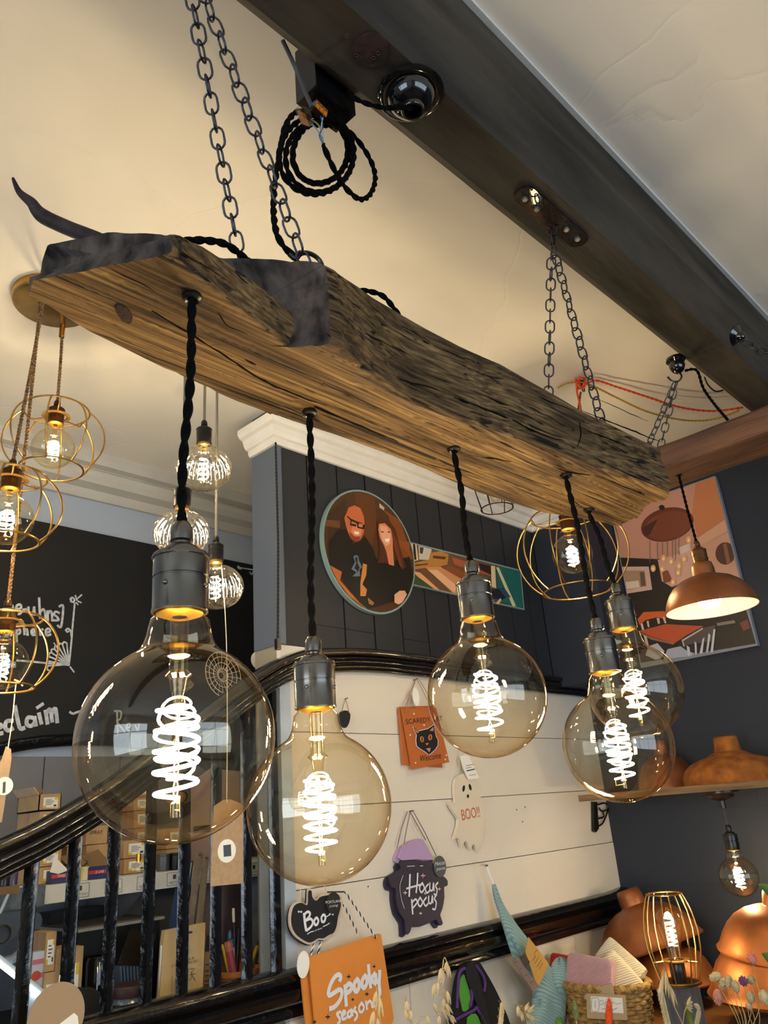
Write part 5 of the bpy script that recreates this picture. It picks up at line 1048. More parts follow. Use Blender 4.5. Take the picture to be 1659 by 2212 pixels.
# scaredy cat cards
for k, (lab, dy, pts) in enumerate((('orange Scaredy cat welcome sign with a black cat face', 0.018, [(232, 440), (585, 425), (725, 992), (340, 1070)]), ('orange sign stacked behind the Scaredy cat sign', 0.010, [(200, 418), (560, 405), (655, 1048), (245, 1020)]))):
    Y = YW - dy; pl = ('Y', Y); t = thing('cat_sign', lab, 'sign', onY(*zB((340, 1068))[0], Y), 'orange cat signs')
    mb = MB(); slab(mb, zB(*pts), pl, 0.005); bd = mb.build('board', M_orange2, t)
    if k == 0:
        cat = [(348, 625), (402, 672), (440, 662), (500, 648), (565, 603), (572, 680), (582, 722), (602, 762), (600, 822), (572, 862), (542, 890), (512, 915), (470, 882), (420, 852), (385, 822), (378, 762), (385, 712)]
        def patch(nm, m, p, lift):
            MB().prism([onY(*z, Y) + Vector((0, -lift, 0)) for z in zB(*p)], (0, 0.0003, 0)).build(nm, m, bd)
        patch('cat_outline', M_wt, grow(cat, 1.05, (490, 770)), 0.0004); patch('cat_face', M_bk, cat, 0.0008)
        M_eye = mat('cat_eye_orange', '#d0783a', 0.5); M_tg = mat('tongue_pink', '#c98a72', 0.5)
        for e in (ell(437, 755, 20, 32, 14, -8), ell(523, 735, 20, 32, 14, 8)): patch('cat_eye', M_eye, e, 0.0012)
        for e in (ell(437, 755, 6, 26, 10), ell(523, 735, 6, 26, 10)): patch('cat_pupil', M_bk, e, 0.0016)
        patch('cat_ear', M_tg, [(362, 645), (405, 685), (385, 690)], 0.0012); patch('cat_ear', M_tg, [(555, 625), (558, 668), (515, 668)], 0.0012); patch('cat_nose', M_eye, [(470, 798), (510, 792), (490, 818)], 0.0012); patch('cat_tongue', M_tg, [(480, 850), (528, 845), (515, 890)], 0.0012)
        mb = MB(); text_px(mb, 'SCAREDY CAT', zB((272, 598))[0], zB((655, 560))[0], pl, hpx=11); text_px(mb, 'Welcome', zB((415, 990))[0], zB((640, 950))[0], pl, 0.25, 14); mb.build('black_lettering', M_bk, bd, kind='stuff')
        mb = MB()
        for q in ((355, 490), (460, 608), (315, 710), (370, 1000), (680, 965), (690, 920), (640, 680)): star(mb, zB(q)[0], 1.4, pl)
        mb.build('pale_dots', M_wt, bd, kind='stuff')
        ST = [((370, 130), (310, 300), (268, 475)), ((385, 130), (450, 250), (520, 400))]; nail(t, zB((400, 125))[0], Y)
        MB().prism([onY(*z, Y - 0.004) for z in zB(*ell(378, 312, 34, 95, 24, -8))], (0, 0.0008, 0)).build('oval_tag', M_paper, t)
    else: ST = [((380, 130), (320, 280), (262, 420)), ((405, 130), (480, 250), (545, 405))]
    for q in ST: MB().tube([onY(*z, Y - 0.002) for z in zB(*q)], 0.001, 6).build('string', mat('tan_cord', '#9a7a58', 0.8), t)
# little light-bulb ornament behind the second globe
t = thing('bulb_ornament', 'small black bulb shaped ornament with a ribbon on the cream boards', 'ornament', onY(745, 1560, YW - 0.01))
mb = MB(); slab(mb, [(736, 1540), (742, 1535), (752, 1536), (757, 1545), (754, 1562), (747, 1572), (738, 1565), (735, 1552)], ('Y', YW - 0.01), 0.006, 3); mb.build('body', M_bk, t)
for q in (((748, 1508), (742, 1522), (738, 1538)), ((746, 1508), (750, 1522), (754, 1540))): MB().tube([onY(*z, YW - 0.01) for z in q], 0.001, 6).build('ribbon', mat('tan_cord', '#9a7a58', 0.8), t)
nail(t, (752, 1508), YW - 0.012)
# ------------------------------------------------------------------ store behind the stair rail
M_card = mat('carton_brown', '#a98a62', 0.75, var=0.07, scale=40); M_card2 = mat('carton_pale', '#b8a288', 0.75, var=0.07, scale=40); M_cardin = mat('carton_inside', '#7d6040', 0.8)
M_lab = mat('label_white', '#dcdcd6', 0.6); M_yel = mat('label_yellow', '#d2b32c', 0.6); M_ink = mat('print_ink', '#3c3a38', 0.7); M_tape = mat('parcel_tape', '#a8796a', 0.4)
ZS, YF = -0.078, 1.70
shelf = thing('stock_shelf', 'pale shelf with printed edge strip holding cartons behind the stair rail', 'shelf', (1.1, 1.85, ZS - 0.035))
MB().box((0.60, YF, ZS - 0.034), (1.75, YB - 0.008, ZS)).build('board', mat('shelf_white', '#c9c8c0', 0.6, var=0.06, scale=15), shelf)
MB().box((0.60, YF - 0.004, ZS - 0.036), (0.745, YF + 0.01, ZS + 0.001)).build('tape_wrap', mat('grey_tape', '#4c555c', 0.45, var=0.3, scale=60), shelf)
for i in range(8):
    x = 0.80 + i * 0.0735; o = Vector((x, YF - 0.0006, ZS - 0.030)); mb = MB(); w, h = 0.038, 0.026
    for (a, b) in (((0, 0), (w, 0.0008)), ((0, h), (w, h + 0.0008)), ((0, 0), (0.0008, h)), ((w, 0), (w + 0.0008, h)), ((w * 0.4, h * 0.5), (w * 0.6, h * 0.85))):
        mb.box(o + Vector((a[0], 0, a[1])), o + Vector((b[0], 0.0004, b[1])))
    text_mesh(mb, 'NEXT DAY', o + Vector((0.005, -0.0001, 0.004)), (1, 0, 0), (0, 0, 1), 0.0045); mb.build('printed_mark', M_ink, shelf, kind='stuff')
for x in (0.98, 1.5): MB().prism([(x, YF + 0.05, ZS - 0.034), (x, YB - 0.01, ZS - 0.034), (x, YB - 0.01, ZS - 0.16), (x, YB - 0.03, ZS - 0.16), (x, YF + 0.09, ZS - 0.06)], (0.014, 0, 0)).build('bracket', M_grey, shelf)
MB().box((0.60, 1.72, -0.3295), (0.625, 1.75, ZS - 0.034)).build('post', M_blackp, shelf)
MB().box((1.66, 1.90, -0.3295), (1.685, 1.95, ZS - 0.034)).build('post', M_blackp, shelf)
ZD = -0.33
desk = thing('work_desk', 'dark work desk behind the stair rail carrying pencils and boxes', 'desk', (1.0, 1.72, -H))
MB().box((0.25, 1.535, ZD - 0.03), (1.75, 1.985, ZD)).build('top', mat('desk_dark', '#2a2622', 0.5, var=0.2, scale=10), desk)
for (x, y) in ((0.28, 1.55), (1.68, 1.55), (0.28, 1.93), (1.68, 1.93)): MB().box((x, y, -H), (x + 0.04, y + 0.04, ZD - 0.03)).build('leg', M_blackp, desk)
GC = 'cartons on the stock shelf'
def carton(lab, Y, xc, xr, yt, yb, dep=0.11, zbase=None, label=True, mcol=None, open_=False, hand=None, group=GC):
    """front face between two photo columns at depth Y; stands on zbase if given"""
    a = onY(xc, yb, Y); b = onY(xr, yb, Y); zt = onY(xc, yt, Y).z; zb = a.z if zbase is None else zbase; x0, x1 = a.x, b.x
    t = thing('carton', lab, 'box', ((x0 + x1) / 2, Y + dep / 2, zb), group); m = mcol or M_card
    e = 0.0006
    body = MB()
    if open_:
        w = 0.0025
        body.box((x0 + e, Y, zb + e), (x1 - e, Y + w, zt)).box((x0 + e, Y + dep - w, zb + e), (x1 - e, Y + dep, zt)).box((x0 + e, Y, zb + e), (x0 + w, Y + dep, zt)).box((x1 - w, Y, zb + e), (x1 - e, Y + dep, zt)).box((x0 + e, Y, zb + e), (x1 - e, Y + dep, zb + w))
        o = body.build('body', m, t)
        H_ = (zt - zb) * 0.55
        MB().prism([(x0, Y + dep, zt), (x1, Y + dep, zt), (x1 + 0.01, Y + dep + 0.01, zt + H_), (x0 + 0.005, Y + dep + 0.01, zt + H_ * 1.05)], (0, 0.002, 0)).build('flap', M_cardin, t)
        MB().prism([(x0, Y, zt), (x0, Y + dep, zt), (x0 - 0.012, Y + dep, zt + H_ * 0.9), (x0 - 0.012, Y, zt + H_ * 0.8)], (-0.002, 0, 0)).build('flap', M_card2, t)
    else: o = body.box((x0 + e, Y, zb + e), (x1 - e, Y + dep, zt - e)).build('body', m, t); MB().box((x0 - 0.0002, Y + dep * 0.45, zb + 0.001), (x0 + e, Y + dep * 0.58, zt - 0.001)).build('tape', M_tape, t)
    w = x1 - x0; h = zt - zb
    if label:
        l = MB().box((x0 + w * 0.2, Y - 0.0004, zb + h * 0.18), (x0 + w * 0.84, Y + 0.0002, zb + h * 0.8)).build('label', M_lab, t)
        for (u, v) in ((0.2, 0.18), (0.7, 0.66)): MB().box((x0 + w * u, Y - 0.0008, zb + h * v), (x0 + w * (u + 0.14), Y - 0.0003, zb + h * (v + 0.14))).build('label_corner', M_yel, l)
        mb = MB()
        for k in range(4): mb.box((x0 + w * 0.3, Y - 0.0008, zb + h * (0.36 + 0.09 * k)), (x0 + w * (0.55 + 0.06 * (k % 3)), Y - 0.0003, zb + h * (0.39 + 0.09 * k)))
        mb.box((x0 + w * 0.66, Y - 0.0008, zb + h * 0.24), (x0 + w * 0.78, Y - 0.0003, zb + h * 0.36)); mb.build('label_print', M_ink, l, kind='stuff')
    if hand:
        mb = MB(); text_mesh(mb, hand, (x0 + w * 0.15, Y - 0.0006, zb + h * 0.55), (1, 0, 0), (0, 0, 1), h * 0.2, 0.2); mb.build('handwriting', M_ink, o, kind='stuff')
    return t
def stack(xc, xr, Y, ys, names, **kw):
    zs = [onY(xc, y, Y).z for y in ys]; zs[-1] = ZS + 0.0005
    for i, nm in enumerate(names): carton(nm, Y, xc, xr, ys[i], ys[i + 1], zbase=zs[i + 1] + 0.0004, open_=(i == 0 and kw.get('open_', False)), dep=kw.get('dep', 0.11), label=kw.get('label', True), hand=kw.get('hand') if i == 0 else None)
stack(82, 131, 1.74, [1716, 1753, 1795, 1835, 1874, 1915], ['open topped carton on the tall leftmost stack', 'carton directly below the open topped one on the leftmost stack', 'third carton down of the leftmost stack, crossed by the handrail', 'fourth carton down of the leftmost stack, below the handrail', 'bottom carton of the leftmost stack, standing on the shelf'], open_=True)
stack(142, 178, 1.80, [1742, 1790, 1830, 1868, 1908], ['topmost carton of the stack behind the handrail', 'second carton of the stack behind the handrail', 'third carton of the stack behind the handrail', 'bottom carton of the stack behind the handrail'], label=False)
stack(184, 231, 1.78, [1785, 1826, 1866, 1902], ['carton with handwriting on its front beside a baluster', 'carton right below the one with handwriting', 'bottom carton below the one with handwriting'], label=False, hand='SPRAY')
stack(233, 263, 1.80, [1787, 1816, 1858, 1897], ['small labelled carton between the second and third balusters, topmost', 'middle labelled carton between the second and third balusters', 'bottom labelled carton between the second and third balusters'])
stack(266, 320, 1.77, [1816, 1856, 1895], ['wide labelled carton right of the third baluster, upper one', 'wide carton right of the third baluster, lower one'])
stack(288, 330, 1.90, [1690, 1722, 1752, 1790, 1835, 1880], ['topmost carton of the stack seen through the foremost globe', 'second carton of the stack seen through the foremost globe', 'third carton of the stack seen through the foremost globe', 'fourth carton of the stack behind the wide labelled ones', 'bottom carton of the stack behind the wide labelled ones'], dep=0.07)
stack(358, 402, 1.80, [1790, 1835, 1882], ['labelled carton under the foremost globe, upper one', 'labelled carton under the foremost globe, lower one'])
# open carton of blue tins and navy box
def bluebox(lab, xl, xr, yt, yb, Y, flap, band_txt):
    a = onY(xl, yb, Y); b = onY(xr, yb, Y); zt = onY(xl, yt, Y).z; zb = ZS + 0.0004; t = thing('bulb_box', lab, 'box', ((a.x + b.x) / 2, Y + 0.03, zb))
    MB().box((a.x, Y, zb), (b.x, Y + 0.05, zt)).build('body', mat('navy_print', '#232c58', 0.5), t)
    h = zt - zb; bn = MB().box((a.x - 0.0003, Y - 0.0005, zb + h * 0.42), (b.x + 0.0003, Y, zb + h * 0.72)).build('red_band', mat('red_print', '#b3303c', 0.5), t)
    mb = MB(); text_mesh(mb, band_txt, (a.x + (b.x - a.x) * 0.25, Y - 0.001, zb + h * 0.47), (1, 0, 0), (0, 0, 1), h * 0.2, 0.2); mb.build('lettering', M_lab, bn, kind='stuff')
    MB().prism([onY(x, y, Y + 0.03) for x, y in flap], (0, 0.0015, 0)).build('flap', M_cardin, t)
    return t
t1 = bluebox('small blue and red box with white peaked flap on the shelf', 110, 152, 1882, 1914, 1.715, [(125, 1850), (165, 1843), (190, 1862), (160, 1880)], 'TIMES')
a = [onY(x, y, 1.712) for x, y in ((108, 1884), (118, 1850), (148, 1880), (126, 1888))]; MB().prism(a, (0, 0.001, 0)).build('peaked_flap', M_lab, t1)
bluebox('navy box with red banded lettering and open flaps on the shelf', 191, 243, 1874, 1906, 1.715, [(178, 1850), (212, 1834), (240, 1866), (196, 1875)], 'E LINE')
t = thing('yellow_label_packet', 'cream packet with yellow edge beside the navy box', 'packet', onY(180, 1908, 1.72)); a = onY(175, 1908, 1.72); b = onY(192, 1905, 1.72)
MB().box((a.x, 1.72, ZS + 0.0004), (b.x - 0.001, 1.74, onY(178, 1873, 1.72).z)).build('body', mat('cream_packet', '#cfc9a8', 0.6), t); MB().box((a.x, 1.7194, ZS + 0.004), (a.x + 0.003, 1.72, onY(178, 1873, 1.72).z)).build('yellow_edge', M_yel, t)
t = thing('gold_bottle', 'small gold capped glass bottle on the shelf edge', 'bottle', onY(298, 1893, 1.72)); c = onY(298, 1890, 1.72); c.z = ZS
MB().lathe([(0.0001, 0.0), (0.008, 0.0), (0.009, 0.004), (0.009, 0.02), (0.004, 0.028)], c, 16).build('glass', M_clear, t); MB().lathe([(0.005, 0.026), (0.005, 0.042), (0.0001, 0.043)], c, 14).build('cap', M_gold, t)
for (i, (x, col, lab)) in enumerate(((352, '#555a5e', 'grey metal tin at the right part of the stock shelf'), (378, '#1e2226', 'black metal tin beside the grey one on the stock shelf'))):
    c = onY(x, 1885, 1.74); c.z = ZS + 0.0003; o = thing('metal_tin', lab, 'tin', c); MB().lathe([(0.0001, 0), (0.014, 0), (0.0145, 0.002), (0.0145, 0.03)], c, 20).build('body', mat('tin_' + col.strip('#'), col, 0.4, metal=0.5), o); MB().lathe([(0.0145, 0.03), (0.015, 0.031), (0.015, 0.036), (0.0001, 0.037)], c, 20).build('lid', mat('tin_' + col.strip('#'), col, 0.4, metal=0.5), o)
# ledge and tools at far left
t = thing('wooden_ledge', 'short wooden ledge at the left edge below the handrail', 'shelf', onY(20, 1930, 1.60)); a = onY(-40, 1928, 1.60); b = onY(42, 1918, 1.60)
MB().box((a.x, 1.60, b.z - 0.008), (b.x, 1.72, b.z + 0.004)).build('board', mat('ledge_wood', '#6d5030', 0.6, var=0.2, scale=20, stretch=(0.3, 4, 4)), t)
MB().tube([(b.x - 0.01, 1.62, b.z - 0.006), (b.x - 0.03, 1.64, b.z - 0.08), (b.x - 0.03, 1.66, ZD)], 0.003, 7).build('strut', M_lab, t)
for (x, col, lab) in ((8, '#16181c', 'black bottle on the wooden ledge at the left edge'), (26, '#3b3552', 'purple bottle on the wooden ledge at the left edge')):
    c = onY(x, 1915, 1.64); c.z = b.z + 0.0045; o = thing('ink_bottle', lab, 'bottle', c); MB().lathe([(0.0001, 0), (0.009, 0), (0.009, 0.022), (0.004, 0.028)], c, 16).build('body', mat('bottle_' + col.strip('#'), col, 0.3), o); MB().lathe([(0.005, 0.027), (0.005, 0.036), (0.0001, 0.037)], c, 12).build('cap', M_lab, o)
t = thing('tape_gun', 'dark blue grey tape gun with a ring of tape at the left edge', 'tool', onY(10, 2060, 1.60)); M_gun = mat('tool_blue_grey', '#2f3b48', 0.45)
MB().tube([onY(8 + 46 * math.cos(a), 2030 + 46 * math.sin(a), 1.60) for a in [2 * PI * i / 26 for i in range(26)]], 0.008, 8, True, sx=1.0).build('tape_ring', mat('tape_grey', '#6c7580', 0.35), t)
mb = MB(); slab(mb, [(-30, 1990), (20, 1972), (60, 1968), (88, 1975), (90, 1998), (78, 2008), (45, 2000), (35, 2022), (0, 2045), (-30, 2048)], ('Y', 1.59), 0.02, 2); mb.build('frame', M_gun, t)
MB().lathe([(0.0001, -0.006), (0.014, -0.006), (0.016, 0.0), (0.014, 0.004)], onY(5, 2018, 1.585), 20, Matrix.Rotation(PI / 2, 4, 'X')).build('knob', mat('tool_bronze', '#5d4a38', 0.35, metal=0.6), t)
t = thing('led_light_bar', 'bright white LED light bar slanting behind the left balusters', 'lamp', onY(100, 2165, 1.56))
p, q = onY(-40, 2048, 1.56), onY(106, 2163, 1.58); d = (q - p).normalized(); n_ = d.cross(Vector((0, 1, 0))).normalized()
M_bar = mat('led_bar_shell', '#cfd6d8', 0.4); MB().prism([p + n_ * 0.009, q + n_ * 0.009, q + n_ * 0.002, p + n_ * 0.002], (0, 0.012, 0)).build('shell', M_bar, t)
MB().prism([p + n_ * 0.0018 + Vector((0, -0.001, 0)), q + n_ * 0.0018 + Vector((0, -0.001, 0)), q - n_ * 0.004 + Vector((0, -0.001, 0)), p - n_ * 0.004 + Vector((0, -0.001, 0))], (0, 0.011, 0)).build('light_tube', emit('cool_led', (0.66, 0.93, 1.0), 14.0), t)
MB().tube([q + Vector((0, 0.008, 0)), Vector((q.x + 0.002, q.y + 0.05, ZD))], 0.003, 6).build('stand', M_blackp, t)
t = thing('patterned_tube', 'white tube printed with red stripes and a round emblem behind the first baluster', 'packet', (onY(80, 2130, 1.58).x, 1.58, ZD)); a = onY(66, 2135, 1.58); b = onY(88, 2055, 1.58)
MB().box((a.x, 1.58, ZD), (onY(90, 2135, 1.58).x, 1.60, b.z)).build('body', mat('tube_white', '#b9bcc6', 0.4), t)
for k in range(3): z = b.z - 0.012 - k * 0.022; MB().box((a.x - 0.0002, 1.5794, z - 0.008), (onY(90, 2135, 1.58).x + 0.0002, 1.58, z)).build('stripe', mat('stripe_red', '#b5666a', 0.5), t)
c = onY(78, 2108, 1.579); MB().prism([c + Vector((0.008 * math.cos(a_), 0, 0.008 * math.sin(a_))) for a_ in [2 * PI * i / 18 for i in range(18)]], (0, 0.0008, 0)).build('emblem', mat('emblem_red', '#b8402c', 0.5), t)
for (xc, xr, yt, yb, Y, lab) in ((93, 117, 2015, 2102, 1.66, 'tall slim carton standing under the shelf by the first baluster'), (92, 122, 2103, 2150, 1.655, 'squat carton below the tall slim one under the shelf'), (125, 176, 2052, 2135, 1.64, 'square carton under the shelf between the first and second balusters')):
    zb = ZD + 0.0004 if yb > 2120 else onY(xc, yb, Y).z; carton(lab, Y, xc, xr, yt, yb, 0.07, zb, group='cartons on the desk')
# black appliance under the shelf
a = onY(168, 2050, 1.72); b = onY(345, 1990, 1.72); t = thing('black_cabinet', 'black desktop appliance with pale top under the shelf', 'appliance', ((a.x + b.x) / 2, 1.8, ZD))
MB().box((a.x, 1.72, ZD + 0.0004), (b.x, 1.92, a.z + 0.03)).build('body', M_blackp, t); MB().box((a.x - 0.006, 1.71, a.z + 0.0305), (b.x + 0.006, 1.93, a.z + 0.036)).build('pale_top', mat('cabinet_top', '#8c877c', 0.5), t); MB().box((a.x + 0.02, 1.90, a.z + 0.0365), (b.x - 0.03, 1.96, a.z + 0.06)).build('raised_back', M_blackp, t)
MB().lathe([(0.0001, 0), (0.022, 0), (0.022, 0.10), (0.018, 0.11)], (onY(210, 2080, 1.69).x, 1.69, ZD + 0.0004), 24).build('tank', M_enamel, t)
# black cloth, card disc, paper
t = MB(); c = onY(170, 2170, 1.60); base = []
for i in range(17):
    for j in range(13):
        u, v = i / 16 * 2 - 1, j / 12 * 2 - 1; r2 = min(1, u * u + v * v); z = max(0, 1 - r2) ** 0.6 * 0.075 + 0.006 * noise.noise(Vector((u * 3, v * 3, 1))); base.append((c.x + u * 0.075, 1.60 + v * 0.05, ZD + 0.001 + max(0, z)))
t.add(base, [(i * 13 + j, (i + 1) * 13 + j, (i + 1) * 13 + j + 1, i * 13 + j + 1) for i in range(16) for j in range(12)])
tag(t.build('black_cloth', mat('black_fabric', '#17171b', 0.95)), 'crumpled black cloth heaped on the desk behind the balusters', 'cloth')
t = thing('round_card_tag', 'large round brown card with a white sheet below the first balusters', 'tag', onY(125, 2230, 1.36)); c = onY(122, 2198, 1.37); r_ = 50 * c.length / 1675
MB().prism([c + Vector((r_ * math.cos(a_), 0, r_ * 1.05 * math.sin(a_))) for a_ in [2 * PI * i / 40 for i in range(40)]], (0, 0.0015, 0)).build('disc', mat('brown_card', '#9c8468', 0.8), t)
mb = MB(); slab(mb, [(112, 2225), (160, 2188), (168, 2195), (172, 2230), (120, 2270)], ('Y', 1.368), 0.0004); mb.build('white_sheet', M_paper, t)
MB().tube([c + Vector((0, 0.001, r_ * 0.9)), c + Vector((0.01, 0.02, r_ * 1.2)), Vector((c.x + 0.015, YW - 0.012, -0.33))], 0.0008, 5).build('string', M_str, t)
# jar, clear case, pencils packet, notebook
c = onY(277, 2190, 1.58); t = thing('wax_jar', 'glass jar with dark brown lid and black gold label behind the balusters', 'jar', (c.x, 1.58, ZD)); k = c.length / 1675; R = 32 * k; zl = onY(277, 2150, 1.58).z
MB().lathe([(0.0001, 0.0), (R * 0.98, 0.0), (R, 0.004), (R, zl - ZD - 0.006), (R * 0.9, zl - ZD)], (c.x, 1.58, ZD + 0.0004), 28).build('glass', mat('jar_glass', '#5f6870', 0.15), t)
MB().lathe([(R * 1.04, zl - ZD), (R * 1.06, zl - ZD + 0.004), (R * 1.05, zl - ZD + 0.016), (R * 0.98, zl - ZD + 0.0185), (0.0001, zl - ZD + 0.02)], (c.x, 1.58, ZD), 28).build('lid', mat('jar_lid', '#3a231f', 0.45), t)
lb = MB().lathe([(R * 1.012, 0.006), (R * 1.012, zl - ZD - 0.010)], (c.x, 1.58, ZD), 28).build('label', M_bk, t)
mb = MB()
for kx, zz in ((-0.6, 0.75), (-0.6, 0.6), (0.1, 0.8), (0.1, 0.72), (0.1, 0.64), (0.1, 0.56)):
    x = c.x + R * kx; y = 1.58 - math.sqrt(max(0, (R * 1.03) ** 2 - (R * kx) ** 2)); z = ZD + (zl - ZD - 0.012) * zz; mb.box((x, y - 0.0004, z), (x + 0.016, y + 0.0006, z + 0.0018))
mb.build('label_print', mat('gold_ink', '#b8963c', 0.5), lb, kind='stuff')
t = thing('clear_plastic_case', 'clear plastic display case with ribbed lower half behind the balusters', 'case', onY(300, 2140, 1.56))
M_pl = glass('dusty_plastic', (0.72, 0.74, 0.78), (0.45, 0.47, 0.5), 3.0, 0.15)
mb = MB(); slab(mb, [(254, 2082), (282, 2006), (338, 2012), (328, 2055), (318, 2090)], ('Y', 1.64), 0.0015); mb.build('lid', M_pl, t)
for i in range(8):
    x0 = 259 + i * 7.2; a = onY(x0, 2088, 1.64); b = onY(x0 + 8 - i * 0.3, 2140, 1.64); MB().prism([a, a + Vector((0.004, 0, 0)), Vector((b.x + 0.004, 1.64, ZD + 0.0004)), Vector((b.x, 1.64, ZD + 0.0004))], (0, 0.04, 0)).build('rib', mat('case_blue', '#4a5868', 0.2, spec=0.8), t)
def packet(name, lab, cat, px, Y, th, m): 
    t = thing(name, lab, cat, (onY(*px[0], Y).x, Y, ZD)); pts = [onY(x, y, Y) for x, y in px]; pts = [Vector((p.x, p.y, max(p.z, ZD + 0.0004) if y < 2185 else ZD + 0.0004)) for p, (x, y) in zip(pts, px)]
    MB().prism(pts, (0, th, 0)).build('body', m, t); return t
M_kp = mat('kraft_packet', '#c3a878', 0.7, var=0.05, scale=30)
t = packet('pencil_packet', 'kraft packet of colour pencils standing behind the balusters', 'packet', [(342, 2190), (352, 2040), (356, 2010), (444, 1993), (436, 2190)], 1.55, 0.012, M_kp)
mb = MB(); pl = ('Y', 1.5498); text_px(mb, 'FABLE', (382, 2078), (420, 2071), pl, hpx=5); text_px(mb, 'COLOUR PENCILS', (369, 2090), (426, 2078), pl, hpx=6)
for q in (((410, 2094), (420, 2092), (412, 2102)), ((409, 2106), (421, 2103)), ((414, 2099), (413, 2112), (408, 2118)), ((414, 2106), (421, 2117)), ((406, 2092), (405, 2118))): stroke(mb, q, pl, 0.0012, n=2)
for i in range(7): x = 372 + i * 3.2; stroke(mb, [(x, 2178), (x - 1 + (i % 3), 2140), (x + 4 * math.sin(i), 2108 + 5 * (i % 3))], pl, 0.0008)
mb.build('print', mat('sage_ink', '#4a4c38', 0.7), t, kind='stuff')
MB().prism([onY(x, y, 1.5495) for x, y in ((407, 2012), (415, 2011), (416, 2016), (408, 2017))], (0, 0.0003, 0)).build('hang_slot', M_ink, t)
MB().tube([onY(350, 2042, 1.555), Vector((onY(343, 2185, 1.555).x, 1.555, ZD + 0.001))], 0.0032, 8).build('paper_stick', M_paper, t)
t = packet('list_notebook', 'narrow kraft notebook lettered in black script next to the pencil packet', 'notebook', [(436, 2190), (446, 2020), (462, 2018), (468, 2190)], 1.60, 0.01, mat('kraft_dark', '#8a6a42', 0.7))
MB().prism([onY(x, y, 1.5994) for x, y in ((446, 2020), (478, 2016), (476, 2052), (443, 2056))], (0, 0.0005, 0)).build('black_top', M_bk, t)
mb = MB(); pl = ('Y', 1.5994)
for q in (((440, 2150), (455, 2148), (448, 2140), (457, 2136), (442, 2132)), ((442, 2128), (458, 2124)), ((442, 2120), (459, 2116)), ((444, 2108), (456, 2106)), ((443, 2098), (459, 2094), (452, 2090)), ((444, 2084), (460, 2080), (455, 2074), (462, 2070))): stroke(mb, q, pl, 0.0018, n=3)
mb.build('script', M_bk, t, kind='stuff')
# terracotta pot with pencils and brushes
c = onY(514, 2140, 1.60); t = thing('pencil_pot', 'terracotta pot holding the pencils and brushes behind the balusters', 'pot', (c.x, 1.60, ZD)); k = c.length / 1675; R = 39 * k; zt = onY(514, 2092, 1.60).z - ZD
PC = Vector((c.x, 1.60, ZD + 0.0004))
MB().lathe([(0.0001, 0), (R * 0.8, 0), (R * 0.97, zt - 0.012), (R * 1.05, zt - 0.011), (R * 1.07, zt), (R * 0.97, zt), (R * 0.72, 0.004), (0.0001, 0.004)], PC, 28).build('pot', mat('terracotta', '#b0703c', 0.7, var=0.06), t)
def pen(nm, lab, x0, x1, y1, r, col, col2, dy=0.0, g='pencils and brushes in the terracotta pot'):
    b = Vector((onY(x0, 2120, 1.60).x, 1.60 + dy, ZD + 0.012)); e = onY(x1, y1, 1.60 + dy); d = (e - b)
    t = thing(nm, lab, 'pencil' if nm == 'pencil' else nm.split('_')[-1], b, g); p1 = b + d * 0.82
    MB().tube([b, p1], r, 8).build('shaft', mat('pen_' + col.strip('#'), col, 0.4), t); MB().tube([p1, b + d * 0.93, e], [r, r * 1.1, r * (0.5 if nm == 'pencil' else 1.0)], 8).build('tip', mat('pen_' + col2.strip('#'), col2, 0.6), t)
pen('pencil', 'yellow pencil leaning left in the terracotta pot', 498, 480, 2040, 0.0035, '#c9a51c', '#c9a51c', -0.008)
pen('pencil', 'orange pencil leaning right in the terracotta pot', 508, 528, 2042, 0.004, '#c95a1e', '#d8a070', -0.012)
pen('pencil', 'red pencil between brush and baluster in the terracotta pot', 518, 528, 2003, 0.004, '#b0242a', '#b0242a', 0.008)
pen('paint_brush', 'flat paint brush with pale bristles standing tallest in the pot', 512, 504, 1962, 0.003, '#2a2422', '#d8d0bc', 0.006)
pen('glitter_tube', 'pink glitter tube with shiny wrapper in the terracotta pot', 500, 492, 2035, 0.0085, '#a34a58', '#b8705c', -0.016)
pen('marker_pen', 'white and blue marker pen in the terracotta pot', 503, 500, 2028, 0.0055, '#c9c6c4', '#2f4a86', 0.0)
pen('marker_pen', 'black marker pen behind the paint brush in the pot', 515, 515, 2005, 0.005, '#1a1a1e', '#26262c', 0.012)
pen('pencil', 'blue pencil behind the glitter tube in the terracotta pot', 495, 497, 2010, 0.0045, '#2c6a9a', '#2c6a9a', 0.014)
pen('craft_knife', 'yellow and black craft knife leaning far right in the pot', 522, 564, 2025, 0.0045, '#c4a420', '#1d1d1d', 0.0)
pen('pencil', 'bare wooden dowel leaning right beside the craft knife', 524, 546, 2010, 0.003, '#b08a60', '#b08a60', 0.012)
# things right of the pot
t = packet('red_white_card', 'white and red card folder standing right of the terracotta pot', 'card', [(553, 2190), (552, 2100), (592, 2058), (604, 2056), (606, 2190)], 1.64, 0.006, mat('card_offwhite', '#b8a894', 0.7))
a, b = onY(553, 2130, 1.6394), onY(606, 2096, 1.6394); MB().box((a.x, 1.6392, ZD + 0.001), (b.x, 1.64, b.z)).build('red_band', mat('red_print', '#b3303c', 0.5), t); mb = MB(); slab(mb, [(572, 2130), (570, 2080), (574, 2072), (578, 2082), (579, 2130)], ('Y', 1.638), 0.0006); mb.build('black_motif', M_bk, t)
t = packet('grey_pouch', 'grey fabric pouch standing by the end of the cream wall', 'pouch', [(603, 2190), (602, 2042), (622, 2038), (626, 2190)], 1.555, 0.02, mat('grey_canvas', '#77706a', 0.9, bump=0.5, bscale=300))
M_rul = mat('ruler_wood', '#7d6c58', 0.6, var=0.2, scale=30)
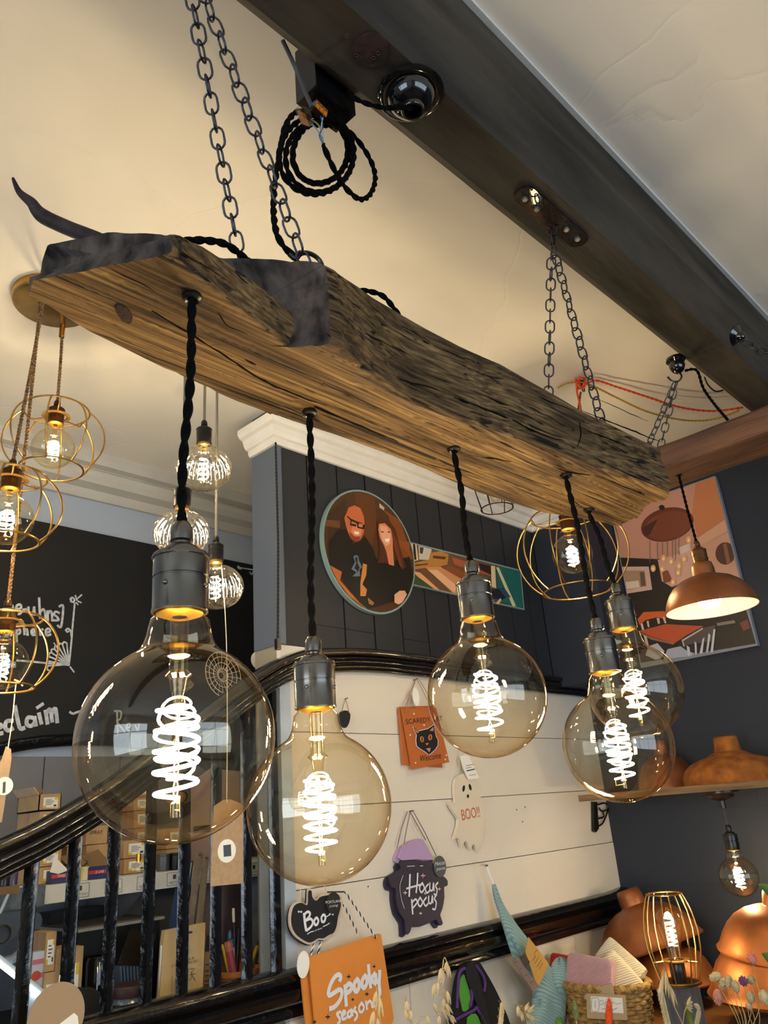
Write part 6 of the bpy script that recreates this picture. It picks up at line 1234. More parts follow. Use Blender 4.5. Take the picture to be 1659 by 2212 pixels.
for (x0, x1, y1, lab, g) in ((403, 432, 1838, 'worn wooden folding rule leaning left of the hanging price tag', 0), (424, 446, 1845, 'second worn wooden rule close to the hanging price tag', 1)):
    a = onY(x0, 2060, 1.63); b = onY(x1, y1, 1.63); d = (b - a).normalized(); s = d.cross(Vector((0, 1, 0))).normalized() * 0.008; f = Vector((a.x - d.x * 0.02, 1.63, ZD + 0.001)); f = a + d * ((ZD + 0.002 - a.z) / d.z)
    t = thing('folding_rule', lab, 'ruler', f, 'wooden rules'); y_ = Vector((0, 0.003, 0)); MB().prism([f - s, f + s, b + s, b - s], y_).build('blade', M_rul, t)
    mb = MB()
    for k in range(16): p = f.lerp(b, 0.35 + k * 0.04); mb.prism([p - s, p - s * 0.4, p - s * 0.4 + d * 0.0006, p - s + d * 0.0006], (0, -0.0003, 0))
    mb.build('tick_marks', M_ink, t, kind='stuff'); MB().lathe([(0.003, 0), (0.003, -0.002), (0.0001, -0.0022)], b - d * 0.008, 12, Matrix.Rotation(-PI / 2, 4, 'X')).build('rivet', M_brass, t)
a = onY(388, 1990, 1.66); b = onY(413, 1860, 1.66); t = thing('blue_folder', 'slim blue folder leaning beside the wooden rules', 'folder', (a.x, 1.66, ZD)); MB().prism([Vector((a.x - 0.02, 1.66, ZD + 0.001)), Vector((a.x - 0.006, 1.66, ZD + 0.001)), b + Vector((0.006, 0, 0)), b], (0, 0.05, 0)).build('cover', mat('folder_blue', '#35456b', 0.5), t); MB().prism([Vector((a.x - 0.0195, 1.6595, ZD + 0.002)), Vector((a.x - 0.0175, 1.6595, ZD + 0.002)), b + Vector((0.0022, -0.0005, -0.003)), b + Vector((0.0002, -0.0005, -0.003))], (0, 0.049, 0)).build('spine', M_lab, t)
a = onY(560, 2080, 1.66); b = onY(588, 1925, 1.66); d = (b - a).normalized(); s = d.cross(Vector((0, 1, 0))).normalized(); f = a + d * ((ZD + 0.002 - a.z) / d.z)
t = thing('hand_saw', 'yellow handled hand saw leaning behind the last baluster', 'saw', f); MB().prism([f - s * 0.01, f + s * 0.008, b + s * 0.02, b - s * 0.022], (0, 0.003, 0)).build('blade', mat('saw_steel', '#6d6a60', 0.35, metal=0.8), t); MB().prism([a - s * 0.012, a + s * 0.004, a.lerp(b, 0.9) + s * 0.0, a.lerp(b, 0.9) - s * 0.02], (0, -0.006, 0)).build('handle', mat('tool_yellow', '#c29c22', 0.5), t)
a = onY(606, 2060, 1.60); b = onY(590, 1925, 1.60); d = (b - a).normalized(); f = a + d * ((ZD + 0.004 - a.z) / d.z); t = thing('green_tube', 'dark green tube leaning beside the hand saw', 'tube', f); MB().tube([f, b - d * 0.02], 0.007, 12).build('body', mat('tube_green', '#1f3626', 0.4), t); MB().tube([b - d * 0.02, b], [0.0075, 0.0072], 12).build('cap', M_bk, t)
mb = MB(); base = []; c = onY(572, 1985, 1.76)
for i in range(13):
    for j in range(13):
        u, v = i / 12 * 2 - 1, j / 12 * 2 - 1; w = 0.05 * (1 - 0.3 * v * v) * (1 + 0.2 * noise.noise(Vector((v * 3, 0, 7)))); base.append((c.x + u * w, 1.76 + 0.012 * noise.noise(Vector((u * 2.2, v * 2.2, 4))) + 0.03 * u * u, ZD + 0.002 + (v + 1) / 2 * 0.21))
mb.add(base, [(i * 13 + j, (i + 1) * 13 + j, (i + 1) * 13 + j + 1, i * 13 + j + 1) for i in range(12) for j in range(12)])
tag(mb.build('plastic_bag', mat('bag_white', '#9fa6b0', 0.35, var=0.2, scale=20)), 'crumpled pale plastic bag behind the hand saw', 'bag')
# white fan behind the rail
t = thing('desk_fan', 'white desk fan with wire guard behind the handrail', 'fan', onY(560, 1470, 1.62)); M_fan = mat('fan_white', '#cfc8c0', 0.45)
c0 = onY(594, 1412, 1.60); c1 = onY(432, 1478, 1.56); ax = (c1 - c0).normalized(); Mx = ax.to_track_quat('Z', 'Y').to_matrix().to_4x4()
MB().lathe([(0.0001, -0.012), (0.035, -0.008), (0.052, 0.002), (0.054, 0.012), (0.045, 0.016)], c0, 36, Mx).build('rear_dish', M_fan, t); MB().lathe([(0.03, 0.012), (0.028, 0.05), (0.022, 0.07), (0.0001, 0.075)], c0, 28, Mx).build('motor_housing', M_fan, t)
g = c0.lerp(c1, 0.72)
for r in (0.016, 0.03, 0.044, 0.056): MB().lathe([(r + 0.0009 * math.cos(a_), 0.0009 * math.sin(a_)) for a_ in [2 * PI * i / 6 for i in range(7)]], g, 36, Mx).build('guard_ring', M_fan, t)
for k in range(20):
    a_ = 2 * PI * k / 20; MB().tube([g + (Mx @ Vector((0.008 * math.cos(a_), 0.008 * math.sin(a_), 0.006))), g + (Mx @ Vector((0.056 * math.cos(a_), 0.056 * math.sin(a_), 0)))], 0.0006, 5).build('guard_wire', M_fan, t)
MB().tube([c0 + Vector((-0.01, 0.02, -0.03)), Vector((c0.x - 0.01, 1.66, ZD + 0.01))], 0.008, 10).build('stem', M_fan, t); MB().lathe([(0.0001, 0.012), (0.05, 0.008), (0.055, 0.0005)], (c0.x - 0.01, 1.66, ZD), 28).build('foot', M_fan, t)
# pink paper square seen through the globes
t = packet('pink_sheet', 'pale pink card leaning behind the balusters, seen through the foremost globe', 'card', [(412, 2190), (414, 1690), (455, 1660), (540, 1668), (538, 2190)], 1.90, 0.004, mat('pink_card', '#b39a94', 0.8))
MB().prism([onY(x, y, 1.8995) for x, y in ((418, 1800), (536, 1790), (536, 1775), (418, 1785))], (0, 0.0004, 0)).build('printed_line', M_ink, t)
# ------------------------------------------------------------------ shelf on the right wall
XS = 2.19; zsh = onX(1560, 1692, XS).z
M_shelf = mat('scrap_wood', '#8a6b48', 0.65, var=0.25, scale=14, stretch=(4, 0.5, 4), col2='#5d452c')
t = thing('wall_shelf', 'rough wooden shelf on the navy wall carrying rusty lamp shades', 'shelf', (2.34, 0.9, zsh - 0.018))
MB().box((XS, 0.25, zsh - 0.018), (XW - 0.001, 1.33, zsh)).build('board', M_shelf, t)
b = onY(1296, 1755, YW); br_x = b.x
iron = [(1283, 1732), (1290, 1732), (1294, 1790), (1288, 1798), (1284, 1795)]
mb = MB(); slab(mb, iron, ('Y', YW - 0.012), 0.010); mb.build('bracket_bar', M_blackp, t)
for q in (((1292, 1738), (1308, 1735), (1312, 1748), (1300, 1752), (1294, 1745)), ((1292, 1785), (1302, 1778), (1310, 1760), (1314, 1745)), ((1294, 1768), (1304, 1764), (1302, 1754))):
    MB().tube(spline([onY(x, y, YW - 0.008) for x, y in q], 5), 0.0028, 7).build('bracket_scroll', M_blackp, t)
M_rustsh = mat('rusted_iron', '#a8641c', 0.85, var=0.25, scale=30, bump=0.6, bscale=160, col2='#7e4512')
BELL = [(1.0, 0.0), (0.995, 0.06), (0.985, 0.16), (0.93, 0.27), (0.80, 0.38), (0.62, 0.45), (0.46, 0.49), (0.36, 0.54), (0.27, 0.58), (0.25, 0.66), (0.235, 0.84), (0.20, 0.86), (0.19, 0.86)]
c = onX(1578, 1674, 2.33); R = 0.138; t = thing('bell_lamp_shade', 'rusty ochre bell shaped lamp shade on the wall shelf', 'lamp shade', (2.35, c.y, zsh))
c = Vector((2.35, c.y, zsh + 0.0006)); MB().lathe([(r * R, h * R * 1.06) for r, h in BELL], c, 56).build('shell', M_rustsh, t); MB().lathe([(r * R * 0.98, h * R * 1.05) for r, h in BELL], c, 48).build('inside', M_rust, t)
for a in (3.5, 4.6): MB().lathe([(0.0001, 0.0012), (0.0035, 0.001), (0.0035, 0)], c + Vector((0.238 * R * math.cos(a), 0.238 * R * math.sin(a), 0.72 * R)), 10, Vector((math.cos(a), math.sin(a), 0)).to_track_quat('Z', 'Y').to_matrix().to_4x4()).build('vent_hole', M_bk, t)
cy = onX(1437, 1660, 2.36).y; t = thing('lamp_shade', 'brown copper dome shade behind the overlapping globes on the wall shelf', 'lamp shade', (2.40, cy + 0.02, zsh)); dome_shade(t, (2.40, cy + 0.02, zsh + 0.001), 0.088, None, M_cop, M_cop, 1.45)
# pendant under the shelf
p = onX(1553, 1702, 2.28); c = Vector((2.28, p.y, zsh - 0.018)); t = thing('shelf_pendant', 'lit globe bulb on a black holder hanging beneath the wall shelf', 'pendant light', c + Vector((0, 0, -0.25)))
MB().lathe([(0.05, 0.0), (0.05, -0.006), (0.036, -0.010), (0.034, -0.018), (0.018, -0.024), (0.008, -0.026), (0.008, -0.045), (0.0001, -0.046)], c, 32).build('ceiling_rose', mat('brown_bakelite', '#2e1c14', 0.3), t)
bc = onX(1592, 1893, 2.28); bc.y = c.y - 0.002; capz = bc.z + 0.066; cap = Vector((2.28, bc.y, capz))
lamp_holder(t, cap, 1.0, M_blackp); globe_bulb(t, cap, 0.050, 0.066, M_smoke, 0.0165, 5, 0.0115, 0.0013, 0.011, emit('led_filament_wall', (1.0, 0.84, 0.55), 150 * FIL))
MB().tube([c + Vector((0, 0, -0.04)), cap + Vector((0, 0, 0.058))], 0.0025, 8).build('flex', mat('olive_flex', '#4a4a42', 0.8), t)
# ------------------------------------------------------------------ table with copper shades in the corner
ZT = -0.555
table = thing('corner_table', 'honey coloured wooden table below the wall shelf', 'table', (2.2, 0.8, -H))
MB().box((1.90, 0.15, ZT - 0.03), (XW - 0.005, YW - 0.045, ZT)).build('top', mat('honey_pine', '#8a5a2c', 0.5, var=0.2, scale=8, stretch=(4, 0.5, 4)), table)
for (x, y) in ((1.92, 0.2), (2.42, 0.2), (1.92, 1.30), (2.42, 1.30)): MB().box((x, y, -H), (x + 0.05, y + 0.05, ZT - 0.03)).build('leg', M_shelf, table)
def tilt(ax, deg): return Matrix.Rotation(math.radians(deg), 4, Vector(ax))
# left pair
c = onX(1452, 2140, 2.28); t = thing('dome_lamp_shade', 'pinkish copper dome shade under the tilted one, behind the cage lamp', 'lamp shade', (2.30, c.y, ZT)); dome_shade(t, (2.35, c.y + 0.03, -0.487), 0.12, None, M_cop2, M_cop2, 1.0, False, True)
MB().lathe([(0.0001, 0), (0.05, 0), (0.05, 0.066), (0.0001, 0.067)], (2.35, c.y + 0.03, ZT + 0.0004), 24).build('wooden_plinth', M_shelf, t)
c = onX(1408, 2058, 2.30); t = thing('dome_lamp_shade', 'darker copper dome shade tilted on top of another beside the towels', 'lamp shade', c); dome_shade(t, (2.33, c.y + 0.012, c.z + 0.005), 0.148, tilt((1, 0.1, 0), -17), M_cop, M_cop, 1.0, True, True)
# right pair
c = onX(1702, 2172, 2.20); t = thing('dome_lamp_shade', 'large lower copper dome shade at the right edge below its twin', 'lamp shade', (2.24, c.y, ZT)); RL = 0.186; MB().lathe([(0.0001, 0), (0.09, 0), (0.09, 0.02), (0.0001, 0.021)], (2.24, c.y, ZT + 0.0004), 24).build('packing_ring', M_card, t)
zl = onX(1600, 2178, 2.10).z + 0.012; dome_shade(t, (2.24, c.y, zl), RL, None, M_cop2, M_cop2, 0.92, False, True)
for a in (3.75, 4.0): MB().box((-0.004, -0.001, -0.0015), (0.004, 0.001, 0.0015), Matrix.Translation((2.24 + RL * 0.915 * math.cos(a), c.y + RL * 0.915 * math.sin(a), zl + 0.30 * RL)) @ Matrix.Rotation(a + PI / 2, 4, 'Z')).build('vent_slot', M_bk, t)
c2 = onX(1672, 2058, 2.22); t = thing('dome_lamp_shade', 'upper copper dome shade with short neck at the right edge', 'lamp shade', (2.24, c.y, c2.z)); dome_shade(t, (2.24, c.y, c2.z - 0.008), 0.146, tilt((1, 0, 0), 9), M_cop2, M_cop2, 0.98, True, True)
# cage table lamp on a grey timber post
c = onX(1462, 2112, 2.05); post_t = c.z - 0.012; t = thing('cage_table_lamp', 'table lamp with brass barrel cage on a grey timber block', 'lamp', (2.05, c.y, ZT)); cx_, cy_ = 2.05, c.y - 0.006
M_post = mat('grey_timber', '#4c4a4c', 0.7, var=0.25, scale=14, bump=0.6, bscale=40, stretch=(6, 6, 0.6)); Mr = Matrix.Translation((cx_, cy_, 0)) @ Matrix.Rotation(0.55, 4, 'Z')
MB().box((-0.042, -0.0395, ZT + 0.0004), (0.002, 0.042, post_t), Mr).build('timber_block', M_post, t); MB().box((0.0038, -0.0395, ZT + 0.0004), (0.042, 0.042, post_t), Mr).build('timber_block', M_post, t); MB().box((-0.04, -0.038, ZT + 0.0004), (0.04, 0.04, post_t - 0.004), Mr).build('crack_core', M_bk, t)
MB().lathe([(0.0001, 0.004), (0.05, 0.004), (0.052, 0.0), (0.0001, 0.0)], (cx_, cy_, post_t), 32).build('base_plate', M_brassd, t)
hb = Vector((cx_, cy_, post_t + 0.004)); MB().lathe([(0.0001, 0.042), (0.017, 0.042), (0.0185, 0.04), (0.0185, 0.02), (0.0175, 0.0), (0.0001, 0.0)], hb, 28).build('lamp_holder', M_blackp, t)
CS_ = 0.87
cgR = lambda z: CS_ * lerp_tab([(0.0, 0.054), (0.03, 0.063), (0.07, 0.0735), (0.11, 0.076), (0.15, 0.069), (0.18, 0.057), (0.195, 0.049)], z)
for (z, w, nm) in ((0.0005, 0.0022, 'bottom_ring'), (0.195, 0.0022, 'top_ring')): MB().tube([hb + Vector((cgR(z) * math.cos(a), cgR(z) * math.sin(a), z)) for a in [2 * PI * i / 40 for i in range(40)]], w, 8, True).build(nm, M_brass, t)
for k in range(8):
    a = 2 * PI * (k + 0.35) / 8; MB().tube([hb + Vector((cgR(z) * math.cos(a), cgR(z) * math.sin(a), z)) for z in [0.195 * i / 14 for i in range(15)]], 0.0018, 7).build('cage_wire', M_brass, t)
MB().lathe([(0.019, 0.045), (0.034, 0.045), (0.034, 0.0475), (0.019, 0.0475)], hb, 28).build('carrier_ring', M_brass, t)
for k in range(3): a = 2 * PI * (k + 0.2) / 3; MB().tube([hb + Vector((0.033 * math.cos(a), 0.033 * math.sin(a), 0.046)), hb + Vector((cgR(0.046) * math.cos(a), cgR(0.046) * math.sin(a), 0.046))], 0.0018, 6).build('carrier_arm', M_brass, t)
bl = MB().lathe([(0.013, 0.042), (0.0135, 0.052), (0.017, 0.07), (0.025, 0.10), (0.0305, 0.122), (0.0315, 0.134), (0.028, 0.148), (0.018, 0.158), (0.006, 0.164), (0.0001, 0.166)], hb, 36).build('glass_bulb', M_smoke, t, angle=80)
mb = MB(); spiral(mb, hb, 0.0115, 0.078, 0.142, 5.5, 0.0014, 0.2, 6, 14); mb.build('filament', emit('led_filament_table', (1.0, 0.78, 0.44), 95 * FIL), bl)
MB().lathe([(0.013, 0.043), (0.0125, 0.05), (0.006, 0.053), (0.004, 0.075), (0.002, 0.088), (0.0001, 0.09)], hb, 16).build('stem', M_stem, bl)
# ------------------------------------------------------------------ basket of rolled towels
bc = onX(1298, 2185, 1.98); BZ = onX(1380, 2108, 1.98).z - 0.035
M_sea = mat('seagrass', '#b08c50', 0.85, var=0.3, scale=70, bump=0.9, bscale=120, col2='#7a5a2c')
bk = thing('seagrass_basket', 'woven seagrass basket holding rolled towels', 'basket', (bc.x + 0.03, bc.y + 0.0, ZT)); BC = Vector((2.02, bc.y, 0)); RX, RY = 0.085, 0.112
rows = 13
for i in range(rows):
    z = ZT + 0.005 + (BZ - ZT - 0.006) * i / (rows - 1); pts = []
    for j in range(60):
        a = 2 * PI * j / 60; s = 0.003 * math.sin(a * 15 + i * PI); k = 0.9 + 0.1 * i / (rows - 1); pts.append(BC + Vector(((RX * k + s) * math.cos(a), (RY * k + s) * math.sin(a), z)))
    MB().tube(pts, 0.0062, 7, True).build('woven_coil', M_sea, bk)
pts = []; MBr = MB(); rim = [BC + Vector((RX * 1.02 * math.cos(a), RY * 1.02 * math.sin(a), BZ + 0.006)) for a in [2 * PI * i / 60 for i in range(61)]]; twisted(MBr, rim, 0.010, 0.024, 3, 7, 0.006); MBr.build('braided_rim', M_sea, bk)
MB().lathe([(0.0001, 0), (1.0, 0), (1.0, 0.004), (0.0001, 0.004)], (BC.x, BC.y, ZT + 0.0004), 40, Matrix.Diagonal((RX * 0.9, RY * 0.9, 1, 1))).build('bottom', M_sea, bk)
def towel(lab, c, u, L, W, T, m, rib=None):
    """folded towel: rounded slab, u = direction of its long side, standing on edge in the basket"""
    u = Vector(u).normalized(); n = Vector((-0.8, -0.55, 0.25)); n = (n - u * n.dot(u)).normalized(); v = n.cross(u); mb = MB(); K, J = 22, 20; vs = []
    for i in range(K + 1):
        t = i / K * 2 - 1; e = max(0.0, 1 - abs(t) ** 10) ** 0.5
        for j in range(J):
            a = 2 * PI * j / J; cu, su = math.cos(a), math.sin(a); x = math.copysign(abs(cu) ** 0.45, cu) * W / 2 * (0.93 + 0.07 * e); y = math.copysign(abs(su) ** 0.5, su) * T / 2 * (0.82 + 0.18 * e)
            vs.append(c + u * t * L / 2 + v * x + n * (y + 0.003 * noise.noise(Vector((t * 3, x * 30, 5)))))
    mb.add(vs, [(i * J + j, i * J + (j + 1) % J, (i + 1) * J + (j + 1) % J, (i + 1) * J + j) for i in range(K) for j in range(J)] + [tuple(range(J - 1, -1, -1)), tuple(K * J + j for j in range(J))])
    return tag(mb.build('folded_towel', m), lab, 'towel', 'folded towels in the basket')
def knit(name, col, col2, sc): 
    m = mat(name, col, 0.95, sheen=0.3); nt = m.node_tree; N = nt.nodes; L = nt.links; tc = N.new('ShaderNodeTexCoord'); w = N.new('ShaderNodeTexWave'); w.inputs['Scale'].default_value = sc; w.inputs['Distortion'].default_value = 0.6; w.bands_direction = 'DIAGONAL'; L.new(tc.outputs['Object'], w.inputs['Vector'])
    r = N.new('ShaderNodeValToRGB'); r.color_ramp.elements[0].color = (*hx(col2), 1); r.color_ramp.elements[1].color = (*hx(col), 1); L.new(w.outputs['Fac'], r.inputs[0]); L.new(r.outputs[0], N['Principled BSDF'].inputs['Base Color'])
    b = N.new('ShaderNodeBump'); b.inputs['Strength'].default_value = 0.7; b.inputs['Distance'].default_value = 0.002; L.new(w.outputs['Fac'], b.inputs['Height']); L.new(b.outputs[0], N['Principled BSDF'].inputs['Normal']); return m
Kp, Kc, Kg, Kr, Kd = knit('pink_knit', '#c49a9c', '#a87c84', 100), knit('cream_knit', '#d6ccb4', '#a89c80', 75), knit('oatmeal_knit', '#bdb6a6', '#9c9484', 75), mat('red_felt', '#a31418', 0.95, sheen=0.3), mat('charcoal_knit', '#4c4844', 0.95)
towel('red towel at the back left of the basket', onX(1226, 2082, 2.05) + Vector((0.0, 0, -0.01)), (0.1, -1, -0.12), 0.095, 0.06, 0.035, Kr)
towel('charcoal towel peeping out behind the pink one', onX(1278, 2074, 2.07) + Vector((0.01, 0, -0.02)), (0, -1, 0.1), 0.09, 0.05, 0.03, Kd)
towel('oatmeal towel at the back right of the basket', onX(1340, 2084, 2.06), (0.0, -0.8, -0.62), 0.115, 0.075, 0.036, Kg)
towel('cream waffle towel between the pink and oatmeal ones', onX(1338, 2115, 2.02), (0.0, -0.75, -0.75), 0.11, 0.08, 0.03, Kc)
towel('dusty pink towel with a paper band at the front of the basket', onX(1276, 2110, 1.985), (0.05, -1, -0.1), 0.125, 0.095, 0.035, Kp)
t = thing('price_card', 'kraft and white price card on the front of the basket', 'card', onX(1310, 2200, 1.90)); pl = ('X', 1.915); mb = MB(); slab(mb, [(1267, 2146), (1351, 2150), (1355, 2204), (1268, 2200)], pl, 0.0012); cd = mb.build('card', mat('kraft_tan', '#b09a78', 0.8), t)
pl = ('X', 1.9145); mb = MB(); slab(mb, [(1276, 2152), (1344, 2156), (1347, 2189), (1277, 2186)], pl, 0.0004); mb.build('white_label', M_paper, cd)
mb = MB(); pl = ('X', 1.914)
for q in (((1279, 2156), (1293, 2157), (1293, 2183), (1279, 2182), (1279, 2156)), ((1286, 2162), (1286, 2177)), ((1296, 2164), (1302, 2160), (1306, 2167), (1312, 2163)), ((1296, 2171), (1304, 2168), (1310, 2174)), ((1320, 2168), (1326, 2165), (1332, 2169), (1342, 2166)), ((1300, 2180), (1312, 2178), (1324, 2181), (1334, 2177))): stroke(mb, q, pl, 0.0007, n=3)
mb.build('handwriting', M_ink, cd, kind='stuff'); MB().tube([onX(1310, 2200, 1.916), Vector((1.916, onX(1310, 2200, 1.916).y, ZT))], 0.0015, 6).build('pick', M_shelf, t)
mb = MB(); slab(mb, [(1262, 2140), (1322, 2125), (1328, 2150), (1262, 2160)], ('X', 1.93), 0.0008); o = tag(mb.build('paper_band', mat('kraft_tan', '#b09a78', 0.8)), 'kraft paper band around the pink towel in the basket', 'paper band')
# ------------------------------------------------------------------ teal dishcloth hanging on a peg
t = thing('teal_dishcloth', 'teal ribbed dishcloth with kraft paper band hanging from a peg on the cream boards', 'dishcloth', onY(1200, 2230, YW - 0.06)); Kt = knit('teal_knit', '#8ba6a3', '#6d8f94', 62)
pth = [(1066, 1910, 0.03), (1078, 1950, 0.035), (1096, 1990, 0.05), (1120, 2040, 0.055), (1152, 2088, 0.06), (1178, 2130, 0.065), (1190, 2170, 0.07), (1180, 2215, 0.07), (1170, 2260, 0.07)]
wid = [0.006, 0.012, 0.021, 0.030, 0.032, 0.052, 0.062, 0.066, 0.066]
P = spline([onY(x, y, YW - d) for x, y, d in pth], 8); n_ = len(P); mb = MB(); J = 40; vs = []
for i in range(n_):
    s = i / (n_ - 1) * (len(wid) - 1); k = int(min(len(wid) - 2, s)); w = wid[k] + (wid[k + 1] - wid[k]) * (s - k); tg = (P[min(n_ - 1, i + 1)] - P[max(0, i - 1)]).normalized(); sd = tg.cross(Vector((0, 1, 0))).normalized(); dn = Vector((0, -1, 0))
    for j in range(J):
        a = 2 * PI * j / J; f = 1 + 0.22 * math.sin(a * 5 + i * 0.16) * (0.5 + 0.5 * math.sin(i * 0.3)) + 0.12 * noise.noise(Vector((a * 1.5, i * 0.12, 2))); vs.append(P[i] + sd * math.cos(a) * w * f + dn * math.sin(a) * min(w * 0.55, 0.026) * f)
mb.add(vs, [(i * J + j, i * J + (j + 1) % J, (i + 1) * J + (j + 1) % J, (i + 1) * J + j) for i in range(n_ - 1) for j in range(J)]); mb.build('cloth', Kt, t, angle=180)
MB().tube(spline([onY(x, y, YW - 0.028) for x, y in ((1052, 1872), (1058, 1890), (1068, 1915))], 5), 0.0032, 7, sx=0.5).build('hanging_loop', M_paper, t); MB().tube([onY(1050, 1870, YW - 0.03), onY(1053, 1869, YW + 0.003)], 0.002, 7).build('peg', M_nail, t)
# second bulge of cloth and wrap band
c = onY(1216, 2120, YW - 0.085); mb = MB(); vs = []
for i in range(25):
    for j in range(33):
        u, v = PI * i / 24, 2 * PI * j / 32; f = 1 + 0.10 * math.sin(v * 4 + 3 * math.cos(u)) + 0.10 * noise.noise(Vector((math.cos(v) * 2, math.sin(v) * 2, u * 2))); vs.append(c + Vector((0.046 * math.sin(u) * math.cos(v) * f, 0.028 * math.sin(u) * math.sin(v), 0.052 * math.cos(u) * f)))
mb.add(vs, [(i * 33 + j, i * 33 + j + 1, (i + 1) * 33 + j + 1, (i + 1) * 33 + j) for i in range(24) for j in range(32)]); mb.build('cloth_bunch', Kt, t, angle=180)
pl = ('Y', YW - 0.098); mb = MB(); slab(mb, [(1135, 2056), (1142, 2024), (1186, 2082), (1164, 2130), (1158, 2124)], pl, 0.001); bd = mb.build('paper_band', mat('mustard_kraft', '#b88c44', 0.75), t); mb = MB(); slab(mb, [(1108, 2076), (1118, 2068), (1165, 2132), (1152, 2142)], pl, 0.001); mb.build('band_edge', mat('taupe_kraft', '#7d6a62', 0.75), t)
mb = MB(); slab(mb, [(1122, 2068), (1132, 2060), (1145, 2078), (1136, 2090)], ('Y', YW - 0.0985), 0.0004); mb.build('black_patch', mat('sepia_ink', '#3a2c22', 0.7), bd)
mb = MB(); pl = ('Y', YW - 0.0985)
for q in (((1150, 2075), (1156, 2066), (1154, 2058), (1161, 2052)), ((1155, 2082), (1163, 2068)), ((1160, 2088), (1170, 2072)), ((1164, 2093), (1173, 2080)), ((1112, 2080), (1117, 2076)), ((1122, 2094), (1128, 2090)), ((1134, 2108), (1139, 2104)), ((1145, 2124), (1150, 2119))): stroke(mb, q, pl, 0.001, n=3)
mb.build('print', mat('sepia_ink', '#3a2c22', 0.7), bd, kind='stuff')
# witch-hat style bag
t = thing('party_bag', 'black bag with lime green lining and purple piping under the black dado rail', 'bag', onY(1040, 2250, YW - 0.03)); zW = zoomer(820, 1940, 3.95)
pl = ('Y', YW - 0.045); mb = MB(); slab(mb, zW((655, 1250), (660, 940), (690, 700), (740, 580), (800, 540), (850, 545), (900, 620), (980, 760), (1060, 930), (1110, 1060), (1150, 1250)), pl, 0.02, 3); mb.build('body', mat('felt_black', '#0e0d10', 0.95), t)
mb = MB(); slab(mb, zW((690, 700), (720, 650), (745, 720), (775, 830), (770, 930), (720, 970), (700, 920), (680, 800)), ('Y', YW - 0.048), 0.002, 3); mb.build('green_lining', mat('felt_lime', '#4f9a30', 0.9), t); mb = MB(); slab(mb, zW((750, 1020), (820, 985), (860, 1060), (880, 1150), (770, 1150)), ('Y', YW - 0.048), 0.002, 2); mb.build('green_lining', mat('felt_lime', '#4f9a30', 0.9), t)
for q in (((662, 940), (672, 720), (690, 625), (730, 600)), ((820, 575), (880, 660), (900, 730), (890, 800)), ((655, 1035), (720, 1000), (800, 960), (830, 930)), ((770, 930), (790, 850), (775, 780)), ((830, 940), (870, 1010), (910, 1090))): MB().tube(spline([onY(x, y, YW - 0.051) for x, y in zW(*q)], 5), 0.0035, 7).build('purple_piping', mat('felt_purple', '#552a78', 0.9), t)
mb = MB(); slab(mb, zW((760, 560), (800, 545), (840, 640), (890, 830), (930, 1000), (960, 1150), (900, 1150), (850, 960), (790, 800), (740, 660)), ('Y', YW - 0.054), 0.003, 3); mb.build('black_strap', mat('felt_black2', '#16141a', 0.95), t)
MB().tube([onY(1024, 2078, YW - 0.03), onY(1026, 2076, YW + 0.003)], 0.002, 7).build('peg', M_nail, t)
# ------------------------------------------------------------------ dried flowers at the bottom edge
ZV = -0.62
dt = thing('display_table', 'low display table for vases of dried flowers below the cream boards', 'table', (1.35, 1.1, -H)); MB().box((0.9, 0.92, ZV - 0.025), (1.76, 1.30, ZV)).build('top', M_shelf, dt)
for (x, y) in ((0.92, 0.94), (1.70, 0.94), (0.92, 1.24), (1.70, 1.24)): MB().box((x, y, -H), (x + 0.035, y + 0.035, ZV - 0.025)).build('leg', M_shelf, dt)
VL = Vector((1.18, 1.08, ZV)); VR = Vector((1.56, 1.0, ZV)); VT = Vector((1.97, 0.9, ZT))
for (v, lab, col, hh) in ((VL, 'stoneware vase holding the dried oats', '#8d8578', 0.15), (VR, 'glass vase holding the bunny tail grasses', '#6d7a74', 0.15), (VT, 'small clear jar holding the pale seed heads on the corner table', '#8a8f8c', 0.035)):
    t = thing('vase', lab, 'vase', v); MB().lathe([(0.0001, 0.0), (0.04, 0.0), (0.05, 0.03), (0.045, hh * 0.75), (0.035, hh), (0.03, hh), (0.04, 0.03), (0.0001, 0.006)], v + Vector((0, 0, 0.0005)), 28).build('body', mat('vase_' + col.strip('#'), col, 0.35), t); MB().tube([v + Vector((0.034 * math.cos(a), 0.034 * math.sin(a), hh)) for a in [2 * PI * i / 28 for i in range(28)]], 0.003, 7, True).build('rim', mat('vase_' + col.strip('#'), col, 0.35), t)
M_oat = mat('dried_oat', '#c9b48a', 0.8, var=0.15, scale=60); M_straw = mat('dried_straw', '#b8a070', 0.8)
def grain(mb, c, d, L, W):
    """one husk: slim pointed spindle"""
    d = Vector(d).normalized(); return mb.tube([c, c + d * L * 0.2, c + d * L * 0.45, c + d * L * 0.75, c + d * L], [W * 0.3, W * 0.9, W, W * 0.55, W * 0.05], 6)
def stemmed(name, lab, cat, vase, pts, Y, grp, vh=0.14):
    P = [onY(x, y, Y) for x, y in pts]; b = vase + Vector((random.uniform(-0.015, 0.015), random.uniform(-0.015, 0.015), 0.02)); neck = vase + Vector((b.x - vase.x, b.y - vase.y, vh)) 
    t = thing(name, lab, cat, b, grp); MB().tube(spline([b, neck] + P, 5), 0.0011, 6).build('stem', M_straw, t); return t, P
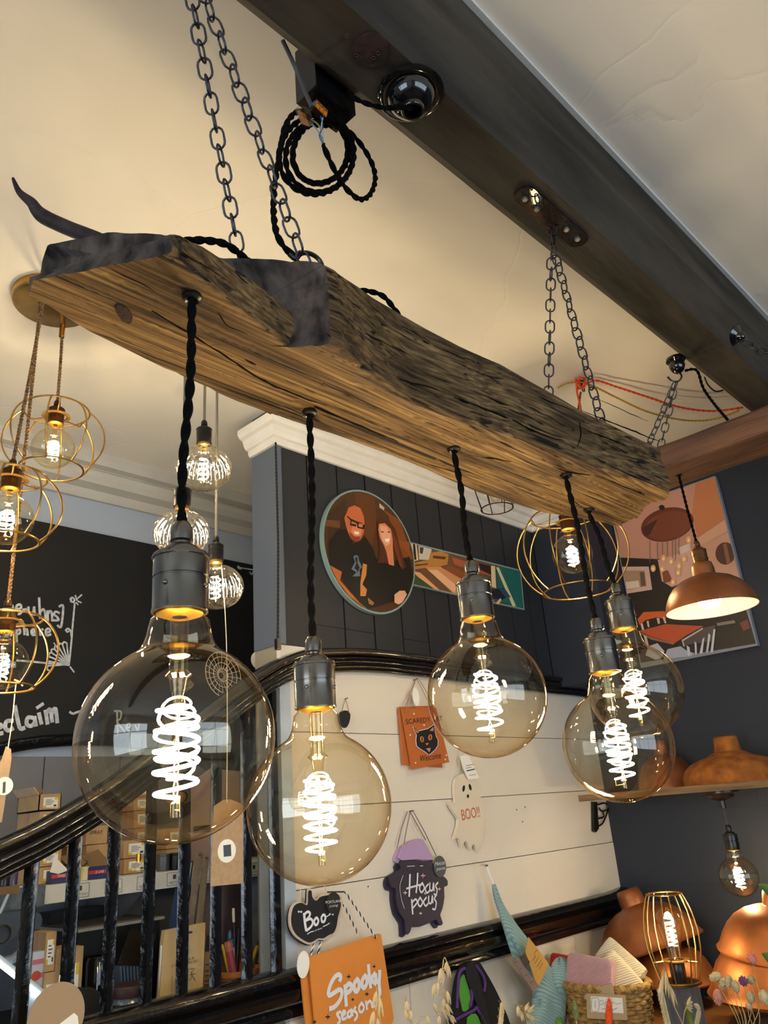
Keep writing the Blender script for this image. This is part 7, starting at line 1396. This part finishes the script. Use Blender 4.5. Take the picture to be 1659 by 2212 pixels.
def oat(lab, pts, Y, heads, vase=VL, grp='dried oat sprays'):
    t, P = stemmed('dried_oat', lab, 'dried grass', vase, pts, Y, grp)
    for (x, y, dx, dy, L) in heads:
        a = onY(x, y, Y - 0.004); e = onY(x + dx, y + dy, Y - 0.004); mb = MB(); d = (e - a); s = d.cross(Vector((0, 1, 0))).normalized()
        grain(mb, a, d + s * d.length * 0.16, d.length, L); grain(mb, a, d - s * d.length * 0.16, d.length * 0.92, L); mb.build('spikelet', M_oat, t, kind='stuff')
        q = min(P, key=lambda p: (p - a).length); MB().tube(spline([q, q.lerp(a, 0.5) + Vector((0, 0, 0.006)), a], 4), 0.0005, 5).build('spikelet_stalk', M_straw, t)
zO = zoomer(820, 1940, 3.95)
def Z(x, y): q = zO((x, y))[0]; return q
H1 = []
for (x, y, x2, y2) in ((575, 545, 560, 640), (575, 560, 600, 690), (525, 600, 510, 740), (545, 620, 520, 760), (470, 735, 455, 860), (500, 720, 475, 840), (460, 905, 515, 1000), (575, 795, 600, 920), (545, 860, 540, 960), (560, 900, 620, 1010), (525, 945, 600, 1040), (600, 1000, 650, 1080)):
    a, b = Z(x, y), Z(x2, y2); H1.append((a[0], a[1], b[0] - a[0], b[1] - a[1], 0.0036))
oat('tall dried oat spray in front of the black dado rail', [(985, 2260), (968, 2210), (958, 2150), (955, 2110), Z(545, 525)], 1.12, H1)
H2 = []
for (x, y, x2, y2) in ((230, 880, 235, 1000), (265, 960, 262, 1060), (215, 960, 245, 1060), (405, 1005, 415, 1090), (505, 1010, 510, 1090)):
    a, b = Z(x, y), Z(x2, y2); H2.append((a[0], a[1], b[0] - a[0], b[1] - a[1], 0.0034))
oat('small dried oat spray left of the tall one', [(900, 2270), (890, 2220), (880, 2180), (876, 2160)], 1.10, H2)
H3 = [(813, 2142, -5, 42, 0.0034), (818, 2150, 6, 50, 0.0034), (808, 2185, -8, 40, 0.0034), (815, 2200, 4, 40, 0.0034)]
oat('dried oat spray crossing the Spooky season sign', [(835, 2280), (825, 2230), (818, 2180), (814, 2140)], 1.08, H3)
H4 = []
for (x, y, x2, y2) in ((1180, 920, 1185, 1020), (1200, 960, 1230, 1060), (1240, 960, 1280, 900), (1260, 975, 1330, 930), (1250, 990, 1310, 1040), (1270, 1000, 1340, 1080)):
    a, b = Z(x, y), Z(x2, y2); H4.append((a[0], a[1], b[0] - a[0], b[1] - a[1], 0.0036))
oat('dried oat spray below the teal dishcloth', [(1160, 2270), (1142, 2220), (1135, 2195), (1125, 2175), Z(1140, 895)], 1.12, H4, VR)
def wheat(lab, base, tip, Y, W, vase, grp='dried wheat ears'):
    t, P = stemmed('wheat_ear', lab, 'dried grass', vase, [base], Y, grp); a = onY(*base, Y); b = onY(*tip, Y); d = b - a; s = d.cross(Vector((0, 1, 0))).normalized(); n = 11
    for i in range(n):
        for sg in (-1, 1):
            c = a + d * (i + 0.3 * sg) / n; mb = MB(); grain(mb, c, d.normalized() * 0.8 + s * sg * 0.55 + Vector((0, -0.25, 0)), d.length * 0.2, W); mb.build('kernel', M_oat, t)
            if i % 3 == 0: MB().tube([c + d * 0.1, c + d * 0.3 + s * sg * 0.012], 0.0004, 4).build('awn', M_straw, t)
wheat('small wheat ear between the party bag and the teal dishcloth', (1078, 2235), (1084, 2172), 1.12, 0.0042, VR)
wheat('large wheat ear in front of the grey timber block', (1446, 2240), (1424, 2140), 0.92, 0.0052, VR)
def bunny(lab, base, tip, Y, W, col, vase, grp='bunny tail grasses'):
    t, P = stemmed('bunny_tail', lab, 'dried grass', vase, [(base[0] + 6, base[1] + 40), base], Y, grp); a = onY(*base, Y); b = onY(*tip, Y); d = b - a; L = d.length; u = d.normalized(); s = u.orthogonal().normalized(); w = u.cross(s); m = mat('fluff_' + col.strip('#'), col, 0.95, var=0.2, scale=200)
    MB().tube([a, a + d * 0.15, a + d * 0.4, a + d * 0.7, a + d * 0.92, b], [W * 0.25, W * 0.65, W * 0.85, W * 0.7, W * 0.35, W * 0.05], 12).build('head', m, t); mb = MB()
    for i in range(260):
        h = random.random() ** 0.8; a_ = random.random() * 2 * PI; q = a + d * (0.05 + 0.85 * h); r = W * 0.7 * math.sin(PI * (0.12 + 0.8 * h)) ** 0.7; o = (s * math.cos(a_) + w * math.sin(a_)); p0 = q + o * r; p1 = q + o * (r + W * 0.42) + u * L * 0.17
        mb.add([p0 + u.cross(o) * 0.0004, p0 - u.cross(o) * 0.0004, p1], [(0, 1, 2)])
    mb.build('bristles', m, t, kind='stuff')
bunny('bright orange bunny tail in front of the price card', (1315, 2235), (1316, 2155), 0.95, 0.0085, '#cf4a14', VR)
bunny('olive green bunny tail left of the price card', (1245, 2205), (1240, 2160), 0.98, 0.0075, '#6f7a4a', VR)
bunny('fresh green round bunny tail near the bottom edge', (1208, 2222), (1208, 2196), 0.98, 0.008, '#4f7a1c', VR)
bunny('mossy green bunny tail in front of the grey timber block', (1500, 2235), (1480, 2165), 0.92, 0.0085, '#6d7a3c', VR)
def leaf(lab, px, Y, m, vase, grp, cat='leaf'):
    t, P = stemmed('dry_leaf', lab, cat, vase, [px[0]], Y, grp); a = [onY(x, y, Y) for x, y in px]; mb = MB(); mid = spline(a, 6); n = len(mid); vs = []
    for i in range(n):
        q = i / (n - 1); tg = (mid[min(n - 1, i + 1)] - mid[max(0, i - 1)]).normalized(); sd = tg.cross(Vector((0, 1, 0))).normalized() * 0.010 * math.sin(PI * (0.06 + 0.94 * q)) ** 0.8; vs += [mid[i] + sd + Vector((0, 0.002, 0)), mid[i] + Vector((0, -0.001, 0)), mid[i] - sd + Vector((0, 0.002, 0))]
    mb.add(vs, [(3 * i + j, 3 * i + j + 1, 3 * i + j + 4, 3 * i + j + 3) for i in range(n - 1) for j in (0, 1)]); mb.build('blade', m, t)
leaf('curled straw coloured leaf beside the mossy bunny tail', [(1500, 2235), (1508, 2205), (1512, 2180), (1500, 2170)], 0.93, M_oat, VR, 'dried leaves')
H5 = [(1432, 2108, -8, 55, 0.003), (1438, 2098, 4, 60, 0.003), (1440, 2120, 18, 40, 0.003), (1448, 2130, 14, 48, 0.003), (1428, 2120, -2, 50, 0.003), (1484, 2172, 10, -16, 0.0032), (1486, 2172, 12, -4, 0.0032), (1484, 2176, 14, 8, 0.0032)]
oat('grey dried oat spray hanging before the cage table lamp', [(1480, 2260), (1475, 2215), (1455, 2170), (1440, 2120), (1434, 2096)], 0.91, H5, VR)
# pale seed heads, pink and purple dots at the right
def seed(lab, stem, a, b, X, W, col):
    base = VT + Vector((0, 0, 0.03)); t = thing('seed_head', lab, 'dried flower', base, 'dried seed heads before the copper shades'); P = [onX(x, y, X) for x, y in stem]; MB().tube(spline([VT + Vector((random.uniform(-0.012, 0.012), random.uniform(-0.012, 0.012), 0.008))] + P, 6), 0.0008, 5).build('stem', M_straw, t)
    A, B = onX(*a, X), onX(*b, X); d = B - A; m = mat('seed_' + col.strip('#'), col, 0.85, var=0.2, scale=150); MB().tube([A, A + d * 0.2, A + d * 0.5, A + d * 0.8, B], [W * 0.4, W * 0.9, W, W * 0.7, W * 0.1], 10).build('head', m, t); mb = MB(); u = d.normalized(); s = u.orthogonal().normalized(); w = u.cross(s)
    for i in range(70):
        h = (i + 0.5) / 70; a_ = i * 2.4; o = s * math.cos(a_) + w * math.sin(a_); q = A + d * (0.08 + 0.84 * h); r = W * math.sin(PI * (0.15 + 0.75 * h)) ** 0.6; n2 = u.cross(o) * 0.0018; mb.add([q + o * r * 0.85 + n2, q + o * r * 0.85 - n2, q + o * r * 1.22 + d * 0.09], [(0, 1, 2)])
    mb.build('scales', m, t, kind='stuff')
for k, (st, a, b, W, col, lab) in enumerate((([(1610, 2212), (1590, 2140), (1572, 2105)], (1557, 2106), (1533, 2114), 0.0095, '#c9b68c', 'cream seed head lying highest and furthest left'), ([(1600, 2215), (1575, 2150), (1568, 2108)], (1564, 2112), (1558, 2136), 0.0085, '#b8a884', 'left one of the two close cream seed heads'), ([(1606, 2215), (1586, 2150), (1577, 2106)], (1575, 2108), (1571, 2136), 0.0085, '#b8a884', 'right one of the two close cream seed heads'), ([(1612, 2215), (1598, 2160), (1586, 2118)], (1585, 2118), (1594, 2146), 0.0088, '#b5a988', 'cream seed head hanging below the purple button flower'), ([(1596, 2215), (1570, 2160), (1552, 2130)], (1550, 2138), (1552, 2172), 0.0105, '#bd8478', 'pink seed head hanging low on the left'), ([(1640, 2215), (1630, 2150), (1618, 2112)], (1616, 2108), (1630, 2126), 0.009, '#b0a27c', 'grey cream seed head right of the purple button flower'), ([(1628, 2215), (1624, 2180), (1620, 2150)], (1618, 2142), (1625, 2168), 0.009, '#b5a988', 'cream seed head in the thick of the stems'), ([(1668, 2220), (1662, 2180), (1650, 2140)], (1646, 2138), (1656, 2172), 0.011, '#c2b48e', 'large cream seed head at the right edge'), ([(1622, 2220), (1618, 2195), (1614, 2168)], (1613, 2166), (1624, 2182), 0.008, '#c9a890', 'small peach seed head among the stems'))):
    seed(lab, st, a, b, 1.97, W, col)
def button(lab, st, c, r, col):
    t = thing('button_flower', lab, 'dried flower', VT + Vector((0, 0, 0.03)), 'button flowers before the copper shades'); C_ = onX(*c, 1.955); MB().tube(spline([VT + Vector((0, 0, 0.01))] + [onX(x, y, 1.965) for x, y in st] + [C_], 6), 0.0008, 5).build('stem', M_straw, t); m = mat('petal_' + col.strip('#'), col, 0.9, var=0.25, scale=120)
    for k in range(3):
        for j in range(9):
            a_ = 2 * PI * j / 9 + k * 0.35; e = math.radians(15 + k * 28); o = Vector((-math.sin(e) * 0.6, math.cos(a_) * math.cos(e), math.sin(a_) * math.cos(e))); MB().tube([C_, C_ + o * r * 0.6, C_ + o * r], [r * 0.12, r * 0.3, r * 0.05], 6).build('petal', m, t)
button('pink papery button flower in front of the upper right copper shade', [(1640, 2180), (1632, 2110)], (1625, 2070), 0.013, '#c07a74'); button('purple button flower in front of the lower right copper shade', [(1622, 2190), (1612, 2150)], (1606, 2119), 0.012, '#6a4470')
# green leaves at the right edge
t = thing('green_plant', 'green leaves of a plant entering at the right edge', 'plant', onX(1700, 2100, 1.95)); M_leaf = mat('leaf_green', '#3f6a20', 0.5, var=0.2, scale=40)
stalk = [Vector((1.95, onX(1700, 2180, 1.95).y, ZT + 0.001))] + [onX(x, y, 1.95) for x, y in ((1700, 2120), (1690, 2040), (1686, 1960), (1680, 1930))]; MB().tube(spline(stalk, 6), 0.002, 6).build('stalk', M_leaf, t)
for (a, b, w) in (((1690, 1960), (1637, 1910), 0.011), ((1694, 2110), (1645, 2060), 0.012), ((1690, 2020), (1700, 1960), 0.012)):
    A, B = onX(*a, 1.95), onX(*b, 1.95); mb = MB(); vs = []
    for i in range(9): q = i / 8; m_ = A.lerp(B, q) + Vector((0, 0, 0.01 * math.sin(PI * q))); sd = (B - A).cross(Vector((1, 0, 0))).normalized() * w * math.sin(PI * (0.05 + 0.93 * q)); vs += [m_ + sd + Vector((0.003, 0, 0)), m_, m_ - sd + Vector((0.003, 0, 0))]
    mb.add(vs, [(3 * i + j, 3 * i + j + 1, 3 * i + j + 4, 3 * i + j + 3) for i in range(8) for j in (0, 1)]); mb.build('leaf', M_leaf, t)
